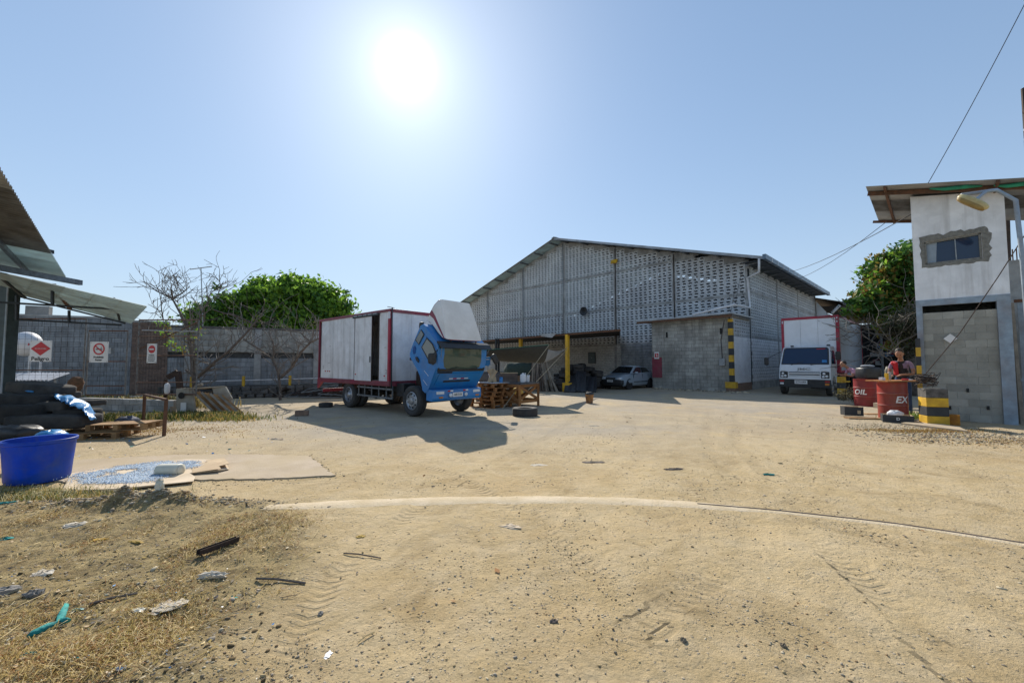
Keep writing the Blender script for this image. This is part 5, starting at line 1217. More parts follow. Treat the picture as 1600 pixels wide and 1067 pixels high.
b.add([W4[3] + Vector((0, .09, 0)), mid1 + Vector((0, .09, 0)), mid0 + Vector((0, .09, 0)), W4[0] + Vector((0, .09, 0))], [(0, 1, 2, 3)]); b.build('pane', glass_bl, win)
b = MB(); b.add([mid1 + Vector((0, .07, 0)), W4[2] + Vector((0, .07, 0)), W4[1] + Vector((0, .07, 0)), mid0 + Vector((0, .07, 0))], [(0, 1, 2, 3)]); b.build('pane', glass_bl, win)
b = MB(); b.beam(mid0 + Vector((0, .065, 0)), mid1 + Vector((0, .065, 0)), .02, .03, up=(0, 1, 0)); b.build('mullion', galv, win)
b = MB(); b.add([W4[3].lerp(W4[2], .03) + Vector((0, .082, .03)), W4[3].lerp(W4[2], .2) + Vector((0, .082, .03)), W4[0].lerp(W4[1], .24) + Vector((0, .082, -.05)), W4[0].lerp(W4[1], .05) + Vector((0, .082, -.05))], [(0, 1, 2, 3)]); b.build('pale_curtain', mat('curtain', (.30, .36, .42), None, .9), win)
# frame: beam, posts, block wall
b = MB(); b.bx((0, -.02, zm_ - .17), (TWW, .16, zm_)); b.build('beam', bluegrey, tw)
b = MB(); b.bx((0.0, -.015, 0), (.13, .2, zm_ - .17)); b.build('post', bluegrey, tw); b = MB(); b.bx((TWW - .24, -.015, 0), (TWW, .2, zm_ - .17)); b.build('post', bluegrey, tw)
b = MB(); b.bx((.1, TD - .15, 0), (TWW - .1, TD, zm_)); b.bx((0.02, .2, 0), (.14, TD - .1, zm_)); b.bx((TWW - .14, .2, 0), (TWW - .02, TD - .1, zm_)); b.build('lower_shell', tower_cem, tw, kind='stuff')
TMw = Matrix(((1, 0, 0, .13), (0, -1, 0, .06), (0, 0, 1, 0), (0, 0, 0, 1)))
blockwall(tw, TMw, TWW - .37, zm_ - .37, .4, .2, tower_cem, tower_cem, 200, seed=21, proud=.0015)
for k, (u, z) in enumerate(((.55, .3), (1.25, .35), (.9, .8))): 
    b = MB(); b.bx((u, .03, z), (u + .05, .055, z + .1)); b.build('hole', interior, tw)
# roof
NL = P(1353, 292, 12.0); NR = P(1660, 275, 9.5); FL = P(1373, 346, 14.6)
nl, nr_, fl = TWI @ NL, TWI @ NR, TWI @ FL; e_a = (nr_ - nl); e_b = (fl - nl); LA = e_a.length; LB = e_b.length; e_a.normalize(); e_b.normalize()
for k in range(3):
    b = MB(); corrugated(b, nl + e_b * (LB * k / 3 - .03) + Vector((0, 0, .006 * k)), e_b, e_a, LB / 3 + .06, LA, .076, .012, 4, wob=.02); b.build('roof_sheet', zinc_old if k == 1 else zinc, tw)
b = MB(); b.beam(nl + e_b * .42 + Vector((0, 0, -.08)), nl + e_b * .42 + e_a * LA + Vector((0, 0, -.08)), .07, .11); b.build('roof_beam', rust, tw)
b = MB(); b.beam(nl + e_b * (LB - .15) + Vector((0, 0, -.06)) - e_a * .15, nl + e_b * (LB - .15) + e_a * 1.6 + Vector((0, 0, -.06)), .06, .08); b.build('roof_beam', rust, tw)
for s in (.42, 2.6): b = MB(); b.beam(nl + e_a * s + Vector((0, 0, -.05)), nl + e_a * s + e_b * (LB + .05) + Vector((0, 0, -.05)), .06, .07); b.build('rafter', rust, tw)
gn = mat('green_tarpaulin', (.03, .30, .17), (.02, .18, .11), .7, 6, .4, 20)
for s, l_ in ((1.35, 1.0), (2.55, .75)):
    b = MB(); p0 = nl + e_a * s + e_b * .30 + Vector((0, 0, -.05)); b.tube([p0, p0 + e_a * l_ * .3 + Vector((0, 0, -.03)), p0 + e_a * l_ * .7 + Vector((0, 0, .01)), p0 + e_a * l_], [.02, .05, .06, .02], 7)
    tag(b.build('rolled_tarpaulin', gn, None, smooth=True), 'green rolled tarpaulin tucked under the tower roof, ' + ('left piece' if s < 2 else 'right piece'), 'tarpaulin').matrix_world = TWM
# street lamp on a bent pipe
sl = thing('street_lamp', 'yellowed street lamp on a bent pipe arm in front of the tower wall', 'street lamp', TWM @ Vector((TWW + .05, -.5, 0)), TWRZ)
sli = sl.matrix_basis.inverted() if False else (Matrix.Translation(sl.location) @ Matrix.Rotation(TWRZ, 4, 'Z')).inverted()
A_, B_, C_, D_, E_ = [sli @ P(*q) for q in ((1502, 305, 10.1), (1557, 297, 9.9), (1587, 313, 9.7), (1597, 400, 9.6), (1612, 560, 9.6))]
E_.z = 0
b = MB(); b.tube([A_, B_, C_, D_, E_], .045, 8); b.build('pipe', bluegrey, sl, smooth=True)
p = sli @ P(1520, 316, 9.75); q = sli @ P(1540, 300, 9.9)
b = MB(); b.tube([q, p], .04, 6); b.build('bracket', bluegrey, sl)
d_ = (sli @ P(1538, 324, 9.6)) - (sli @ P(1501, 309, 9.9)); d_.normalize(); u_ = Vector((0, 0, 1)); u_ = (u_ - d_ * u_.dot(d_)).normalized(); R_ = Matrix((d_, u_.cross(d_), u_)).transposed()
b = MB(); b.cushion(p, (.66, .24, .20), e=.75, R=R_, wob=.0, n=20); b.build('lamp_head', mat('yellowed_lamp', (.55, .48, .24), (.42, .33, .14), .45, 6, dirt=(.25, .12, .05), damt=.5), sl, smooth=True)
b = MB(); b.cushion(Vector(p) - u_ * .05, (.6, .26, .12), e=.6, R=R_, wob=0); b.build('lamp_rim', mat('lamp_rim', (.30, .20, .06), None, .6), sl, smooth=True)
# striped thin post and block pillar at the tower corner
b_z0 = 1.05
st = thing('striped_post', 'thin black and yellow striped post at the left corner of the tower', 'post', TWM @ Vector((-.02, -.06, 0)), TWRZ)
zz = TW(1438, 529).z; k = 0; step = (TW(1438, 529).z - TW(1440, 585).z) / 4
while zz > .2:
    b = MB(); b.bx((-.03, -.10, zz - step), (.075, .02, zz)); b.build('painted_band', black_paint if k % 2 == 0 else yellow, st); zz -= step; k += 1
GB = G(1460, 664); pl = thing('block_pillar', 'short fat black and yellow striped block pillar with scorched top by the tower', 'pillar', GB, TWRZ)
hh = (664 - 608) / 640 * GB.y * 1.0; hb_ = hh / 4
for k in range(4):
    b = MB(); b.box((0.0, .15, hb_ * (k + .5)), (.44, .40, hb_ - .004), rz=.4); b.build('painted_band' if k < 3 else 'scorched_block', [yellow, black_paint, yellow, rubble_m][k] if k < 3 else mat('scorched', (.06, .055, .05), (.14, .13, .12), .9, 8), pl, bevel=.012)
rb = thing('wire_bundle', 'rusty tangle of wire sitting on top of the striped block pillar', 'wire bundle', GB + Vector((0, 0, hh)), 0)
b = MB(); rn = random.Random(3)
for k in range(16):
    r_ = rn.uniform(.14, .24); t = rn.uniform(-.5, .5); z0 = rn.uniform(.04, .32); pts = []
    for a in range(9): th = a * .75 + k; pts.append((.0 + r_ * math.cos(th), .15 + r_ * math.sin(th), z0 + t * .2 * math.sin(th) + .04))
    b.tube(pts, .008, 4)
for k in range(10): b.tube([(rn.uniform(-.2, .2), rn.uniform(0, .3), rn.uniform(.02, .2)), (rn.uniform(-.35, .4), rn.uniform(-.1, .4), rn.uniform(.1, .42))], .007, 4)
b.build('wire', rust_dk, rb, kind='stuff')
def simple(nm, mb, m, label, cat, group=None, **kw): return tag(mb.build(nm, m, None, **kw), label, cat, group)
g = G(1489, 664); b = MB(); b.box((g.x, g.y + .1, .13), (.40, .30, .27), rz=TWRZ); simple('orange_block', b, mat('orange_paint', (.48, .20, .02), (.3, .12, .02), .7, 10, .3, 30), 'weathered orange block beside the striped pillar', 'block', bevel=.01)
g0, g1, g2, g3 = G(1408, 663), G(1512, 676), G(1500, 670), G(1440, 659); b = MB(); b.add([(p.x, p.y, .045) for p in (g0, g1, g2, g3)] + [(p.x, p.y, -.05) for p in (g0, g1, g2, g3)], [(3, 2, 1, 0)[::-1], (0, 4, 5, 1), (1, 5, 6, 2), (2, 6, 7, 3), (3, 7, 4, 0)])
b.build('concrete_pad', slab_m, kind='structure')
# white tag
q = TW(1485, 529, -.05); b = MB(); b.box((0, 0, 0), (.19, .012, .19), R=Matrix.Rotation(rad(45), 3, 'Y')); o = simple('tag_plate', b, paper, 'small white diamond plate hanging on the tower wall by the cable', 'plate'); o.location = TWM @ q; o.rotation_euler = (0, 0, TWRZ)
# guy wire down to pillar
b = MB(); b.tube([P(1447, 583, 10.7), P(1500, 520, 10.4), P(1560, 432, 9.9), P(1625, 330, 9.4), P(1700, 210, 9)], .011, 5); simple('guy_wire', b, rust_dk, 'rusty guy wire running from the block pillar up past the tower', 'wire')
# things right of the tower
g = P(1590, 500, 9.7); rz_ = TWRZ
cp = thing('rebar_column', 'unfinished concrete column with rebar ends behind the tower', 'column', P(1592, 500, 12.2) * Vector((1, 1, 0)) if False else Vector((P(1592, 500, 12.2).x, 12.2, 0)), TWRZ)
ztop = P(1592, 408, 12.2).z
b = MB(); b.bx((-.22, -.2, 0), (.25, .2, ztop)); b.build('shaft', concrete, cp)
for k in range(4): b = MB(); b.tube([(-.15 + .1 * k, (-.1 if k % 2 else .1), ztop), (-.15 + .1 * k, (-.1 if k % 2 else .1), ztop + .3 + .05 * k)], .015, 5); b.build('rebar', rust, cp)
q = P(1574, 470, 12.6); b = MB(); b.beam((q.x, q.y, 2.0), (P(1573, 345, 12.6).x, q.y, P(1573, 345, 12.6).z), .12, .08); simple('perforated_post', b, rust_dk, 'dark perforated steel post between the tower and the rebar column', 'post')
gt = thing('blue_gate', 'pale blue sheet gate edge at the right border beyond the tower', 'gate', Vector((P(1600, 500, 11.0).x, 11.0, 0)), TWRZ)
zg = P(1600, 472, 11).z
for k in range(3): b = MB(); b.bx((-.1 + k * .42, -.02, .1), (.3 + k * .42, .02, zg)); b.build('gate_panel', bluegrey, gt)
b = MB(); b.bx((-.15, -.05, zg), (1.2, .05, zg + .08)); b.build('gate_rail', rust, gt); b = MB(); b.bx((-.15, -.05, 1.1), (1.2, -.02, 1.18)); b.build('gate_rail', bluegrey, gt)
q = P(1590, 550, 10.9); b = MB(); b.beam((q.x - .05, q.y, 0), (q.x - .12, q.y, 3.2), .1, .1); simple('timber_post', b, wood_gr, 'weathered timber post leaning beside the blue gate', 'post')
# overhead cables
def cable(p0, p1, sag, r, lab, n=14, grp=None):
    b = MB(); b.tube([Vector(p0).lerp(Vector(p1), k / n) - Vector((0, 0, sag * 4 * (k / n) * (1 - k / n))) for k in range(n + 1)], r, 4); return simple('overhead_cable', b, cable_m, lab, 'cable', grp)
cable(P(1447, 292, 12.1), P(1640, -70, 9), .1, .012, 'overhead cable rising from the tower roof to the top right corner')
cable(P(1424, 335, 12.3), P(1180, 428, 45), .8, .014, 'upper overhead cable running left from the tower roof towards the warehouse')
cable(P(1386, 346, 14), P(1200, 437, 46), 1.0, .013, 'lower overhead cable running left from the tower roof towards the warehouse')
pw = thing('power_pole', 'top of a dark power pole with insulators at the right edge', 'power pole', (P(1606, 200, 16).x, 16, 0))
b = MB(); zt2 = P(1606, 138, 16).z; b.tube([(0, 0, 0), (0, 0, zt2)], [.16, .12], 10); b.build('pole', rust_dk, pw)
for k, zq in enumerate((178, 205, 220)):
    z = P(1600, zq, 16).z; b = MB(); b.box((-.12, -.1, z), (.3, .08, .08)); b.build('insulator', white_pl if k else rust, pw)

# ------------------------------------------------------------------ drums, board, boxes
def drum(nm, label, c, R, h, m, txt, ang, tsz):
    t = thing(nm, label, 'oil drum', c)
    b = MB(); pr = [(.001, .02), (R * .96, .02), (R, 0), (R * 1.01, .02)]
    for k in range(1, 30):
        z = h * k / 30; rr_ = R * (1 + .022 * (math.exp(-((z - h * .36) / .014) ** 2) + math.exp(-((z - h * .68) / .014) ** 2))); pr.append((rr_, z))
    pr2 = [(.001, .02), (R * .96, .02), (R, 0)]
    for zc in (0,): pass
    zs = sorted([h * k / 12 for k in range(1, 12)] + [h * .36 + d for d in (-.02, -.008, 0, .008, .02)] + [h * .68 + d for d in (-.02, -.008, 0, .008, .02)])
    for z in zs: pr2.append((R * (1 + .03 * (math.exp(-((z - h * .36) / .012) ** 2) + math.exp(-((z - h * .68) / .012) ** 2))), z))
    pr2 += [(R, h - .01), (R * 1.02, h), (R * .98, h + .005), (R * .97, h - .015), (.001, h - .015)]
    b.lathe(pr2, 36); b.build('barrel', m, t, smooth=True, auto=40)
    for zf in (.36, .68):
        q = MB(); q.lathe([(R * 1.031, h * zf - .004), (R * 1.034, h * zf), (R * 1.031, h * zf + .004)], 36); q.build('rib_wear', mat('worn_rib', (.45, .22, .16), (.3, .12, .08), .6, 12), t)
    vd = Vector((CAM.x - c[0], CAM.y - c[1])); a0 = math.atan2(vd.y, vd.x) + ang
    # text frame: x tangent, y up, z outward ; bend radius R
    er = Vector((math.cos(a0), math.sin(a0), 0)); ex = Vector((-math.sin(a0), math.cos(a0), 0)); M = Matrix((ex, Vector((0, 0, 1)), er)).transposed().to_4x4(); M.translation = er * (R + .004) + Vector((0, 0, h * .52))
    text(txt, tsz, M, white_ink, t, bold=.006, bend=R, shear=.2)
    return t
D1 = G(1396, 653); h1 = (653 - 597) / 640 * D1.y
d1 = drum('oil_drum', 'bright red oil drum in front, marked EX, under the wooden board', D1, .335, h1, drum_red, 'EX', .62, .26)
D2 = G(1354, 634); h2 = (634 - 592.5) / 640 * D2.y
d2 = drum('oil_drum', 'dark red oil drum behind, marked OIL, under a black bag', D2, .36, h2, drum_maroon, 'OIL', -.52, .26)

bd = thing('work_board', 'orange-brown wooden board lying across the front red drum', 'board', (D1.x + .12, D1.y, h1 + .008), .1)
for k in range(3): b = MB(); b.box((0.0, -.22 + k * .22, .018), (1.26, .215, .034)); b.build('plank', wood_or, bd)
def blob(c, d, e=.8, rz=0, wob=.06, n=16): q = MB(); q.cushion(c, d, rz=rz, e=e, wob=wob, n=n); return q
def B3(c, d, rz=0): q = MB(); q.box(c, d, rz=rz); return q
bz = h1 + .044
for dx, dy, sz, m, lab, cat in ((.18, -.1, (.16, .08, .05), red_ink, 'red tool case on the drum board', 'tool case'), (.38, -.05, (.12, .06, .03), white_pl, 'small white packet beside the red tool case on the drum board', 'packet'), (-.35, .05, (.12, .1, .08), white_pl, 'white rag bundle at the left end of the drum board', 'rag'),
                           (-.17, .1, (.07, .07, .2), yellow, 'yellow tin standing on the drum board', 'tin'), (-.02, .16, (.05, .05, .24), galv, 'thin grey bottle standing on the drum board', 'bottle')):
    simple(cat.replace(' ', '_'), B3((D1.x + .12 + dx, D1.y + dy, bz + sz[2] / 2), sz, .2), m, lab, cat, bevel=.008)
q = blob((D2.x + .12, D2.y, h2 + .22), (.66, .5, .44), .3, wob=.03); simple('black_bag', q, sheet_blk, 'lumpy black plastic bag standing on the dark red drum', 'bag', smooth=True)
q = blob((D2.x + .10, D2.y, h2 + .48), (.45, .3, .1), .8); simple('pale_cloth', q, bluegrey, 'pale grey cloth lying on the black bag', 'cloth', smooth=True)
q = blob((D2.x + .62, D2.y - .3, h2 + .25), (.22, .22, .42), .8, wob=.15); simple('dusty_motor', q, mat('greasy', (.16, .15, .12), (.3, .28, .22), .7, 14), 'greasy motor part between the black bag and the standing man', 'motor part', smooth=True)
def carton(nm, label, c, d, rz, m, mi, txt=None, open_=False):
    t = thing(nm, label, 'box', c, rz); th = .012; x, y, z = d
    for (a, e, s) in (((-x / 2, -y / 2, 0), (x / 2, -y / 2 + th, z), 'side'), ((-x / 2, y / 2 - th, 0), (x / 2, y / 2, z), 'side'), ((-x / 2, -y / 2 + th, 0), (-x / 2 + th, y / 2 - th, z), 'side'), ((x / 2 - th, -y / 2 + th, 0), (x / 2, y / 2 - th, z), 'side')): q = MB(); q.bx(a, e); q.build(s, m, t)
    q = MB(); q.bx((-x / 2, -y / 2, 0), (x / 2, y / 2, .01)); q.build('base', mi, t)
    q = MB(); q.bx((-x / 2 + th, -y / 2 + th, .01), (x / 2 - th, -y / 2 + th + .003, z)); q.bx((-x / 2 + th, y / 2 - th - .003, .01), (x / 2 - th, y / 2 - th, z)); q.bx((x / 2 - th - .003, -y / 2 + th, .01), (x / 2 - th, y / 2 - th, z)); q.bx((-x / 2 + th, -y / 2 + th, .01), (-x / 2 + th + .003, y / 2 - th, z)); q.build('lining', mi, t, kind='stuff')
    if txt: text(txt, .1, Matrix.Translation((0, -y / 2 - .002, z * .5)) @ Matrix.Rotation(rad(90), 4, 'X'), white_ink, t, bold=.002)
    return t
g = G(1340, 652); cb = carton('dark_carton', 'small dark carton standing on a wooden scrap left of the drums', (g.x, g.y + .2, .04), (.46, .32, .26), -.35, black_paint, card, None)
q = MB(); q.bx((.08, -.165, .06), (.16, -.161, .16)); q.build('label_patch', card, cb)
g = G(1355, 655); q = MB(); q.box((g.x, g.y + .1, .02), (.9, .28, .03), rz=-.2); simple('wood_scrap', q, wood, 'flat pale wood scrap lying under the small dark carton', 'board'); g = G(1368, 648); q = MB(); q.box((g.x + .1, g.y + .1, .015), (.7, .2, .025), rz=-.05); simple('wood_scrap', q, wood, 'flat pale wood scrap lying behind, beside the front red drum', 'board')
g = G(1407, 660); ct = carton('produce_tray', 'open black produce carton with white lettering in front of the red drum', (g.x, g.y + .10, .0), (.62, .42, .20), -.62, black_paint, card, 'D')
q = blob((g.x, g.y + .15, .2), (.35, .25, .2), .8, wob=.2); simple('white_rag', q, white_pl, 'crumpled whitish rag in the open black carton', 'rag', smooth=True)
g = G(1362, 636); simple('small_box', B3((g.x, g.y - .3, .09), (.26, .2, .18), .3), card_pale, 'small beige box at the foot of the dark red drum', 'box')
# low striped bollards and bush behind
for i, (px, py, lab) in enumerate(((1316, 625, 'low black and yellow bollard beside the front wheel of the white truck'),)):
    g = G(px, py); t = thing('striped_bollard', lab, 'bollard', g)
    for k in range(4): q = MB(); q.box((0, 0, .25 * k + .125), (.22, .22, .249)); q.build('painted_band', yellow if k % 2 else black_paint, t)
    for k in (0, 1): q = MB(); q.box((.14, -.12, .3 + .5 * k), (.26, .03, .06)); q.build('bracket', yellow, t)

# ------------------------------------------------------------------ leaves, trees, grass
def leafquads(cen, nrm_jit, size, rng_, ratio=0.5):
    n = len(cen); d = rng_.normal(size=(n, 3)); d /= np.linalg.norm(d, axis=1)[:, None]
    u = rng_.normal(size=(n, 3)); u -= (u * d).sum(1)[:, None] * d; u /= np.linalg.norm(u, axis=1)[:, None]
    v = np.cross(d, u); s = (size * (0.6 + 0.8 * rng_.random(n)))[:, None]
    a = cen - u * s; c = cen + u * s; l = cen + v * s * ratio + d * s * .12; r = cen - v * s * ratio + d * s * .12
    V = np.stack([a, r, c, l], 1).reshape(-1, 3); Fq = np.arange(4 * n).reshape(n, 4); return V, Fq
def crown(name, parent, blobs, nclump, per, size, m, seed, spread=.35, matw=None):
    r = np.random.default_rng(seed); bl = np.array(blobs); wts = bl[:, 3] ** 2; wts /= wts.sum()
    k = r.choice(len(bl), nclump, p=wts); d = r.normal(size=(nclump, 3)); d /= np.linalg.norm(d, axis=1)[:, None]
    rad_ = r.random(nclump) ** .35; cc = bl[k, :3] + d * (bl[k, 3] * rad_)[:, None] * np.array([1, 1, .85])
    cen = np.repeat(cc, per, 0) + r.normal(size=(nclump * per, 3)) * spread * np.array([1, 1, .6])
    V, Fq = leafquads(cen, 0, size, r)
    ms = matw or [m]; mi = np.repeat(r.choice(len(ms), nclump), per); fl = r.random(len(mi)) < .15; mi[fl] = r.choice(len(ms), fl.sum())
    return fastmesh(name, V, Fq, ms, parent, matidx=mi)
def limbs(b, p, d, L, r, depth, rn, curl=.35, kids=(2, 3), minr=.012, shrink=.72):
    pts = [Vector(p)]; dd = Vector(d).normalized(); n = 4
    for i in range(n):
        dd = (dd + Vector((rn.gauss(0, curl), rn.gauss(0, curl), rn.gauss(0, curl * .6) + .06)) * .5).normalized(); pts.append(pts[-1] + dd * L / n)
    rs = [r * (1 - .35 * i / n) for i in range(n + 1)]; b.tube(pts, rs, 6 if r > .05 else 4, cap=False)
    if depth <= 0: return
    for k in range(rn.choice(kids)):
        a = pts[rn.choice((2, 3, 4))]; nd = (dd + Vector((rn.gauss(0, .75), rn.gauss(0, .75), rn.gauss(.15, .5)))).normalized()
        limbs(b, a, nd, L * rn.uniform(.6, .85), max(minr, r * .6), depth - 1, rn, curl, kids, minr, shrink)
# big leafy tree behind the wall
tr = thing('leafy_tree', 'broad bright green leafy tree rising behind the block wall', 'tree', (P(450, 500, 27).x, 27, 0))
def TP(px, py, Z, o): return P(px, py, Z) - Vector(o.location)
bl = []
for (px, py, r) in ((372, 470, 1.2), (400, 462, 1.5), (432, 458, 1.7), (462, 452, 1.6), (490, 462, 1.5), (515, 475, 1.2), (395, 492, 1.3), (440, 490, 1.6), (480, 492, 1.5), (355, 488, .9), (520, 492, 1.0), (535, 468, .6), (420, 447, 1.0), (460, 440, .8), (448, 505, 1.4), (410, 505, 1.0)):
    q = TP(px, py + 9, 27 + random.uniform(-1.5, 1.5), tr); bl.append((q.x, q.y, q.z, r * random.uniform(.7, 1.0)))
crown('crown', tr, bl, 1000, 30, .17, leaf_a, 1, .36, [leaf_a, leaf_a, leaf_b])
b = MB(); rn = random.Random(2); b.tube([(0, 0, 0), (.1, 0, 1.6), (0, .1, 2.8)], [.3, .25, .2], 8)
b.build('trunk', bark, tr, smooth=True)
b = MB()
for k in range(7): limbs(b, (0, .1, 2.6), (rn.uniform(-1.2, 1.2), rn.uniform(-.5, .5), .8), 2.2, .12, 2, rn)
b.build('limbs', bark, tr)
t2 = thing('leafy_bush', 'small dark leafy bush top between the bare tree and the big green tree', 'tree', (P(318, 490, 26).x, 26, 0))
bl = [tuple(TP(px, py, 26, t2)) + (r,) for px, py, r in ((310, 487, .7), (328, 492, .7), (340, 482, .5), (318, 500, .8), (335, 505, .8))]
crown('crown', t2, bl, 300, 22, .12, leaf_b, 4, .22, [leaf_b, leaf_a]); b = MB(); b.tube([(0, 0, 0), (0, 0, 4)], [.12, .07], 6); b.build('trunk', bark, t2)
# tree at the right by the tower
t3 = thing('leafy_tree', 'dense rounded tree with some yellow leaves left of the guard tower', 'tree', (P(1405, 450, 20).x, 20, 0))
bl = [tuple(TP(px, py, 20 + random.uniform(-.8, .8), t3)) + (r,) for px, py, r in ((1378, 428, .75), (1402, 412, .85), (1425, 400, .8), (1395, 445, 1.1), (1425, 440, 1.2), (1372, 458, .8), (1352, 470, .6), (1400, 468, .9), (1435, 470, 1.0), (1375, 480, .7), (1345, 484, .5), (1440, 410, .8))]
crown('crown', t3, bl, 1000, 28, .12, leaf_b, 5, .2, [leaf_b, leaf_b, leaf_a, leaf_b, leaf_y])
b = MB(); b.tube([(.6, 0, 0), (.4, 0, 2), (.3, 0, 4.2)], [.2, .17, .12], 8); b.build('trunk', bark, t3)
b = MB(); rn = random.Random(8)
for k in range(9): limbs(b, (.3, -.2, 3.2), (rn.uniform(-1.6, .8), rn.uniform(-.8, .4), rn.uniform(-.2, .7)), 1.7, .05, 3, rn, kids=(2, 3))
b.build('dry_branches', twig, t3)
bl = [tuple(TP(px, py, 18.5, t3)) + (.35,) for px, py in ((1392, 505), (1405, 520), (1425, 512), (1378, 512), (1415, 500), (1428, 530), (1400, 540))]
crown('low_leaves', t3, bl, 60, 14, .09, leaf_a, 6, .14, [leaf_a, leaf_y])
# dark creeper mass under it
cr = thing('dark_creeper', 'mass of dark tangled creeper filling the gap behind the standing man', 'creeper', (P(1420, 540, 17.5).x, 17.5, 0))
bl = [tuple(TP(px, py, 17.5, cr)) + (r,) for px, py, r in ((1405, 510, .6), (1425, 520, .6), (1430, 545, .5), (1420, 500, .6))]
leaf_d = mat('leaf_dark_dry', (.035, .05, .02), (.06, .05, .03), .8, 3)
crown('foliage', cr, bl, 200, 20, .06, leaf_d, 7, .22, [leaf_d])
b = MB()
for k in range(8): limbs(b, (0, 0, 1.0), (rn.uniform(-1, .6), 0, rn.uniform(.6, 1.2)), 1.6, .03, 3, rn)
b.build('stems', twig, cr)
bsh = thing('dry_bush', 'grey-green dry bush between the truck wheel and the dark red drum', 'bush', G(1333, 632))
bl = [(x, y, z, .26) for x, y, z in ((-.25, 0, .3), (.0, 0, .42), (.25, 0, .3))]
crown('foliage', bsh, bl, 120, 14, .03, leaf_b, 9, .12, [leaf_d, mat('leaf_dusty', (.16, .15, .09), None, .8, trans=.2)])
# bare trees left
def bare(nm, label, base, specs, seed, r0=.12):
    t = thing(nm, label, 'tree', base); rn = random.Random(seed); b = MB(); L = lambda q: P(*q) - Vector(base)
    for pts, r in specs: 
        pp = [L(q) for q in pts]; b.tube(pp, [r * (1 - .55 * i / (len(pp) - 1)) for i in range(len(pp))], 7, cap=False)
        b2 = twigs[t.name] if t.name in twigs else twigs.setdefault(t.name, MB())
        for k in range(len(pp) - 1):
            for _ in range(5): 
                s = pp[k].lerp(pp[k + 1], rn.random()); limbs(b2, s, (rn.gauss(0, .6), rn.gauss(0, .3), rn.gauss(.7, .5)), rn.uniform(.4, 1.0), max(.014, r * .3), 2, rn, kids=(1, 2, 2), minr=.009)
    b.build('trunk', bark, t, smooth=True); twigs[t.name].build('branches', twig, t); return t
twigs = {}
g = G(306, 604); Z = 16.2
base = Vector((P(306, 600, Z).x, Z, 0))
bt = bare('bare_tree', 'bare spreading tree with thin leafless twigs against the block wall, left', base,
     [(((308, 632, Z), (303, 585, Z), (300, 560, Z), (294, 515, Z)), .11), (((294, 515, Z), (282, 490, Z), (270, 468, Z), (268, 452, Z)), .05), (((307, 590, Z), (330, 570, Z), (358, 548, Z), (385, 520, Z), (402, 500, Z)), .07),
      (((268, 468, Z), (285, 458, Z), (296, 448, Z)), .03), (((268, 466, Z), (245, 455, Z), (225, 440, Z)), .03), (((255, 500, Z), (252, 480, Z), (251, 465, Z)), .025), (((335, 472, Z), (345, 450, Z), (342, 430, Z)), .02), (((303, 585, Z), (290, 578, Z)), .08), (((296, 520, Z), (310, 500, Z), (325, 470, Z), (330, 455, Z)), .03)], 4)
bl = [tuple(P(px, py, Z) - base) + (.25,) for px, py in ((272, 540), (262, 520), (285, 545), (295, 525), (258, 505), (310, 510))]
crown('sparse_leaves', bt, bl, 40, 8, .05, leaf_y, 3, .12, [leaf_y, leaf_a])
Z = 17.5; base = Vector((P(438, 600, Z).x, Z, 0))
bare('bare_tree', 'second leafless tree forking low in front of the block wall, nearer the truck', base,
     [(((438, 625, Z), (437, 600, Z), (434, 580, Z), (425, 560, Z), (405, 545, Z), (380, 530, Z)), .06), (((438, 590, Z), (455, 575, Z), (470, 550, Z), (485, 535, Z), (500, 528, Z)), .07), (((426, 562, Z), (428, 540, Z), (420, 520, Z)), .03), (((485, 535, Z), (470, 520, Z), (440, 515, Z)), .03)], 9)
# antenna on its pole
Z = 19; an_ = thing('antenna', 'thin roof antenna with a single crossbar standing above the bare tree', 'antenna', (P(318, 500, Z).x, Z, 0)); L = lambda q: P(*q) - Vector(an_.location)
b = MB(); q0 = L((322, 600, Z)); q0.z = 0; b.tube([q0, L((314, 418, Z))], .022, 5); b.build('mast', galv, an_); b = MB(); b.tube([L((297, 421, Z)), L((331, 416.5, Z))], .022, 5); b.build('crossbar', galv, an_)

# ------------------------------------------------------------------ back block wall in bays
def wallbays():
    P0 = Vector((P(-60, 550, 15.8).x, 15.8, 0)); P1 = Vector((P(505, 550, 21).x, 21, 0)); e = (P1 - P0); Lw = e.length; e.normalize(); ang = math.atan2(e.y, e.x)
    def at(px): 
        d = ray(px, 550); n = Vector((-e.y, e.x, 0)); t = n.dot(P0) / n.dot(d); return (d * t - P0 * 1).to_2d().dot(e.to_2d()) if False else (Vector((d.x * t, d.y * t, 0)) - P0).dot(e)
    def zat_(px, py):
        d = ray(px, py); n = Vector((-e.y, e.x, 0)); t = n.dot(P0) / n.dot(d); return EYE + d.z * t
    return P0, e, ang, at, zat_, Lw
P0, WE, WANG, wat, wz, WL_ = wallbays()
def OUTM(x): return Matrix(((1, 0, 0, x), (0, -1, 0, 0), (0, 0, 1, 0), (0, 0, 0, 1)))   # outward -y
specs = [(-60, 205, 489, block_grey, mortar, 'tall grey block wall behind the fenced gas enclosure'), (205, 262, 492, block_brown, mortar, 'brown brick wall section with dark stains behind the bare twigs')]
seedk = 30
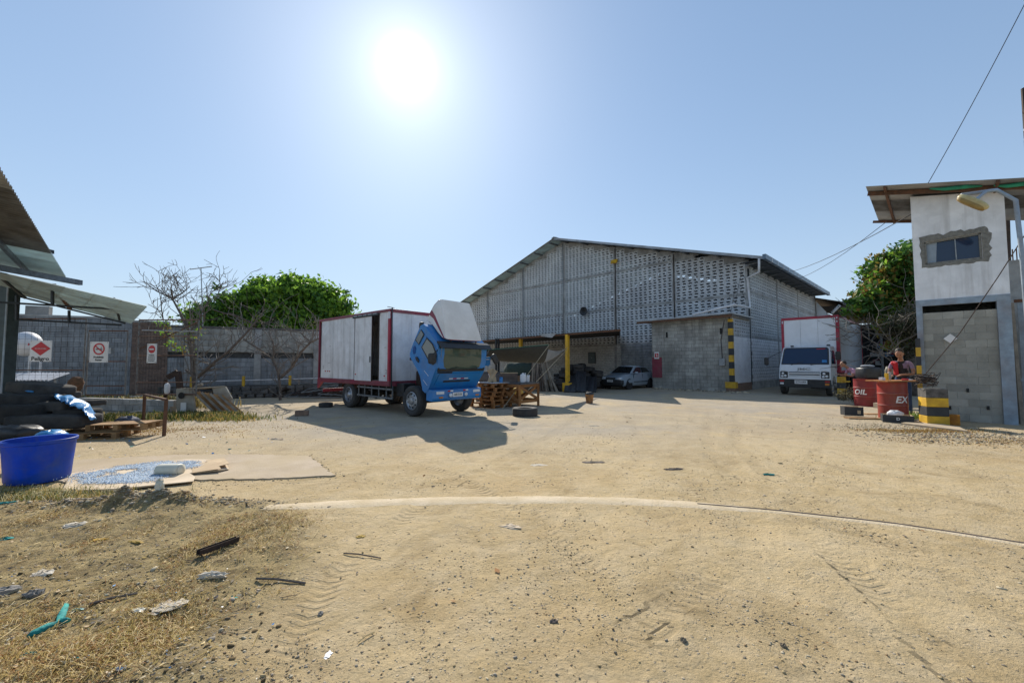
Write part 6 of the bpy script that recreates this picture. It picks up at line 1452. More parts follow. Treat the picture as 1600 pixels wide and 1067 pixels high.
for (xa, xb, yt, m, mo, lab) in specs:
    a, c = wat(xa), wat(xb); ht = wz((xa + xb) / 2, yt + (xa + xb) / 2 * .04)
    t = thing('block_wall', lab, 'wall', P0 + WE * a, WANG); Ln = c - a
    blockwall(t, OUTM(0), Ln, ht - .08, .4 if m is block_grey else .26, .2 if m is block_grey else .11, m, mo, 300, seed=seedk); seedk += 1
    b = MB(); b.bx((0, -.03, ht - .08), (Ln, .17, ht)); b.build('coping', concrete, t)
    if m is block_grey:
        for xx in (54,): 
            q = wat(xx) - a; b = MB(); b.bx((q - .35, .0, ht), (q + .35, .25, ht + .35)); b.build('water_tank_base', concrete, t)
a, c = wat(262), wat(640); ht = wz(400, 512)
t = thing('boundary_wall', 'long grey block wall with concrete posts behind the scrap and parked truck', 'wall', P0 + WE * a, WANG); Ln = c - a
zs0, zs1 = wz(400, 559), wz(400, 551)
blockwall(t, OUTM(0), Ln, zs0 - .02, .4, .2, block_grey, mortar, 300, seed=51)
blockwall(t, Matrix(((1, 0, 0, 0), (0, -1, 0, 0), (0, 0, 1, zs1), (0, 0, 0, 1))), Ln, ht - zs1 - .1, .6, .3, block_annex, mortar, 60, seed=52)
b = MB(); b.bx((0, .10, zs0 - .02), (Ln, .22, zs1)); b.build('dark_beam_recess', mat('stained_shaded_beam', (.05, .05, .05), (.08, .08, .08), .95), t)  # dark colour holds the shadow in the recess as well as stain
b = MB(); b.bx((0, -.04, ht - .1), (Ln, .18, ht)); b.build('coping', mat('stained_coping', (.08, .075, .07), (.14, .13, .12), .95, 6), t)
for px in (295, 403, 495, 575):
    q = wat(px) - a; b = MB(); b.bx((q - .14, -.10, 0), (q + .14, .02, ht - .1)); b.build('concrete_post', concrete, t)
# low plinth / bank at the wall foot
pk = thing('retaining_kerb', 'low dark rubble retaining kerb along the foot of the long block wall', 'kerb', P0 + WE * a, WANG)
rn = random.Random(12)
b = MB(); b.bx((0, -1.0, 0), (Ln, -.1, .56)); b.build('fill', mat('dark_soil', (.06, .055, .05), (.12, .11, .09), .95, 6, .8, 20), pk)
x = 0; srcs = []
while x < Ln - .3:
    for r in range(3):
        wv = rn.uniform(.28, .42); q = MB()
        if x < Ln: q.cushion((x + wv / 2 + (.15 if r else 0), -1.02, .09 + r * .17), (wv * 1.03, .22, .19), e=.45, n=8, m=5, wob=.06); q.build('stone', mat('wall_stone', (.13, .125, .12), (.08, .075, .07), .95, 8, .6, 30, rnd=.3), pk)
    x += .36
wp = thing('pipe_barrier', 'long thin white pipe carried on short yellow posts along the wall', 'barrier', (0, 0, 0))
Zp = 17.0; q0, q1 = P(316, 596, 15.6), P(505, 596.5, 18.2)
WO_ = Vector((WE.y, -WE.x, 0))
def wbk(px, off): return P0 + WE * wat(px) + WO_ * off
b = MB(); q0, q1 = wbk(318, .88), wbk(520, .88); b.tube([q0 + Vector((0, 0, .78)), q1 + Vector((0, 0, .86))], .022, 6); b.build('pipe', white_pl, wp)
for px in (311, 388, 457):
    q = wbk(px, .95); b = MB(); b.bx((q.x - .05, q.y - .05, .5), (q.x + .05, q.y + .02, 1.0)); b.build('post', yellow, wp)

# ------------------------------------------------------------------ fenced enclosure with warning signs
def bar(t, p0, p1, r, m, nm='bar', n=5): b = MB(); b.tube([p0, p1], r, n); return b.build(nm, m, t)
fe = thing('mesh_fence', 'rusty wire-mesh fence panel with posts round the gas enclosure', 'fence', (0, 0, 0))
fence_grey = mat('fence_grey', (.17, .18, .18), (.11, .09, .08), .7, 9)
def fpan(t, xa, xb, yt, yb, Za, Zb, mesh=True, rails=(.33,), verts=0):
    a0, a1 = P(xa, yt, Za), P(xb, yt, Zb); b0, b1 = P(xa, yb, Za), P(xb, yb, Zb)
    b0.x, b0.y = a0.x, a0.y; b1.x, b1.y = a1.x, a1.y
    bar(t, a0, b0, .022, fence_grey, 'post'); bar(t, a1, b1, .022, fence_grey, 'post'); bar(t, a0, a1, .022, rust, 'rail'); bar(t, b0, b1, .022, rust, 'rail')
    for f in rails: bar(t, b0.lerp(a0, f), b1.lerp(a1, f), .018, rust, 'rail')
    if mesh:
        b = MB(); n = int((a1 - a0).length / .16); m_ = int((a0 - b0).length / .16)
        for i in range(1, n): b.beam(a0.lerp(a1, i / n), b0.lerp(b1, i / n), .004, .004)
        for i in range(1, m_): b.beam(b0.lerp(a0, i / m_), b1.lerp(a1, i / m_), .005, .005)
        b.build('wire_mesh', rust_dk, t, kind='stuff')
ZF = 13.6
fpan(fe, 22, 135, 498, 618, 13.2, ZF)
gt1 = thing('mesh_gate', 'closed wire-mesh gate leaf carrying the no smoking sign', 'gate', (0, 0, 0)); fpan(gt1, 139, 200, 517, 617, ZF, 13.9, rails=(.14, .52))
gt2 = thing('mesh_gate', 'open wire-mesh gate leaf carrying the no entry sign, right', 'gate', (0, 0, 0)); fpan(gt2, 218, 311, 500, 616, 13.7, 12.6, rails=(.16, .52, .78))
b = MB(); b.tube([P(218, 545, 13.68), P(308, 504, 12.65)], .018, 5); b.build('brace', rust, gt2)
b = MB(); b.tube([P(222, 516, 13.6), P(310, 518, 12.6)], .018, 5); b.build('rail', galv, gt2)
lk = thing('low_block_kerb', 'low weathered block kerb below the wire-mesh fence', 'kerb', (0, 0, 0))
k0, k1 = G(118, 640), G(272, 646)
for i in range(14):
    for r in range(2):
        u = (i + (.5 if r else 0)) / 14; q = k0.lerp(k1, min(u, .98)); b = MB(); b.box((q.x, q.y + .1, .11 + r * .2), ((k1 - k0).length / 14 - .012, .22, .195), rz=math.atan2(k1.y - k0.y, k1.x - k0.x)); b.build('block', concrete, lk, bevel=.01)
def sign(label, px, py, w_, h_, Z, ang=0.0):
    p = P(px, py, Z); t = thing('warning_sign', label, 'sign', p, ang); b = MB(); b.bx((-w_ / 2, -.01, -h_ / 2), (w_ / 2, .004, h_ / 2)); b.build('plate', paper, t, bevel=.0); 
    for sx in (-1, 1):
        for sz in (-1, 1): q = MB(); q.lathe([(.001, -.012), (.012, -.012), (.012, -.008)], 8, c=(sx * (w_ / 2 - .03), 0, sz * (h_ / 2 - .03)), ax='Y'); q.build('bolt', rust, t)
    return t
XR = Matrix.Rotation(rad(90), 4, 'X')
s1 = sign('white warning sign with a red diamond and the word Peligro', 64, 548.5, .66, .68, 13.15, .05)
b = MB(); b.box((0, -.014, .08), (.37, .004, .37), R=Matrix.Rotation(rad(45), 3, 'Y')); b.v = [(x * 1.15, y, .08 + (z - .08) * .85) for x, y, z in b.v]; b.build('red_diamond', red_ink, s1)
text('Peligro', .17, Matrix.Translation((0, -.013, -.25)) @ XR, black_ink, s1, bold=.004, sx=1.15); text('GAS INFLAMABLE', .045, Matrix.Translation((0, -.018, .08)) @ XR, white_ink, s1)
s2 = sign('white no smoking sign with red ring, text Prohibido fumar', 155, 550, .60, .68, 13.4, 0)
def ring(t, cx, cz, r0, r1, m, nm, y=-.012): q = MB(); q.lathe([(r0, y), (r1, y), (r1, y - .004), (r0, y - .004), (r0, y)], 32, c=(cx, 0, cz), ax='Y'); q.build(nm, m, t)
ring(s2, 0, .10, .145, .19, red_ink, 'red_ring'); b = MB(); b.box((0, -.018, .10), (.32, .004, .035), R=Matrix.Rotation(rad(38), 3, 'Y')); b.build('red_bar', red_ink, s2)
b = MB(); b.bx((-.11, -.015, .075), (.08, -.012, .105)); b.bx((.085, -.015, .075), (.11, -.012, .105)); b.tube([(.07, -.014, .12), (.06, -.014, .15), (.09, -.014, .17)], .008, 4); b.build('cigarette', black_ink, s2, kind='stuff')
text('Prohibido', .085, Matrix.Translation((0, -.013, -.17)) @ XR, black_ink, s2, bold=.003); text('Fumar', .085, Matrix.Translation((0, -.013, -.26)) @ XR, black_ink, s2, bold=.003)
s3 = sign('narrow white sign with red no entry disc and four lines of text', 237.5, 552, .36, .62, 13.2, -.15)
q = MB(); q.lathe([(.001, -.016), (.125, -.016), (.125, -.010)], 32, c=(0, 0, .13), ax='Y'); q.build('red_disc', red_ink, s3); q = MB(); q.bx((-.085, -.021, .11), (.085, -.017, .15)); q.build('white_bar', white_ink, s3)
for k, tx in enumerate(('Prohibido', 'el ingreso a', 'personal no', 'autorizado')): text(tx, .055, Matrix.Translation((0, -.013, -.06 - .06 * k)) @ XR, black_ink, s3, bold=.001)
# white gas tank end
p = P(31, 537, 14.3); gtk = thing('gas_tank', 'round white gas tank end with small red diamond behind the fence', 'tank', (p.x, p.y, p.z))
b = MB(); b.cushion((0, .2, 0), (.80, .80, .86), e=1.0, n=24, m=16, wob=0); b.build('tank_shell', white_pl, gtk, smooth=True)
text('Duragas', .12, Matrix.Translation((.0, -.215, .17)) @ XR, mat('ink_blue', (.03, .1, .4), None, .6), gtk); b = MB(); b.box((.29, -.02, -.02), (.11, .02, .11), R=Matrix.Rotation(rad(45), 3, 'Y')); b.build('red_diamond', red_ink, gtk)
bar(gtk, (-.2, .5, -.4), (-.2, .5, -1.7 - (EYE - 1.6)), .04, white_pl, 'leg'); bar(gtk, (.2, .5, -.4), (.2, .5, -1.7), .04, white_pl, 'leg')
# corrugated white bench/cover by the fence
g = P(45, 588, 13.9); cv = thing('slatted_cover', 'low whitish corrugated cover behind the fence foot', 'cover', (g.x, g.y, 0))
b = MB(); corrugated(b, (-.9, -.3, g.z - .12), (1, 0, 0), (0, .7, .25), 1.9, .7, .12, .02); b.build('sheet', white_pl, cv); bar(cv, (-.8, 0, 0), (-.8, 0, g.z), .03, galv, 'leg'); bar(cv, (.9, 0, 0), (.9, 0, g.z), .03, galv, 'leg')
g = P(171, 548, 15); simple('meter_box', B3((g.x, g.y, g.z), (.2, .1, .22)), galv, 'small grey electric box on the wall beside the no smoking sign', 'electric box')

# ------------------------------------------------------------------ left open shed
sl_ = thing('open_shed', 'open steel shed with corrugated roof seen from below at the left edge', 'shed', (0, 0, 0))
E0 = Vector((-13.1, 12.0, 4.12)); E0 = P(103, 433, 12.0); E1 = P(0, 262, 5.35); ev = (E1 - E0); ed = ev.normalized(); od = Vector((ed.y, -ed.x, 0)).normalized(); 
if od.x > 0: od = -od
od = Vector((od.x, od.y, .12)).normalized()
LE = ev.length + 1.2; bands = [(0, .22, zinc_pale), (.22, .34, zinc_pale), (.34, .62, zinc_old), (.62, .80, zinc_old), (.80, 1.0, zinc)]
for a, c, m in bands:
    b = MB(); o_ = E0 + ed * LE * a; corrugated(b, o_ - Vector((0, 0, .01 * a)), ed, od, LE * (c - a) + .08, 4.5, .15, .022, 6); b.build('roof_sheet', m, sl_)
def shb(p0, p1, w_, h_, m, nm): b = MB(); b.beam(p0, p1, w_, h_, m and 0); return b.build(nm, m, sl_)
dn = Vector((0, 0, -.08))
shb(E0 + ed * .1 + od * .72 + dn, E0 + ed * LE + od * .72 + dn, .07, .10, steel_grey, 'purlin'); shb(E0 + ed * .1 + od * 2.4 + dn, E0 + ed * LE + od * 2.4 + dn, .07, .10, steel_grey, 'purlin')
q0, q1 = P(82, 394, 11.0), P(-40, 366, 9.0); shb(q0, q1, .08, .10, steel_dk, 'rafter')
q0, q1 = P(126, 442, 11.9), P(-30, 413, 9.6); shb(q0, q1, .12, .14, steel_grey, 'eave_beam')
# lower awning
N0, N1 = P(230, 479, 10.1), P(-60, 412, 7.9); M0, M1 = P(205, 505, 12.3), P(-60, 437, 10.5)
nb = 6
for k in range(nb):
    t0, t1 = k / nb, (k + 1.03) / nb; b = MB()
    a0, a1 = N0.lerp(N1, t0), N0.lerp(N1, t1); c0, c1 = M0.lerp(M1, t0), M0.lerp(M1, t1)
    b.grid(lambda u, v: (a0.lerp(c0, u)).lerp(a1.lerp(c1, u), v) + Vector((0, 0, +.02 * math.sin(u * 2 * math.pi * 16) + .005 * (k % 2))), 72, 1, thick=(0, 0, .003)); b.build('awning_sheet', zinc_pale, sl_)
for (p0, p1) in (((200, 480, 10.7), (-40, 423, 8.6)), ((198, 484, 11.0), (-40, 470, 9.6)), ((82, 452, 9.6), (82, 477, 9.6)), ((196, 505, 12.2), (25, 462, 10.9)), ((190, 508, 12.0), (25, 499, 10.9)), ((108, 485, 11.4), (108, 504, 11.4)), ((178, 466, 10.6), (187, 500, 11.6)), ((40, 466, 9.8), (-10, 425, 8.9)), ((26, 462, 10.2), (26, 500, 10.2))):
    shb(P(*p0), P(*p1), .045, .045, steel_dk, 'truss_bar')
shb(P(84, 446, 9.6), P(110, 482, 11.5), .07, .09, rust, 'purlin')
# post
p = P(8, 540, 10.3); b = MB(); zt3 = P(8, 436, 10.3).z; b.bx((p.x - .22, p.y - .15, 0), (p.x + .13, p.y + .15, zt3)); b.build('post', mat('dark_teal_steel', (.05, .075, .08), (.035, .05, .055), .5), sl_)
b = MB(); b.bx((p.x + .13, p.y - .15, 0), (p.x + .165, p.y - .13, zt3 - .2)); b.build('post_edge', bluegrey, sl_)

# ------------------------------------------------------------------ people
def person(name, label, base, joints, edges, eye, rz=0.0):
    """joints: name -> (pos, radius, material index of the bone that ends here); one continuous skinned body"""
    me = bpy.data.meshes.new('body'); nm = list(joints); idx = {k: i for i, k in enumerate(nm)}
    me.from_pydata([joints[k][0] for k in nm], [(idx[a], idx[b]) for a, b in edges], [])
    o = bpy.data.objects.new('body_src', me); COL.objects.link(o)
    sk = o.modifiers.new('s', 'SKIN'); sk.use_smooth_shade = True
    for i, k in enumerate(nm):
        r = joints[k][1]; r = r if isinstance(r, tuple) else (r, r); me.skin_vertices[0].data[i].radius = r; me.skin_vertices[0].data[i].use_root = (k == 'pelvis')
    su = o.modifiers.new('u', 'SUBSURF'); su.levels = 2; su.render_levels = 2
    bpy.context.view_layer.update(); dg = bpy.context.evaluated_depsgraph_get(); me2 = bpy.data.meshes.new_from_object(o.evaluated_get(dg)); bpy.data.objects.remove(o)
    me2.materials.clear()
    for m in eye['mats']: me2.materials.append(m)
    segs = [(Vector(joints[a][0]), Vector(joints[b][0]), joints[b][2]) for a, b in edges]
    for p in me2.polygons:
        c = p.center; best = 9; mi = 0
        for a, b_, k in segs:
            d = b_ - a; t = max(0, min(1, (c - a).dot(d) / d.length_squared)); ds = (c - a - d * t).length
            if ds < best: best = ds; mi = k
        p.material_index = mi; p.use_smooth = True
    root = thing('person', label, 'person', base, rz)
    bo = bpy.data.objects.new('body', me2); COL.objects.link(bo); bo.parent = root; return root
def hand(J, E, wrist, palm, dirv, side, mi, s=1.0, curl=.3):
    """five fingers of different lengths, thumb from the side of the palm"""
    w0 = Vector(J[wrist][0]); d = Vector(dirv).normalized(); sd_ = Vector(side).normalized(); dn = d.cross(sd_).normalized()
    if dn.z > 0: dn = -dn
    pc = w0 + d * .06 * s; J[palm] = (tuple(pc), (.034 * s, .018 * s), mi); E.append((wrist, palm))
    for k, (off, L) in enumerate(((-.030, .062), (-.010, .075), (.010, .07), (.030, .055))):
        a = pc + d * .03 * s + sd_ * off * s; b_ = a + (d + dn * curl * .5).normalized() * L * .5 * s; c = b_ + (d + dn * curl * 1.5).normalized() * L * .5 * s
        n = palm + 'f%d' % k; J[n + 'a'] = (tuple(a), .011 * s, mi); J[n + 'b'] = (tuple(b_), .0095 * s, mi); J[n + 'c'] = (tuple(c), .008 * s, mi); E += [(palm, n + 'a'), (n + 'a', n + 'b'), (n + 'b', n + 'c')]
    a = pc - sd_ * .035 * s - d * .02 * s; b_ = a - sd_ * .02 * s + d * .03 * s + dn * .01; c = b_ + d * .03 * s + dn * .012; n = palm + 't'
    J[n + 'a'] = (tuple(a), .013 * s, mi); J[n + 'b'] = (tuple(b_), .011 * s, mi); J[n + 'c'] = (tuple(c), .009 * s, mi); E += [(palm, n + 'a'), (n + 'a', n + 'b'), (n + 'b', n + 'c')]
def headbits(root, hc, fwd, up, s, hairlen=1.0):
    f = Vector(fwd).normalized(); u = Vector(up); u = (u - f * u.dot(f)).normalized(); r = f.cross(u); R = Matrix((r, f, u)).transposed(); hc = Vector(hc)
    b = MB(); b.cushion(hc + f * .008 * s, (.155 * s, .195 * s, .235 * s), e=.9, R=R, wob=0, n=20, m=14)
    b.cushion(hc + f * .105 * s - u * .012 * s, (.026 * s, .05 * s, .055 * s), e=.9, R=R, n=8, m=6); 
    for sg in (-1, 1): b.cushion(hc + r * sg * .08 * s - u * .01 * s, (.02 * s, .045 * s, .065 * s), e=.9, R=R, n=8, m=6)
    b.cushion(hc + f * .07 * s - u * .085 * s, (.07 * s, .07 * s, .06 * s), e=.9, R=R, n=10, m=8)
    b.build('head', skin_m, root, smooth=True, kind='stuff')
    b = MB(); 
    for sg in (-1, 1):
        b.cushion(hc + f * .094 * s + r * sg * .032 * s + u * .018 * s, (.026 * s, .016 * s, .014 * s), e=1, R=R, n=8, m=6)
        b.cushion(hc + f * .097 * s + r * sg * .032 * s + u * .038 * s, (.042 * s, .012 * s, .008 * s), e=1, R=R, n=8, m=4)
    b.build('eyes_and_brows', hair_m, root, kind='stuff'); b = MB(); b.cushion(hc + f * .094 * s - u * .055 * s, (.05 * s, .014 * s, .012 * s), e=1, R=R, n=8, m=4); b.build('mouth', mat('lips', (.25, .09, .07), None, .6), root)
    b = MB(); b.cushion(hc - f * .032 * s + u * .042 * s, (.170 * s, .185 * s, .19 * s), e=.9, R=R, wob=.03, n=20, m=12); b.build('hair', hair_m, root, smooth=True)
# man standing behind the drum board, looking down at his hands
Zm = 12.75; mb_ = Vector((P(1408, 560, Zm).x, Zm, 0)); vdir = (Vector((CAM.x, CAM.y, 0)) - mb_).normalized(); rz_m = math.atan2(vdir.y, vdir.x) + rad(90) - rad(8)   # local -y faces camera
s = 1.11
def S(x, y, z): return (x * s, y * s, z * s)
J = {'pelvis': (S(0, .08, .98), (.15, .12), 1), 'belly': (S(0, .05, 1.15), (.145, .11), 0), 'chest': (S(0, -.02, 1.36), (.17, .12), 0), 'neckb': (S(0, -.08, 1.52), (.065, .06), 0), 'neck': (S(0, -.13, 1.585), (.052, .055), 2), 'skull': (S(0, -.20, 1.66), (.06, .07), 2)}
E = [('pelvis', 'belly'), ('belly', 'chest'), ('chest', 'neckb'), ('neckb', 'neck'), ('neck', 'skull')]
for sg, n in ((-1, 'l'), (1, 'r')):
    J['sh' + n] = (S(sg * .185, -.04, 1.455), .068, 3); J['elm' + n] = (S(sg * .235, -.06, 1.28), .052, 3); J['el' + n] = (S(sg * .25, -.10, 1.14), .043, 2); J['wr' + n] = (S(sg * .13 - .08, -.34, 1.12), .028, 2)
    E += [('chest', 'sh' + n), ('sh' + n, 'elm' + n), ('elm' + n, 'el' + n), ('el' + n, 'wr' + n)]
    hand(J, E, 'wr' + n, 'pl' + n, (-sg * .5, -.8, -.2), (.8, -sg * .5, .1), 2, s)
    J['hp' + n] = (S(sg * .10, .08, .90), .105, 1); J['kn' + n] = (S(sg * .12, .03, .50), .070, 1); J['an' + n] = (S(sg * .13, .09, .09), .05, 1); J['to' + n] = (S(sg * .15, -.08, .04), .042, 4)
    E += [('pelvis', 'hp' + n), ('hp' + n, 'kn' + n), ('kn' + n, 'an' + n), ('an' + n, 'to' + n)]
pm = person('person', 'person in black and red vest over mauve short-sleeved shirt, standing at the drum board', mb_, J, E, {'mats': [vest_bk, jeans, skin_m, mauve_sh, black_paint]}, rz_m)
headbits(pm, S(0, -.225, 1.70), (0, -.72, -.62), (0, -.5, .8), s * 1.05)
b = MB(); cs = []
for i in range(9):
    for j in range(7):
        pass
def vestp(u, v):   # right breast panel in red, over the shirt
    z = 1.10 + .37 * v; x = -.17 + .12 * u; yy = .05 - .07 * (z - 1.15) / .2 - math.sqrt(max(.0, .021 - (x * .82) ** 2)) - .012
    return S(x, yy, z)
b.grid(vestp, 5, 7, thick=(0, .01, 0)); b.build('red_vest_panel', vest_rd, pm, smooth=True)
b = MB(); b.cushion(S(-.15, -.045, 1.43), (.13 * s, .20 * s, .12 * s), e=.8); b.build('red_vest_shoulder', vest_rd, pm, smooth=True)
# man in pink leaning into the truck door
Zp = 16.6; pb = Vector((P(1353, 600, Zp).x, Zp, 0)); R_rt = Vector((1, 0, 0))
J = {'pelvis': ((0, 0, .93), (.14, .13), 1), 'belly': ((-.20, 0, 1.08), (.135, .12), 0), 'chest': ((-.46, 0, 1.27), (.15, .13), 0), 'neckb': ((-.64, 0, 1.40), (.06, .06), 0), 'neck': ((-.70, 0, 1.45), (.05, .05), 2), 'skull': ((-.78, 0, 1.52), (.06, .06), 2)}
E = [('pelvis', 'belly'), ('belly', 'chest'), ('chest', 'neckb'), ('neckb', 'neck'), ('neck', 'skull')]
for sg, n in ((-1, 'l'), (1, 'r')):
    J['sh' + n] = ((-.54, sg * .17, 1.32), .065, 0); J['elm' + n] = ((-.58, sg * .21, 1.18), .052, 0); J['el' + n] = ((-.62, sg * .22, 1.06), .042, 2); J['wr' + n] = ((-.86, sg * .16, 1.12), .028, 2)
    E += [('chest', 'sh' + n), ('sh' + n, 'elm' + n), ('elm' + n, 'el' + n), ('el' + n, 'wr' + n)]
    hand(J, E, 'wr' + n, 'pl' + n, (-1, 0, .1), (0, sg, 0), 2)
    J['hp' + n] = ((.02, sg * .10, .84), .10, 1); J['kn' + n] = ((-.02 + .1 * sg, sg * .11, .48), .068, 1); J['an' + n] = ((.05 + .1 * sg, sg * .12, .09), .048, 1); J['to' + n] = ((-.13 + .1 * sg, sg * .13, .04), .04, 3)
    E += [('pelvis', 'hp' + n), ('hp' + n, 'kn' + n), ('kn' + n, 'an' + n), ('an' + n, 'to' + n)]
pp_ = person('person', 'person in pink shirt and jeans bending forward at the white truck door', pb, J, E, {'mats': [pink_sh, jeans, skin_m, black_paint]}, rad(-8))
headbits(pp_, (-.80, 0, 1.55), (-.9, 0, -.15), (-.1, 0, 1), 1.0)

# ------------------------------------------------------------------ work area by the truck
def tyre_mesh(R=.42, w_=.22):
    b = MB(); pr = [(R * .58, w_ * .40), (R * .74, w_ * .5), (R * .92, w_ * .5), (R * .985, w_ * .42), (R, w_ * .3), (R * .97, w_ * .28), (R * .97, w_ * .22), (R, w_ * .2), (R, w_ * .04), (R * .97, w_ * .03), (R * .97, -w_ * .03), (R, -w_ * .04), (R, -w_ * .2), (R * .97, -w_ * .22), (R * .97, -w_ * .28), (R, -w_ * .3), (R * .985, -w_ * .42), (R * .92, -w_ * .5), (R * .74, -w_ * .5), (R * .58, -w_ * .40), (R * .62, -w_ * .2), (R * .64, 0), (R * .62, w_ * .2), (R * .58, w_ * .4)]
    b.lathe(pr, 28); b.f = [f[::-1] for f in b.f]; return b
TYM = tyre_mesh().build('tyre', rubber, None, smooth=True, auto=45)
g = G(821, 652); TYM.location = (g.x, g.y + .42, .115); tag(TYM, 'single black truck tyre lying flat on the ground before the workbench', 'tyre')
TYM.scale = (.92, .92, 1.15)
g = G(505, 637); b = tyre_mesh(.24, .16); o = simple('worn_tyre', b, rubber, 'small worn tyre with holes lying flat beyond the box truck shadow', 'tyre', smooth=True); o.location = (g.x, g.y + .2, .08)
g = G(469, 650); simple('concrete_brick', B3((g.x, g.y + .1, .08), (.36, .2, .16), .3), brick_red, 'brown brick lying alone on the ground left of the box truck', 'brick', bevel=.015)
# tyre heap
rn = random.Random(17); tm = tyre_mesh(.33, .19); tmesh = tm.build('tyre', rubber, None, smooth=True, auto=45); me_t = tmesh.data; bpy.data.objects.remove(tmesh)
heapc = G(905, 611); k_ = 0
cols_ = [(868, 23.6, 3), (880, 23.3, 5), (884, 24.2, 7), (896, 24.6, 8), (905, 24.0, 8), (914, 24.9, 7), (922, 25.4, 7), (930, 25.0, 6), (874, 24.6, 5), (912, 26.0, 8), (899, 26.0, 8), (938, 26.0, 6)]
for px, Z, n in cols_:
    x = P(px, 600, Z).x
    for k in range(n):
        o = bpy.data.objects.new('heaped_tyre', me_t); COL.objects.link(o)
        o.location = (x + rn.gauss(0, .07), Z + rn.gauss(0, .07), .1 + k * .185 + rn.uniform(0, .02)); o.rotation_euler = (rn.gauss(0, .10), rn.gauss(0, .10), rn.uniform(0, 6)); o.scale = (rn.uniform(.85, 1.05),) * 2 + (1,)
        tag(o, 'old black tyre in the big tyre heap behind the yellow post', 'tyre', 'tyres heaped under the awning')
for i, (x0, x1, yt, lab) in enumerate(((884, 900, 586, 'left black plastic sheet draped down the tyre heap'), (900, 916, 580, 'middle black plastic sheet draped down the tyre heap'), (916, 932, 588, 'right black plastic sheet draped down the tyre heap'))):
    a0, a1 = P(x0, yt, 23.4), P(x1, yt, 23.3); c0, c1 = G(x0 - 3, 613), G(x1 - 1, 613.5); b = MB()
    b.grid(lambda u, v: a0.lerp(a1, u).lerp(c0.lerp(c1, u), v) + Vector((0, -.12 * math.sin(v * 3) + .05 * math.sin(u * 11 + i * 2 + v * 2), .02 * math.sin(u * 7))), 14, 8, thick=(0, .01, 0)); simple('black_sheet', b, sheet_blk, lab, 'plastic sheet', smooth=True)
# pallets
def pallet(name, label, M, m=wood, Lx=1.2, Ly=1.0, group=None, seed=0):
    t = thing(name, label, 'pallet', group=group); t.matrix_basis = M; rn = random.Random(seed)
    for k in range(7):
        y = -Ly / 2 + .045 + (Ly - .09) * k / 6; b = MB(); b.box((rn.uniform(-.01, .01), y, .133), (Lx, .09, .018)); b.build('top_board', m, t)
    for x in (-Lx / 2 + .05, 0, Lx / 2 - .05): b = MB(); b.box((x, 0, .115), (.09, Ly, .018)); b.build('stringer_board', m, t)
    for x in (-Lx / 2 + .05, 0, Lx / 2 - .05):
        for y in (-Ly / 2 + .05, 0, Ly / 2 - .05): b = MB(); b.box((x, y, .062), (.09, .10, .088)); b.build('foot_block', m, t)
    for y in (-Ly / 2 + .05, 0, Ly / 2 - .05): b = MB(); b.box((0, y, .009), (Lx, .10, .018)); b.build('bottom_board', m, t)
    return t
g = G(752, 640); 
for k in range(6):
    pallet('wooden_pallet', ['lowest', 'second lowest', 'third', 'fourth', 'second highest', 'topmost'][k] + ' orange-brown pallet in the stack beside the truck bumper', Matrix.Translation((g.x + .28 + .03 * math.sin(k * 2), g.y + 1.0 + .03 * math.cos(k * 3), .146 * k)) @ Matrix.Rotation(TRZ + .05 * math.sin(k * 5), 4, 'Z'), wood_or, group='pallets stacked beside the box truck', seed=k)
pt = .146 * 6
simple('foil_sheet', B3((g.x + .3, g.y + .95, pt + .01), (1.05, .8, .012), TRZ), white_pl, 'whitish sheet covering the pallet stack beside the truck', 'sheet')
for i, (dx, dy, w_, h_, m, ang, lab) in enumerate(((.22, .8, .16, .5, card, .5, 'brown paper sack slumped to the left on the pallet stack'), (.42, .85, .2, .5, card, -.35, 'brown paper sack leaning right on the pallet stack'), (.32, 1.0, .25, .3, white_pl, 0, 'crumpled whitish bag behind the brown sacks on the pallet stack'))):
    b = MB(); b.lathe([(.001, 0), (w_ * .4, 0), (w_ * .55, h_ * .3), (w_ * .45, h_ * .7), (w_ * .6, h_), (w_ * .5, h_ * .96), (.001, h_ * .8)], 10); R_ = Matrix.Rotation(ang, 4, 'Y'); b.v = [tuple(R_ @ Vector(p)) for p in b.v]
    o = simple('paper_sack', b, m, lab, 'sack', smooth=False); o.location = (g.x + dx, g.y + dy, pt + .02)
# workbench
N_, R_b, L_b = G(812, 638), G(841, 634), G(779, 634.5); Bk = R_b + (L_b - N_)
wb = thing('workbench', 'rough orange-brown timber workbench with crossed braces beyond the flat tyre', 'workbench', (0, 0, 0)); hz_ = .88
def tb(p0, p1, w_, h_, nm, m=wood_or): b = MB(); b.beam(p0, p1, w_, h_); return b.build(nm, m, wb)
for q in (N_, R_b, L_b, Bk): tb(q, q + Vector((0, 0, hz_ - .06)), .09, .09, 'leg')
for a, c in ((N_, R_b), (N_, L_b), (L_b, Bk), (Bk, R_b)):
    up = Vector((0, 0, 1)); tb(a + up * .22, c + up * .22, .03, .11, 'lower_rail'); tb(a + up * (hz_ - .1), c + up * (hz_ - .1), .03, .10, 'upper_rail')
    d = (c - a).cross(up).normalized() * .05
    tb(a + up * .26 - d, c + up * (hz_ - .14) - d, .03, .09, 'brace'); tb(a + up * (hz_ - .14) + d * .4, c + up * .26 + d * .4, .03, .09, 'brace')
topm = mat('bench_top', (.12, .12, .125), (.07, .07, .07), .6, 6, .2, 30, dirt=(.2, .12, .07), damt=.5)
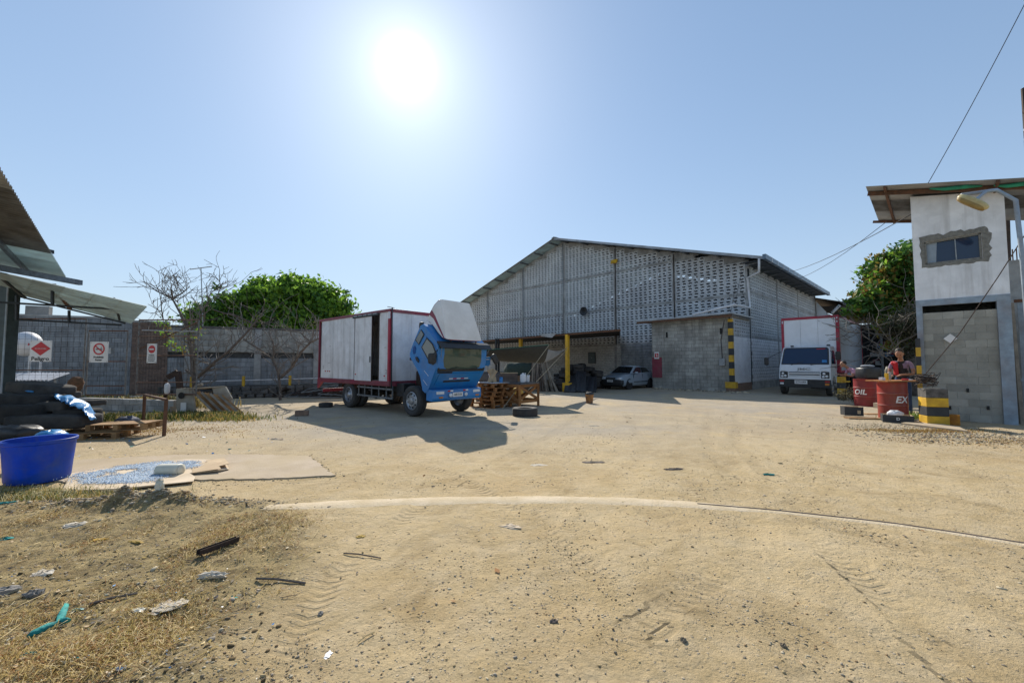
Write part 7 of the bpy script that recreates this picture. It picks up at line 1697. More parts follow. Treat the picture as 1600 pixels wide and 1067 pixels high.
for k in range(6):
    a = N_.lerp(R_b, (k) / 6) ; c = L_b.lerp(Bk, (k) / 6); d = (R_b - N_) / 6; b = MB(); o1 = (N_ - L_b).normalized() * .06
    vs = [a + o1, a + d * .97 + o1, c + d * .97 - o1, c - o1]; b.add([v + Vector((0, 0, hz_ - .05)) for v in vs] + [v + Vector((0, 0, hz_)) for v in vs], [(3, 2, 1, 0), (4, 5, 6, 7), (0, 1, 5, 4), (1, 2, 6, 5), (2, 3, 7, 6), (3, 0, 4, 7)]); b.build('top_plank', topm, wb)
def jug(label, c, s, m=white_pl):
    t = thing('plastic_jug', label, 'jug', c); b = MB(); b.cushion((0, 0, .15 * s), (.2 * s, .14 * s, .30 * s), e=.4, wob=0); b.build('body', m, t, smooth=True)
    b = MB(); b.tube([(.0, 0, .28 * s), (0, 0, .34 * s)], .028 * s, 8); b.build('cap', white_ink, t); b = MB(); b.tube([(.03 * s, 0, .31 * s), (.09 * s, 0, .33 * s), (.10 * s, 0, .24 * s)], .014 * s, 6); b.build('handle', m, t, smooth=True); return t
Zb = 15.0; q = P(817, 600, Zb); jug('larger white jug standing on the workbench', (q.x, q.y, hz_), 1.05); q = P(824, 600, Zb + .3); jug('smaller white jug behind the larger one on the workbench', (q.x, q.y, hz_), .85)
q = P(795, 598, 15.3); cr_ = thing('wooden_crate', 'open dark wooden crate with pale rim on the workbench', 'crate', (q.x, q.y, hz_), .15)
for a, c in (((-.3, -.2, 0), (.3, -.17, .34)), ((-.3, .17, 0), (.3, .2, .34)), ((-.3, -.17, 0), (-.27, .17, .34)), ((.27, -.17, 0), (.3, .17, .34))):
    for k in range(3): b = MB(); b.bx((a[0], a[1], .115 * k + .003), (c[0], c[1], .115 * (k + 1) - .006)); b.build('slat', mat('dark_wood', (.09, .07, .06), (.14, .10, .08), .9, 5, rnd=.2), cr_)
for a, c in (((-.31, -.21, .34), (.31, -.16, .36)), ((-.31, .16, .34), (.31, .21, .36)), ((-.31, -.16, .34), (-.26, .16, .36)), ((.26, -.16, .34), (.31, .16, .36))): b = MB(); b.bx(a, c); b.build('rim', card, cr_)
q = P(783, 600, 15.1); simple('blue_rag', blob((q.x, q.y, hz_ + .08), (.14, .2, .26), .7, wob=.15), tarp_blue, 'blue rag hanging at the left end of the workbench', 'rag', smooth=True)
g = G(783, 635); simple('white_scrap_bag', blob((g.x - .1, g.y - .1, .06), (.5, .3, .14), .8, wob=.2), white_pl, 'flattened white plastic bag on the ground at the workbench foot', 'bag', smooth=True)
g = G(806, 620); simple('yellow_chair_seat', blob((g.x, g.y, .25), (.7, .5, .35), .5, wob=.1), mat('faded_yellow', (.5, .34, .08), None, .8), 'faded yellow folded seat beyond the workbench legs', 'seat', smooth=True)
# grey sacks behind, stove, big tank
q = P(770, 600, 17.5); simple('grey_bundle', blob((q.x, q.y, 1.0), (1.5, .6, .45), .6), mat('grey_bundle_m', (.13, .135, .15), None, .8, 4, .4, 12), 'long grey rolled bundle behind the pallet stack', 'bundle', smooth=True)
b = MB(); b.box((q.x, q.y, .4), (1.4, .6, .75)); simple('timber_block_stack', b, wood_gr, 'low weathered timber stand under the long grey bundle', 'stand')
q = P(817, 600, 24); simple('net_heap', blob((q.x, q.y, 1.2), (2.2, 1.3, 1.0), .8, wob=.12), netgreen, 'rounded heap of dark green netting behind the white jugs', 'net heap', smooth=True)
b = MB(); b.box((q.x, q.y, .45), (2.3, 1.3, .85)); simple('brown_carton_row', b, mat('brown_box', (.16, .10, .06), (.10, .07, .045), .9, 6), 'low brown boxes under the dark green net heap', 'boxes')
# leaning timber bundle and red crate
q = G(848, 612); lt = thing('leaning_timber', 'bundle of weathered timber poles leaning together near the yellow post', 'timber bundle', (q.x, q.y, 0)); rn = random.Random(44)
for k in range(26):
    x = rn.uniform(-.75, .75); top = rn.uniform(1.5, 2.25) - abs(x) * .4; b = MB(); b.beam((x * 1.15, rn.uniform(-.2, .3), .0), (x * .5 - .15 + rn.uniform(-.08, .08), .55 + rn.uniform(-.1, .1), top), rn.uniform(.04, .09), .03); b.build('pole', wood_gr if k % 3 else bark, lt)
rc = thing('red_crate', 'faded red slatted crate on top of the leaning timber bundle', 'crate', (q.x - .8, q.y + .6, 1.95))
for k in range(4): b = MB(); b.bx((-.28 + .15 * k, -.15, 0), (-.20 + .15 * k, -.12, .35)); b.build('slat', red_trim, rc)
for z in (0, .3): b = MB(); b.bx((-.3, -.16, z), (.33, -.1, z + .06)); b.build('rail', red_trim, rc)
b = MB(); b.bx((-.28, -.1, 0), (.3, .2, .04)); b.build('base', red_trim, rc)
g = G(850, 612); p1_ = pallet('wooden_pallet', 'brown pallet standing on its edge at the foot of the leaning timber', Matrix.Translation((g.x + .2, g.y + .5, .34)) @ Matrix.Rotation(rad(-82), 4, 'X') @ Matrix.Rotation(0, 4, 'Z'), wood_gr, 1.0, .62)
g = G(886, 609); 
# bucket
g = G(921, 630); bk = thing('metal_bucket', 'rusty orange bucket with raised handle on the sunlit ground before the car', 'bucket', (g.x, g.y, 0))
b = MB(); b.lathe([(.001, .01), (.13, .01), (.17, .34), (.175, .35), (.165, .35), (.125, .03)], 18); b.build('pail', mat('rusty_pail', (.42, .19, .05), (.18, .10, .06), .7, 9, .3, 30), bk, smooth=True, auto=40)
b = MB(); b.tube([(.17 * math.cos(a), 0, .34 + .16 * math.sin(a)) for a in np.linspace(0, math.pi, 9)], .01, 5); b.build('handle', steel_dk, bk); b = MB(); b.cushion((0, 0, .36), (.3, .28, .18), e=.8, wob=.1); b.build('contents', black_paint, bk, smooth=True)
# shade nets
a0, a1, c1, c0 = P(738, 549, 15.2), P(858, 539, 16.2), P(847, 567, 17.2), P(742, 557, 19.5)
b = MB(); b.grid(lambda u, v: a0.lerp(a1, u).lerp(c0.lerp(c1, u), v) + Vector((0, 0, -.10 * math.sin(math.pi * u) * v - .22 * math.sin(math.pi * v) * (.6 + .4 * u))), 18, 10, thick=(0, 0, .006)); nt_ = thing('shade_net', 'dark shade net stretched from the blue cab out over the workbench', 'shade net')
b.build('net', mat('shade_net_cloth', (.035, .04, .042), (.05, .055, .055), .9, 14), nt_, smooth=True)
b = MB(); b.tube([a0.lerp(a1, u) + Vector((0, 0, .01)) for u in np.linspace(0, 1, 14)], .012, 5); b.build('hem', mat('green_hem', (.02, .14, .10), None, .8), nt_)
a0, a1, c0, c1 = P(856, 546, 17.0), P(888, 542, 21.8), P(846, 567, 17.0), P(866, 562, 19.5)
b = MB(); b.grid(lambda u, v: a0.lerp(a1, u).lerp(c0.lerp(c1, u ** 1.2), v * (1 - u * .85)) + Vector((0, 0, -.15 * math.sin(math.pi * u))), 14, 8, thick=(0, 0.01, .004)); simple('grey_tarpaulin', b, greytarp, 'pale grey tarpaulin tied to the yellow post, drooping to a point', 'tarpaulin', smooth=True)
b = MB(); b.tube([P(858, 539, 16.2), G(785, 639)], .013, 5); simple('rope', b, rope_m, 'taut rope from the dark net corner down to the workbench foot', 'rope')
b = MB(); b.tube([P(886, 546, 22.3), G(808, 628)], .013, 5); simple('rope', b, rope_m, 'taut rope from the yellow post down behind the workbench', 'rope')
q = P(760, 560, 16.6); t = thing('blue_banner', 'small blue panel with white lines hanging beside the truck cab', 'panel', q); b = MB(); b.bx((-.16, 0, -.3), (.16, .03, .28)); b.build('panel', cab_blue, t)
for z in (-.05, .05): b = MB(); b.bx((-.12, -.006, z), (.12, -.001, z + .025)); b.build('white_line', white_ink, t)

# ------------------------------------------------------------------ left pile
def cush(nm, label, px, py, Z, d, m=dark_fab, e=.32, rz=0, cat='cushion', tilt=0, group=None):
    p = P(px, py, Z); q = MB(); R = Matrix.Rotation(rz, 3, 'Z') @ Matrix.Rotation(tilt, 3, 'Y'); q.cushion((0, 0, 0), d, e=e, n=24, m=14, R=R, wob=.015); o = simple(nm, q, m, label, cat, group, smooth=True); o.location = p; return o
cush('vehicle_seat', 'topmost long black seat of the seat pile by the shed post', 65, 607, 9.5, (1.15, .6, .26), tilt=.12)
cush('vehicle_seat', 'long black grey-topped seat in the middle of the seat pile', 42, 624, 9.2, (1.25, .7, .27), tilt=.02)
cush('vehicle_seat', 'black seat block low down at the left of the seat pile', 30, 645, 9.0, (1.5, .8, .42))
cush('vehicle_seat', 'dark rounded cushion jutting right, middle of the seat pile', 94, 634, 9.1, (.62, .5, .22))
cush('vehicle_seat', 'dark rounded cushion jutting right, lower in the seat pile', 122, 647, 9.1, (.72, .5, .25))
cush('vehicle_seat', 'small black cushion poking out behind the blue plastic', 103, 617, 9.7, (.4, .4, .16))
cush('vehicle_seat', 'thin dark cushion end showing right of the blue plastic', 140, 630, 9.7, (.5, .4, .14), tilt=-.1)
cush('vehicle_seat', 'black seat filling the base of the seat pile', 85, 657, 8.9, (1.6, .7, .3))
q = P(20, 675, 8.0); simple('black_bin_bag', blob(q, (.95, .5, .26), .7, wob=.1, n=24), sheet_blk, 'shiny black bin bag at the left foot of the seat pile', 'bag', smooth=True)
g0 = P(95, 615, 9.3); pts4 = [P(82, 616, 9.4), P(112, 618, 9.3), P(140, 632, 9.2), P(152, 656, 8.95)]; pts5 = [P(88, 624, 8.9), P(110, 632, 8.8), P(130, 642, 8.7), P(142, 657, 8.7)]
def pl3(L_, u): u *= 3; i = min(2, int(u)); return L_[i].lerp(L_[i + 1], u - i)
b = MB(); b.grid(lambda u, v: pl3(pts4, u).lerp(pl3(pts5, u), v) + Vector((.02 * math.sin(17 * u + 5 * v), .02 * math.cos(13 * v + 9 * u), .05 * math.sin(math.pi * v) + .018 * math.sin(23 * u * (1 + v)))), 30, 10, thick=(0, 0.008, -.006)); simple('blue_plastic', b, tarp_blue, 'light blue plastic sheet draped over the right side of the seat pile', 'plastic sheet', smooth=True)
b = MB(); a, c = P(26, 611, 9.3), P(52, 612, 9.2); b.tube([a, a.lerp(c, .3) + Vector((0, 0, .03)), c], [.02, .05, .02], 8); simple('blue_plastic', b, tarp_blue, 'twisted strip of blue plastic between the top two seats', 'plastic sheet', smooth=True)
g = G(60, 688); b = MB(); b.grid(lambda u, v: Vector((g.x - .7 + 1.3 * u, g.y + .5 * v, .03 + .05 * abs(math.sin(u * 9 + v * 4)))), 20, 8, thick=(0, 0, -.01)); simple('green_sheet', b, gn, 'crumpled green plastic sheet on the ground before the seat pile', 'plastic sheet', smooth=True)
g = G(110, 690); pallet('wooden_pallet', 'pale pallet lying flat before the seat pile', Matrix.Translation((g.x - .05, g.y + .55, .0)) @ Matrix.Rotation(.22, 4, 'Z'), wood, 1.25, .8, seed=5)
pallet('wooden_pallet', 'upper pale pallet skewed on top of the flat one by the seat pile', Matrix.Translation((g.x + .50, g.y + .65, .155)) @ Matrix.Rotation(.12, 4, 'Z') @ Matrix.Rotation(-.02, 4, 'Y'), wood, 1.15, .55, seed=6)
g = G(182, 672); simple('discarded_shoe_bag', blob((g.x + .05, g.y + .2, .15), (.5, .4, .3), .8, wob=.12), mat('navy_cloth', (.05, .06, .10), (.12, .12, .14), .8, 9), 'dark navy bundle on the ground at the right end of the pallets', 'bundle', smooth=True)
g = G(160, 664); simple('dark_cloth', blob((g.x, g.y + .4, .22), (.7, .3, .2), .8, wob=.15), mat('navy_cloth'), 'dark navy cloth heap behind the upper pallet', 'cloth', smooth=True) if False else None
# rusty sack-like object
q = P(117, 603, 11.5); b = MB(); b.lathe([(.05, -.5), (.12, -.3), (.16, -.05), (.17, .12), (.11, .24), (.07, .26), (.001, .26)], 14); R_ = Matrix.Rotation(.3, 4, 'Y'); b.v = [tuple(R_ @ Vector(p)) for p in b.v]; o = simple('rusty_pot', b, mat('rusty_clay', (.22, .11, .06), (.12, .07, .04), .9, 10, .6, 20), 'brown rusty urn-shaped pot tilted behind the seat pile', 'pot', smooth=True); o.location = (q.x, q.y, q.z)
b = MB(); b.tube([(q.x - .1, q.y, 0), (q.x - .12, q.y, q.z - .4)], .06, 6); simple('stump', b, bark, 'stump holding the brown tilted pot', 'stump')
# rusty trestle
tt = thing('rusty_trestle', 'rusty steel trestle rail standing alone on the left ground', 'trestle', (0, 0, 0))
a0, a1 = G(224, 662), G(256, 681); bz0, bz1 = P(226, 617, a0.y), P(260, 624.5, a1.y)
for p0, p1 in ((a0, bz0), (a1, bz1), (bz0, bz1)): b = MB(); b.beam(p0, p1, .05, .05); b.build('bar', rust, tt)
for f in (0.0, .35, .75): 
    p = a0 + (bz0 - a0) * (.98 - f * .7); b = MB(); b.tube([P(203, 620 + f * 32, a0.y + .6), p], .014, 5); b.build('cross_bar', galv, tt)
# scrap heap: cast panel with slats
sc = thing('scrap_shell', 'broken dirty white fibreglass shell in the scrap heap', 'shell', (0, 0, 0))
shell = mat('dirty_shell', (.42, .40, .35), (.28, .25, .20), .8, 3, .4, 20, dirt=(.15, .10, .06), damt=.7)
Zs = 13.2
def quad(t, pts, m, nm, th=(0, .06, 0)):
    b = MB(); n = len(pts); V_ = [Vector(p) for p in pts]; b.add(V_ + [p + Vector(th) for p in V_], [tuple(range(n)), tuple(range(2 * n - 1, n - 1, -1))] + [(i, n + i, n + (i + 1) % n, (i + 1) % n) for i in range(n)]); return b.build(nm, m, t)
quad(sc, [P(275, 608, Zs - .4), P(300, 606, Zs - .4), P(306, 648, Zs - .4), P(276, 648, Zs - .4)], shell, 'left_panel'); quad(sc, [P(331, 606, Zs), P(352, 604, Zs), P(362, 622, Zs), P(360, 634, Zs), P(342, 636, Zs)], shell, 'right_panel')
quad(sc, [P(276, 607, Zs - .4), P(352, 602.5, Zs), P(345, 606, Zs + .8), P(290, 606, Zs + .6)], shell, 'top_panel', (0, 0, -.03)); b = MB(); b.tube([P(312, 612, Zs - .2), P(336, 609, Zs + .1)], .07, 10); b.build('pipe', steel_dk, sc)
b = MB(); b.tube([P(305, 605, Zs), P(316, 600, Zs)], .05, 8); b.build('pipe', wood_gr, sc); q = P(283, 618, Zs - .46); b = MB(); b.lathe([(.001, 0), (.1, 0), (.1, .01), (.001, .01)], 12, c=(q.x, q.y, q.z), ax='Y'); b.build('torn_hole', interior, sc)
b = MB(); q = P(288, 636, Zs - .48); b.bx((q.x - .12, q.y, q.z - .14), (q.x + .05, q.y + .01, q.z + .14)); b.build('pale_patch', paper, sc)
rn = random.Random(31)
ds = thing('slat_bundle', 'bundle of weathered pale wooden slats leaning down from the scrap shell', 'slats', (0, 0, 0))
for k in range(11):
    xa = 301 + k * 4.6; xb = 336 + k * 4.2; a = P(xa, 611 + k * .7, Zs - .5 + .02 * k); c = G(xb, 648 - (k % 3) * 1.2); b = MB(); b.beam(a, c + Vector((0, 0, .04)), .065, .025, up=(.3, -1, .4)); b.build('slat', wood if k % 3 else wood_gr, ds)
rd = thing('rusty_digger_arm', 'dark red rusty bent machine arm behind the scrap heap', 'machine arm', (0, 0, 0))
b = MB(); b.beam(P(262, 590, 13.9), P(278, 581, 14.0), .12, .16); b.build('upper_arm', rust_dk, rd); b = MB(); b.beam(P(278, 580, 14.0), P(282, 612, 14.0), .12, .16); b.build('lower_arm', rust_dk, rd); b = MB(); b.beam(P(259, 592, 13.9), G(258, 638), .1, .12); b.build('rear_leg', rust_dk, rd)
q = P(261, 607, 13.0); simple('gas_cylinder', blob((q.x, q.y, q.z), (.13, .13, .34), .6, wob=0), white_pl, 'small white cylinder standing by the right gate post', 'cylinder', smooth=True)
# frames scrap heap near the wall
ms = thing('scrap_frame_heap', 'heap of flat rusty steel grid frames by the retaining kerb', 'scrap frames', (0, 0, 0)); rn = random.Random(77)
for k in range(9):
    a = G(438 + k * 9, 624 - (k % 3)); L2 = rn.uniform(1.6, 2.6); ang = rn.uniform(-.1, .5); z0 = .1 + .06 * (k % 4); tilt = rn.uniform(-.08, .16); dx = Vector((math.cos(ang), math.sin(ang), tilt)) * L2; dy = Vector((-math.sin(ang) * .3, .8, .12))
    b = MB(); a = a + Vector((0, .3, z0))
    for f in (0, 1): b.beam(a + dy * f, a + dy * f + dx, .05, .04)
    for f in np.linspace(0, 1, 6): b.beam(a + dx * f, a + dx * f + dy, .03, .03)
    b.build('frame', rust_dk if k % 3 else steel_grey, ms)
b = MB(); a, c = G(426, 622), G(470, 617)
for k in range(6): b.beam(a + Vector((k * .1, 0, .1 + .07 * k)), c + Vector((k * .1 - .5, 0, .5 - .06 * k)), .07, .04)
b.build('loose_bar', rust_dk, ms, kind='stuff')
# blue tub
ctub = G(60, 757); Rt = .345
tub = thing('blue_tub', 'large round blue plastic tub at the left edge on the slab', 'tub', (P(60, 740, 5.66).x, 5.66, .018))
prf = [(.001, .0), (Rt * .86, 0), (Rt * .90, .03), (Rt * .93, .2), (Rt * 1.0, .50), (Rt * 1.045, .515), (Rt * 1.045, .54), (Rt * .99, .545), (Rt * .97, .50), (Rt * .90, .08), (.001, .05)]
b = MB(); b.lathe(prf, 48); b.build('shell', tub_blue, tub, smooth=True, auto=40)
b = MB(); b.lathe([(Rt * 1.04, .535), (Rt * 1.06, .545), (Rt * 1.04, .555), (Rt * .98, .55)], 48); b.build('rim', tub_blue, tub, smooth=True)
q = P(3, 705, 5.9); simple('blue_plastic', blob((q.x - .1, 6.6, .28), (.4, .4, .5), .7), tarp_blue, 'bright blue plastic bundle cut by the left edge behind the tub', 'plastic sheet', smooth=True)
# cardboard with granules and jug
cbp = [G(96, 772), G(180, 770), G(302, 756), (G(305, 748)), G(296, 744), G(345, 739), G(358, 736), G(350, 721), G(290, 722), G(160, 737), G(112, 742)]
b = MB(); n = len(cbp); z = .042; b.add([(p.x, p.y, z + .012 * math.sin(i * 1.7)) for i, p in enumerate(cbp)] + [(p.x, p.y, .031) for p in cbp], [tuple(range(n)), tuple(range(2 * n - 1, n - 1, -1))] + [(i, n + i, n + (i + 1) % n, (i + 1) % n) for i in range(n)])
import bmesh as _b
cbo = simple('cardboard_sheet', b, card_pale, 'flattened pale cardboard on the slab, spread with blue granules', 'cardboard')
b = MB(); p0, p1 = G(300, 743), G(356, 734); 
for k, (xa, xb, ya, yb) in enumerate(((300, 345, 744, 728), (322, 358, 738, 722))):
    a, c, d_, e_ = G(xa, ya), G(xb, ya - 4), G(xb - 8, yb), G(xa, yb + 2); b = MB(); b.add([a + Vector((0, 0, .05)), c + Vector((0, 0, .075 + .02 * k)), d_ + Vector((0, 0, .07)), e_ + Vector((0, 0, .055)), a + Vector((0, 0, .044)), c + Vector((0, 0, .069 + .02 * k)), d_ + Vector((0, 0, .064)), e_ + Vector((0, 0, .049))], [(0, 1, 2, 3), (7, 6, 5, 4), (0, 4, 5, 1), (1, 5, 6, 2), (2, 6, 7, 3), (3, 7, 4, 0)]); simple('cardboard_flap', b, card, ['folded cardboard flap curling up at the right of the granules', 'torn outer cardboard flap at the far right of the sheet'][k], 'cardboard')
# granule sprinkle
r2 = np.random.default_rng(5)
def inpoly(x, y, poly):
    ins = np.zeros(len(x), bool); j = len(poly) - 1
    for i in range(len(poly)):
        xi, yi, xj, yj = poly[i][0], poly[i][1], poly[j][0], poly[j][1]
        c = ((yi > y) != (yj > y)) & (x < (xj - xi) * (y - yi) / (yj - yi + 1e-12) + xi); ins ^= c; j = i
    return ins
gp = [G(*q)[:] for q in ((120, 760), (170, 763), (240, 757), (268, 748), (262, 741), (320, 732), (300, 725), (250, 727), (170, 737), (118, 746))]
def tets(cen, size, r, flat=.7):
    n = len(cen); base = np.array([(1, 0, -.4), (-.5, .87, -.4), (-.5, -.87, -.4), (0, 0, 1.0)]); f = np.array([(0, 2, 1), (0, 1, 3), (1, 2, 3), (2, 0, 3)])
    a = r.random(n) * 6.28; ca, sa = np.cos(a), np.sin(a); s = (size * (.6 + .8 * r.random(n)))[:, None]
    V = base[None] * s[:, :, None] * (1, 1, flat); X = V[:, :, 0] * ca[:, None] - V[:, :, 1] * sa[:, None]; Y = V[:, :, 0] * sa[:, None] + V[:, :, 1] * ca[:, None]
    V = np.stack([X, Y, V[:, :, 2]], 2) + cen[:, None, :]; return V.reshape(-1, 3), (f[None] + (np.arange(n) * 4)[:, None, None]).reshape(-1, 3)
xs_ = r2.uniform(min(p[0] for p in gp), max(p[0] for p in gp), 26000); ys_ = r2.uniform(min(p[1] for p in gp), max(p[1] for p in gp), 26000)
k = inpoly(xs_ + .09 * r2.normal(size=26000), ys_ + .05 * r2.normal(size=26000), gp) & (fbm(xs_ * 4, ys_ * 4, 4) > -.40 + .45 * r2.random(26000)); cen = np.stack([xs_[k], ys_[k], np.full(k.sum(), .058)], 1)
V, Fq = tets(cen, .0075, r2); mi = (r2.random(len(Fq)) < .35).astype(int) ; mi = np.repeat(r2.choice(3, len(cen), p=(.45, .4, .15)), 4)
tag(fastmesh('granules', V, Fq, [granule, mat('pale_granules', (.68, .72, .74), None, .7), mat('deep_granules', (.06, .16, .36), None, .6)], None, 'stuff', matidx=mi), 'scatter of small blue plastic granules over the cardboard')
q = G(257, 747); jg = thing('white_jug', 'off-white plastic canister lying on its side on the blue granules', 'canister', (q.x, q.y + .06, .105), .05)
b = MB(); b.lathe([(.001, -.155), (.05, -.155), (.085, -.13), (.092, -.10), (.092, .14), (.085, .165), (.001, .165)], 24, ax='X', sy=.85); b.build('body', offwhite, jg, smooth=True); b = MB(); b.lathe([(.001, .015), (.07, .015), (.075, .0), (.001, .0)], 16, c=(.168, 0, 0), ax='X'); b.build('base_ring', offwhite, jg, smooth=True)

# ------------------------------------------------------------------ debris, gravel, grass
def ico():
    t = (1 + 5 ** .5) / 2; v = np.array([(-1, t, 0), (1, t, 0), (-1, -t, 0), (1, -t, 0), (0, -1, t), (0, 1, t), (0, -1, -t), (0, 1, -t), (t, 0, -1), (t, 0, 1), (-t, 0, -1), (-t, 0, 1)], float); v /= np.linalg.norm(v[0])
    f = np.array([(0, 11, 5), (0, 5, 1), (0, 1, 7), (0, 7, 10), (0, 10, 11), (1, 5, 9), (5, 11, 4), (11, 10, 2), (10, 7, 6), (7, 1, 8), (3, 9, 4), (3, 4, 2), (3, 2, 6), (3, 6, 8), (3, 8, 9), (4, 9, 5), (2, 4, 11), (6, 2, 10), (8, 6, 7), (9, 8, 1)]); return v, f
IV, IF = ico()
def stones(name, x, y, size, mats, r, label, sink=.35, par=None):
    n = len(x); a = r.random(n) * 6.28; ca, sa = np.cos(a), np.sin(a)
    V = IV[None] * (1 + .28 * r.normal(size=(n, 12, 1))).clip(.5, 1.5); sc_ = size[:, None, None] * np.stack([.8 + .6 * r.random(n), .6 + .4 * r.random(n), .4 + .35 * r.random(n)], 1)[:, None, :]
    V = V * sc_; X = V[:, :, 0] * ca[:, None] - V[:, :, 1] * sa[:, None]; Y = V[:, :, 0] * sa[:, None] + V[:, :, 1] * ca[:, None]
    z = hz(x, y) + sc_[:, 0, 2] * (1 - 2 * sink) * .6; V = np.stack([X + x[:, None], Y + y[:, None], V[:, :, 2] + z[:, None]], 2)
    Fq = (IF[None] + (np.arange(n) * 12)[:, None, None]).reshape(-1, 3); mi = np.repeat(r.choice(len(mats), n), 20)
    o = fastmesh(name, V.reshape(-1, 3), Fq, mats, None, 'stuff', matidx=mi); o['label'] = label; return o
gm1 = [mat('pebble_tan', (.44, .34, .19), None, .95, 20, spec=.1), mat('pebble_grey', (.36, .31, .24), None, .95, 20, spec=.1), mat('pebble_pale', (.52, .45, .32), None, .95, 20, spec=.1), mat('pebble_brown', (.30, .21, .12), None, .95, 20, spec=.1), mat('pebble_dark', (.26, .215, .155), None, .95, 20, spec=.1)]
r3 = np.random.default_rng(11)
def scatter(n, x0, x1, y0, y1, dens, r):
    u = r.random(n); y = y0 * (y1 / y0) ** u; x = r.uniform(x0, x1, n) * (y / y1) ** .55; k = r.random(n) < dens(x, y); return x[k], y[k]
def dens(x, y): 
    p = fbm(x * .9 + 3, y * .9, 4); band = np.exp(-((x - (1.7 - .55 * (y - 2.4))) / .35) ** 2) * (y < 5) + np.exp(-((x - (3.4 - .2 * (y - 3))) / .5) ** 2) * (y < 6)
    return np.clip(.07 + 2.0 * np.maximum(p - .08, 0) + .75 * band * np.clip(.5 + 2 * fbm(x * 3, y * 3, 3), 0, 1) + .35 * soilmask(x, y), 0, 1)
x, y = scatter(105000, -9, 11, 1.1, 13, dens, r3); okk = np.abs(y - np.interp(x, KX, KY)) > .09; x, y = x[okk], y[okk]
sz = .0028 + .0085 * r3.random(len(x)) ** 6; sz *= np.clip(.8 + y * .06, .8, 1.6)
stones('gravel', x, y, sz, gm1, r3, 'loose gravel and small stones over the yard')
x, y = scatter(380, -8, 10, 1.2, 12, lambda x, y: .25 + .6 * soilmask(x, y), r3); stones('cobbles', x, y, .009 + .018 * r3.random(len(x)) ** 4, gm1, r3, 'scattered larger stones on the yard')
# rubble heap by the slab
c = G(225, 790); x = c.x + r3.normal(size=5000) * .65; y = c.y + .03 + r3.normal(size=5000) * .10; stones('rubble', x, y, .004 + .020 * r3.random(5000) ** 6, [gm1[1], gm1[2], gm1[4], gm1[3]], r3, 'grey rubble heaped along the front edge of the slab')
# rubble at the annex and tower foot
def wpos(lx, ly): return WHM @ Vector((lx, ly, 0))
pts = np.array([tuple(wpos(a, b_))[:2] for a, b_ in zip(r3.uniform(-1, 4.4, 500), 3.45 + np.abs(r3.normal(size=500)) * .35)]); stones('rubble', pts[:, 0], pts[:, 1], .02 + .10 * r3.random(500) ** 4, [gm1[1], gm1[4], gm1[2]], r3, 'broken rubble along the foot of the block store')
g = G(1500, 682); x = g.x + r3.normal(size=2600) * .9; y = g.y + r3.normal(size=2600) * .55; stones('rubble', x, y, .006 + .03 * r3.random(2600) ** 4, gm1, r3, 'rubble and grit at the tower foot')
g = G(1400, 668); x = g.x + r3.normal(size=1800) * .8; y = g.y + r3.normal(size=1800) * .4; stones('rubble', x, y, .005 + .02 * r3.random(1800) ** 4, gm1, r3, 'grit round the boxes before the drums')
# grass blades
def blades(name, x, y, h, mats, r, label, lean=.6, w_=.0035, zoff=0.0):
    n = len(x); a = r.random(n) * 6.28; l = h * lean * (.3 + r.random(n)); dx, dy = np.cos(a) * l, np.sin(a) * l; b_ = r.random(n) * 6.28; wx, wy = np.cos(b_) * w_ * (.6 + r.random(n)), np.sin(b_) * w_; z = hz(x, y) - .005 + zoff
    V = np.stack([np.stack([x - wx, y - wy, z], 1), np.stack([x + wx, y + wy, z], 1), np.stack([x + dx * .45 + wx * .7, y + dy * .45 + wy * .7, z + h * .62], 1), np.stack([x + dx * .45 - wx * .7, y + dy * .45 - wy * .7, z + h * .62], 1), np.stack([x + dx, y + dy, z + h * .9 * np.maximum(.2, 1 - lean * .5)], 1)], 1).reshape(-1, 3)
    i = np.arange(n)[:, None] * 5; F1 = np.concatenate([i + [0, 1, 2], i + [0, 2, 3], i + [3, 2, 4]], 1).reshape(-1, 3); mi = np.repeat(r.choice(len(mats), n), 3)
    o = fastmesh(name, V, F1, mats, None, 'stuff', matidx=mi); o['label'] = label; return o
r4 = np.random.default_rng(21)
def tuft(n, per, x0, x1, y0, y1, dens, r, sp=.05):
    x, y = scatter(n, x0, x1, y0, y1, dens, r); x = np.repeat(x, per) + r.normal(size=len(x) * per) * sp; y = np.repeat(y, per) + r.normal(size=len(y) * per) * sp; return x, y
def gd(x, y): return soilmask(x, y) * np.clip(.04 + 2.2 * (fbm(x * 1.9 + 9, y * 1.9, 5)), .02, 1)
x, y = tuft(17000, 26, -7, 2, 1.1, 4.9, gd, r4, .05); blades('dry_grass', x, y, .012 + .05 * r4.random(len(x)) ** 3, [drygrass, drygrass, mat('straw', (.74, .58, .30), None, .8, trans=.2), mat('rust_grass', (.34, .16, .05), None, .8, trans=.2)], r4, 'dry yellow grass and straw over the rubbish-strewn soil', 2.2, .0020)
x, y = tuft(420, 60, -7, .5, 1.3, 4.9, lambda x, y: gd(x + 3, y + 7) > .35, r4, .05); blades('green_weeds', x, y, .015 + .05 * r4.random(len(x)) ** 2, [greengrass, mat('olive_weed', (.10, .13, .03), None, .8, trans=.2)], r4, 'low olive green weed tufts in the soil', .9, .003)
g = G(40, 775); x = g.x + r4.normal(size=5000) * .55; y = g.y + r4.normal(size=5000) * .12; blades('grass_clump', x, y, .04 + .12 * r4.random(len(x)) ** 2, [drygrass, greengrass, mat('pale_blade', (.55, .50, .30), None, .8, trans=.3)], r4, 'pale tufts of grass in front of the blue tub', .8, .003)
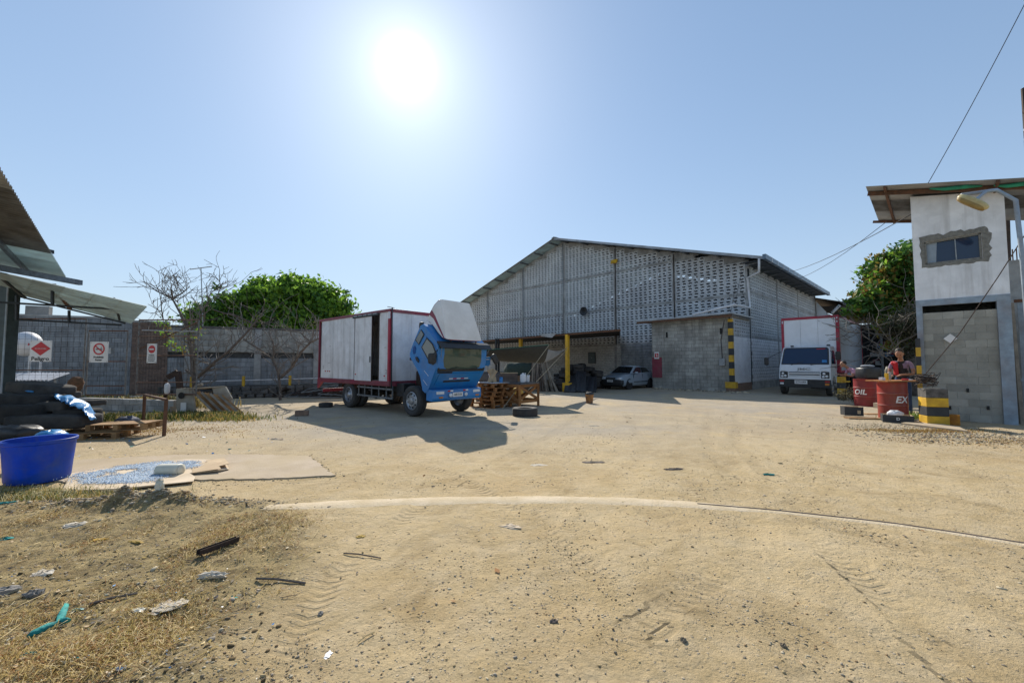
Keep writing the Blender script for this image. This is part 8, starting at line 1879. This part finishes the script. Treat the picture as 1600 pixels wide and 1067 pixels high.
# weeds behind: left fence area and scrap
def patch(name, px, py, sx, sy, n, h, mats, label, Z=None, seed=1, w_=.01):
    g = G(px, py); r = np.random.default_rng(seed); x = g.x + r.normal(size=n) * sx; y = g.y + r.normal(size=n) * sy; kk = fbm(x * 1.7 + seed, y * 2.5, 4) > -.12 + .2 * r.normal(size=n); x, y = x[kk], y[kk]; n = len(x); blades(name, x, y, h * (.15 + .85 * r.random(n) ** 1.5), mats, r, label, .6, w_)
patch('weeds', 185, 655, .9, .45, 5000, .28, [greengrass, mat('olive_weed'), drygrass], 'green weeds in front of the low block kerb', seed=2)
patch('weeds', 310, 652, .8, .3, 4000, .3, [greengrass, mat('olive_weed'), drygrass], 'green weeds growing round the scrap heap', seed=3)
patch('weeds', 215, 672, 1.6, .5, 9000, .05, [drygrass, mat('rust_grass')], 'dry flattened grass before the weeds', seed=4, w_=.006)
patch('weeds', 350, 655, .6, .25, 1500, .22, [greengrass, drygrass], 'weeds at the slat ends', seed=5)
patch('dry_weeds', 130, 636, 1.6, .35, 6200, .75, [drygrass, mat('pale_blade'), drygrass, greengrass], 'tall dry yellow weeds inside the fenced enclosure', seed=6, w_=.012)
patch('dry_weeds', 240, 636, 1.1, .3, 5200, .7, [drygrass, mat('pale_blade'), drygrass], 'tall dry yellow weeds behind the right gate leaf', seed=7, w_=.012)
patch('dry_weeds', 1440, 673, .7, .16, 6500, .06, [mat('rust_grass'), drygrass], 'orange-brown dry grass round the concrete pad', seed=8, w_=.005)
patch('dry_weeds', 1540, 690, 1.0, .3, 3500, .05, [mat('rust_grass'), drygrass], 'dry grass along the tower foot', seed=9, w_=.005)
patch('dry_weeds', 1425, 652, .3, .2, 900, .3, [greengrass, mat('leaf_bright')], 'green weeds behind the black produce carton', seed=10)
# coloured litter, too small to tell apart
r5 = np.random.default_rng(31)
def litter(name, n, mats, label, size=.012, x0=-6.5, x1=1.5, y0=1.15, y1=5, dn=None):
    x, y = scatter(n, x0, x1, y0, y1, dn or (lambda x, y: soilmask(x, y) * .9), r5); cen = np.stack([x, y, hz(x, y) + .010], 1); V, Fq = leafquads(cen, 0, size * (.5 + 1.2 * r5.random(len(x)) ** 3)[:, None][:, 0], r5, .55)
    V[:, 2] = np.repeat(cen[:, 2], 4) + (V[:, 2] - np.repeat(cen[:, 2], 4)) * .35
    o = fastmesh(name, V, Fq, mats, None, 'stuff', matidx=r5.choice(len(mats), len(Fq))); o['label'] = label
litter('litter_flakes', 2200, [teal, tarp_blue, white_pl, card_pale, offwhite], 'small teal, blue and white plastic flakes over the soil', .008)
litter('straw_bits', 14000, [drygrass, mat('straw'), card, bark, gm1[2], gm1[4]], 'bits of straw, bark and card over the soil', .012)
litter('litter_flakes', 120, [teal, tarp_blue, white_pl], 'teal and pale flakes on the ground past the slab', .03, -9.5, -5, 6.8, 9, lambda x, y: np.ones_like(x) * .8)
litter('leaf_bits', 420, [bark, card, mat('rust_grass')], 'dry leaf bits scattered over the sandy yard', .018, -3, 10, 1.3, 12, lambda x, y: np.ones_like(x) * .7)
# single pieces of rubbish
def ground_at(px, py): g = G(px, py); return Vector((g.x, g.y, hz1(g.x, g.y)))
dusty_w = mat('dusty_white', (.62, .57, .48), (.50, .43, .33), .9, 14, .5, 40, dirt=(.36, .27, .15), dscale=6, damt=.6)
def crumple(nm, label, px, py, d, m, cat, rz=0, wob=.22, e=.8, lift=.08):
    g = ground_at(px, py); q = MB(); q.cushion((0, 0, d[2] * lift), d, rz=rz, e=e, n=14, m=8, wob=wob); rn = random.Random(px); q.v = [(x + rn.gauss(0, d[0] * .07), y + rn.gauss(0, d[1] * .09), z * .8 + rn.gauss(0, d[2] * .10)) for x, y, z in q.v]; o = simple(nm, q, m, label, cat); o.location = g; return o
# teal cloth twist
b = MB(); pts = [ground_at(*q) + Vector((0, 0, .015)) for q in ((103, 952), (96, 970), (92, 982), (72, 990), (52, 1001), (43, 1006))]
b.tube(pts, [.014, .022, .018, .022, .02, .008], 8); b.tube([pts[2] + Vector((.0, .01, .01)), pts[2] + Vector((.04, .0, .02)), ground_at(109, 979) + Vector((0, 0, .02))], [.016, .016, .008], 7); rn = random.Random(4); b.v = [(x + rn.gauss(0, .003), y + rn.gauss(0, .003), z + rn.gauss(0, .003)) for x, y, z in b.v]
simple('teal_cloth', b, teal, 'twisted teal cloth strip lying in the dry grass, lower left', 'cloth', smooth=True)
# angle iron
a, c = ground_at(309, 879) + Vector((0, 0, .015)), ground_at(371, 852) + Vector((0, 0, .015)); b = MB(); b.beam(a, c, .04, .004); d = (c - a).normalized(); sd_ = d.cross(Vector((0, 0, 1))) * .02; b.beam(a + sd_ + Vector((0, 0, .02)), c + sd_ + Vector((0, 0, .02)), .004, .04); b.beam(a - sd_ + Vector((0, 0, .02)), c - sd_ + Vector((0, 0, .02)), .004, .04); simple('steel_channel', b, rust_dk, 'short dark steel channel lying on the soil', 'steel channel')
for (p0, p1, r_, m, lab) in (((537, 863), (595, 873), .006, bark, 'thin dark stick on the sand, upper of the two sticks'), ((400, 907), (477, 912), .008, bark, 'dark stick lying at the edge of the dry grass'), ((140, 951), (215, 930), .008, bark, 'long dark stick half buried in the grass, lower left'), ((310, 985), (365, 962), .004, mat('straw'), 'pale dry reed lying on the soil'), ((560, 1005), (585, 990), .004, mat('straw'), 'short pale straw on bare soil at lower centre')):
    a, c = ground_at(*p0) + Vector((0, 0, .01)), ground_at(*p1) + Vector((0, 0, .01)); b = MB(); b.tube([a, a.lerp(c, .4) + Vector((.0, .01, .004)), c], r_, 5); simple('stick', b, m, lab, 'stick')
crumple('white_chunk', 'long white plaster chunk on the soil right of the grass', 330, 910, (.20, .07, .05), dusty_w, 'plaster chunk', .1, .1)
crumple('stone', 'grey stone at the left edge of the soil, below the rubble', 52, 940, (.09, .07, .06), rubble_m, 'stone', .4, .1)
crumple('stone', 'flat pale stone half buried at the far left edge', 12, 935, (.14, .09, .04), rubble_m, 'stone', .2, .1)
crumple('white_plastic_scrap', 'crumpled white plastic scrap beside the lower left stones', 66, 907, (.13, .08, .03), dusty_w, 'plastic scrap', .3)
crumple('white_plastic_scrap', 'flat torn whitish plastic in the middle of the soil', 265, 953, (.18, .12, .02), dusty_w, 'plastic scrap', .5)
crumple('white_plastic_scrap', 'small pale plastic piece beside the flat torn plastic', 215, 958, (.08, .05, .02), offwhite, 'plastic scrap', .2)
crumple('white_plastic_scrap', 'whitish bag scrap near the rubble heap', 118, 824, (.20, .12, .05), dusty_w, 'plastic scrap', .2)
crumple('white_plastic_scrap', 'upright pale plastic shred at the right of the rubble heap', 248, 790, (.08, .06, .14), offwhite, 'plastic scrap', .4, lift=.4)
crumple('paper_slip', 'small pale paper slip at the bottom left of centre', 513, 1023, (.035, .05, .006), paper, 'paper')
crumple('yellow_peel', 'yellow peel lying in the upper soil patch', 155, 847, (.12, .04, .02), yellow, 'peel', .2)
crumple('yellow_peel', 'orange-yellow peel right of the first yellow peel', 211, 852, (.12, .035, .02), mat('ochre', (.55, .36, .08), None, .8), 'peel', -.1)
crumple('teal_scrap', 'teal plastic scrap at the left edge above the soil', 10, 791, (.16, .05, .03), teal, 'plastic scrap', .3)
crumple('teal_scrap', 'second teal scrap lower at the left edge', 9, 846, (.10, .06, .03), teal, 'plastic scrap', .3)
crumple('teal_scrap', 'teal fragment among straw at the bottom left', 45, 1038, (.07, .03, .02), teal, 'plastic scrap', .3)
crumple('blue_scrap', 'small pale blue fragment at the bottom edge left', 188, 1062, (.04, .025, .015), tarp_blue, 'plastic scrap', .3)
crumple('teal_bottle', 'pale teal crushed tube beside the twisted cloth', 122, 956, (.07, .02, .02), mat('pale_teal', (.3, .5, .45), None, .6), 'plastic tube', .1, .1)
crumple('torn_wrapper', 'torn beige wrapper lying on the sand below the concrete strip', 800, 822, (.22, .10, .035), card_pale, 'wrapper', -.4)
crumple('torn_wrapper', 'brown and yellow wrapper on the sand left of the beige one', 564, 836, (.08, .05, .02), mat('ochre'), 'wrapper', .1)
crumple('dark_clod', 'dark clod on the sand near the bottom centre', 865, 971, (.05, .035, .025), bark, 'clod')
crumple('dark_clod', 'dark clod on the gravel beside the stick', 878, 873, (.045, .035, .02), bark, 'clod') if False else None
crumple('stone', 'round stone on the sand, bottom left of centre', 501, 957, (.03, .03, .025), rubble_m, 'stone')
crumple('stone', 'dark stone near the bottom centre right', 1068, 1005, (.035, .03, .03), mat('pebble_dark'), 'stone')
crumple('stone', 'dark angular stone at lower right of centre', 1224, 1009, (.035, .03, .03), mat('pebble_dark'), 'stone')
crumple('bark_piece', 'long brown bark piece beyond the strip, right of centre', 1053, 733, (.28, .08, .03), bark, 'bark piece', .1)
crumple('teal_scrap', 'teal scrap alone on the sand beyond the rail', 1201, 741, (.14, .06, .03), teal, 'plastic scrap', -.2)
crumple('pale_scrap', 'pale flat scrap on the gravel left of the truck shadow', 434, 686, (.3, .12, .04), card_pale, 'cardboard scrap', -.1)
crumple('pale_scrap', 'pale powdery scrap on the sand beyond the strip', 840, 726, (.25, .12, .015), dusty_w, 'paper scrap', .1)
crumple('pale_scrap', 'thin pale plank fragment on the sand near the annex', 928, 665, (.22, .05, .02), dusty_w, 'scrap', -.1)
crumple('dark_scrap', 'dark flattened scrap on the sand right of the shadow', 927, 721, (.35, .12, .02), bark, 'scrap', .1)
# long loose straws and twigs over the soil
r6 = np.random.default_rng(61)
x, y = scatter(900, -6.5, 1.5, 1.15, 4.8, lambda x, y: soilmask(x, y) * .9, r6); n = len(x); a = .5 + r6.normal(size=n) * .9; l = .04 + .14 * r6.random(n) ** 2; w_ = .0012 + .0015 * r6.random(n)
dx, dy = np.cos(a) * l, np.sin(a) * l; nxw, nyw = -np.sin(a) * w_, np.cos(a) * w_; z0 = hz(x, y) + .006; z1 = hz(x + dx, y + dy) + .006 + .02 * r6.random(n)
V = np.stack([np.stack([x - nxw, y - nyw, z0], 1), np.stack([x + nxw, y + nyw, z0], 1), np.stack([x + dx + nxw, y + dy + nyw, z1], 1), np.stack([x + dx - nxw, y + dy - nyw, z1], 1), np.stack([x, y, z0 + .003], 1), np.stack([x + dx, y + dy, z1 + .003], 1)], 1).reshape(-1, 3)
i = np.arange(n)[:, None] * 6; Fq = np.concatenate([i + [0, 4, 5, 3], i + [4, 1, 2, 5]], 1).reshape(-1, 4); o = fastmesh('loose_straws', V, Fq, [mat('straw'), drygrass, bark], None, 'stuff', matidx=np.repeat(r6.choice(3, n, p=(.5, .35, .15)), 2)); o['label'] = 'long loose straws and thin twigs lying over the soil'
# soil clods and crumbs in the rubbish-strewn corner, dust and grit over the slab edge
x, y = scatter(16000, -7, 1.5, 1.15, 5, lambda x, y: soilmask(x, y) * np.clip(.25 + 1.2 * fbm(x * 2 + 2, y * 2, 4), .03, 1), r6); stones('soil_clods', x, y, .004 + .013 * r6.random(len(x)) ** 4, [mat('clod_brown', (.20, .145, .08), None, .95, 20, spec=.05), mat('clod_dark', (.11, .085, .05), None, .95, 20, spec=.05), gm1[0], gm1[2]], r6, 'brown soil clods and crumbs among the dry grass', .3)
ex = np.concatenate([np.full(14, p.x) for p in SLABX]) + r6.normal(size=14 * len(SLABX)) * .05; ey = np.concatenate([np.full(14, p.y) for p in SLABX]) + r6.normal(size=14 * len(SLABX)) * .045
stones('edge_grit', ex, ey, .003 + .010 * r6.random(len(ex)) ** 4, [gm1[0], gm1[2], gm1[4]], r6, 'grit gathered along the broken slab edges', .1)
# visible limbs and stray sprays breaking the outline of the big tree
rn = random.Random(71); b = MB(); sp = []
for k in range(16):
    px = 330 + 14 * k; q = TP(px, 462 + abs(px - 445) * .14 - rn.uniform(0, 8), 26.2, tr); d = Vector((rn.uniform(-.5, .5) + (px - 445) * .004, -.2, .8)); e_ = q + d * rn.uniform(.5, 1.0); b.tube([q - d * .8, q, e_], [.03, .02, .01], 4)
    sp.append((e_.x, e_.y, e_.z, .16)); sp.append((q.x, q.y, q.z, .2))
b.build('outer_twigs', bark, tr); crown('outer_sprays', tr, sp, 90, 10, .14, leaf_a, 72, .16, [leaf_a, leaf_b])
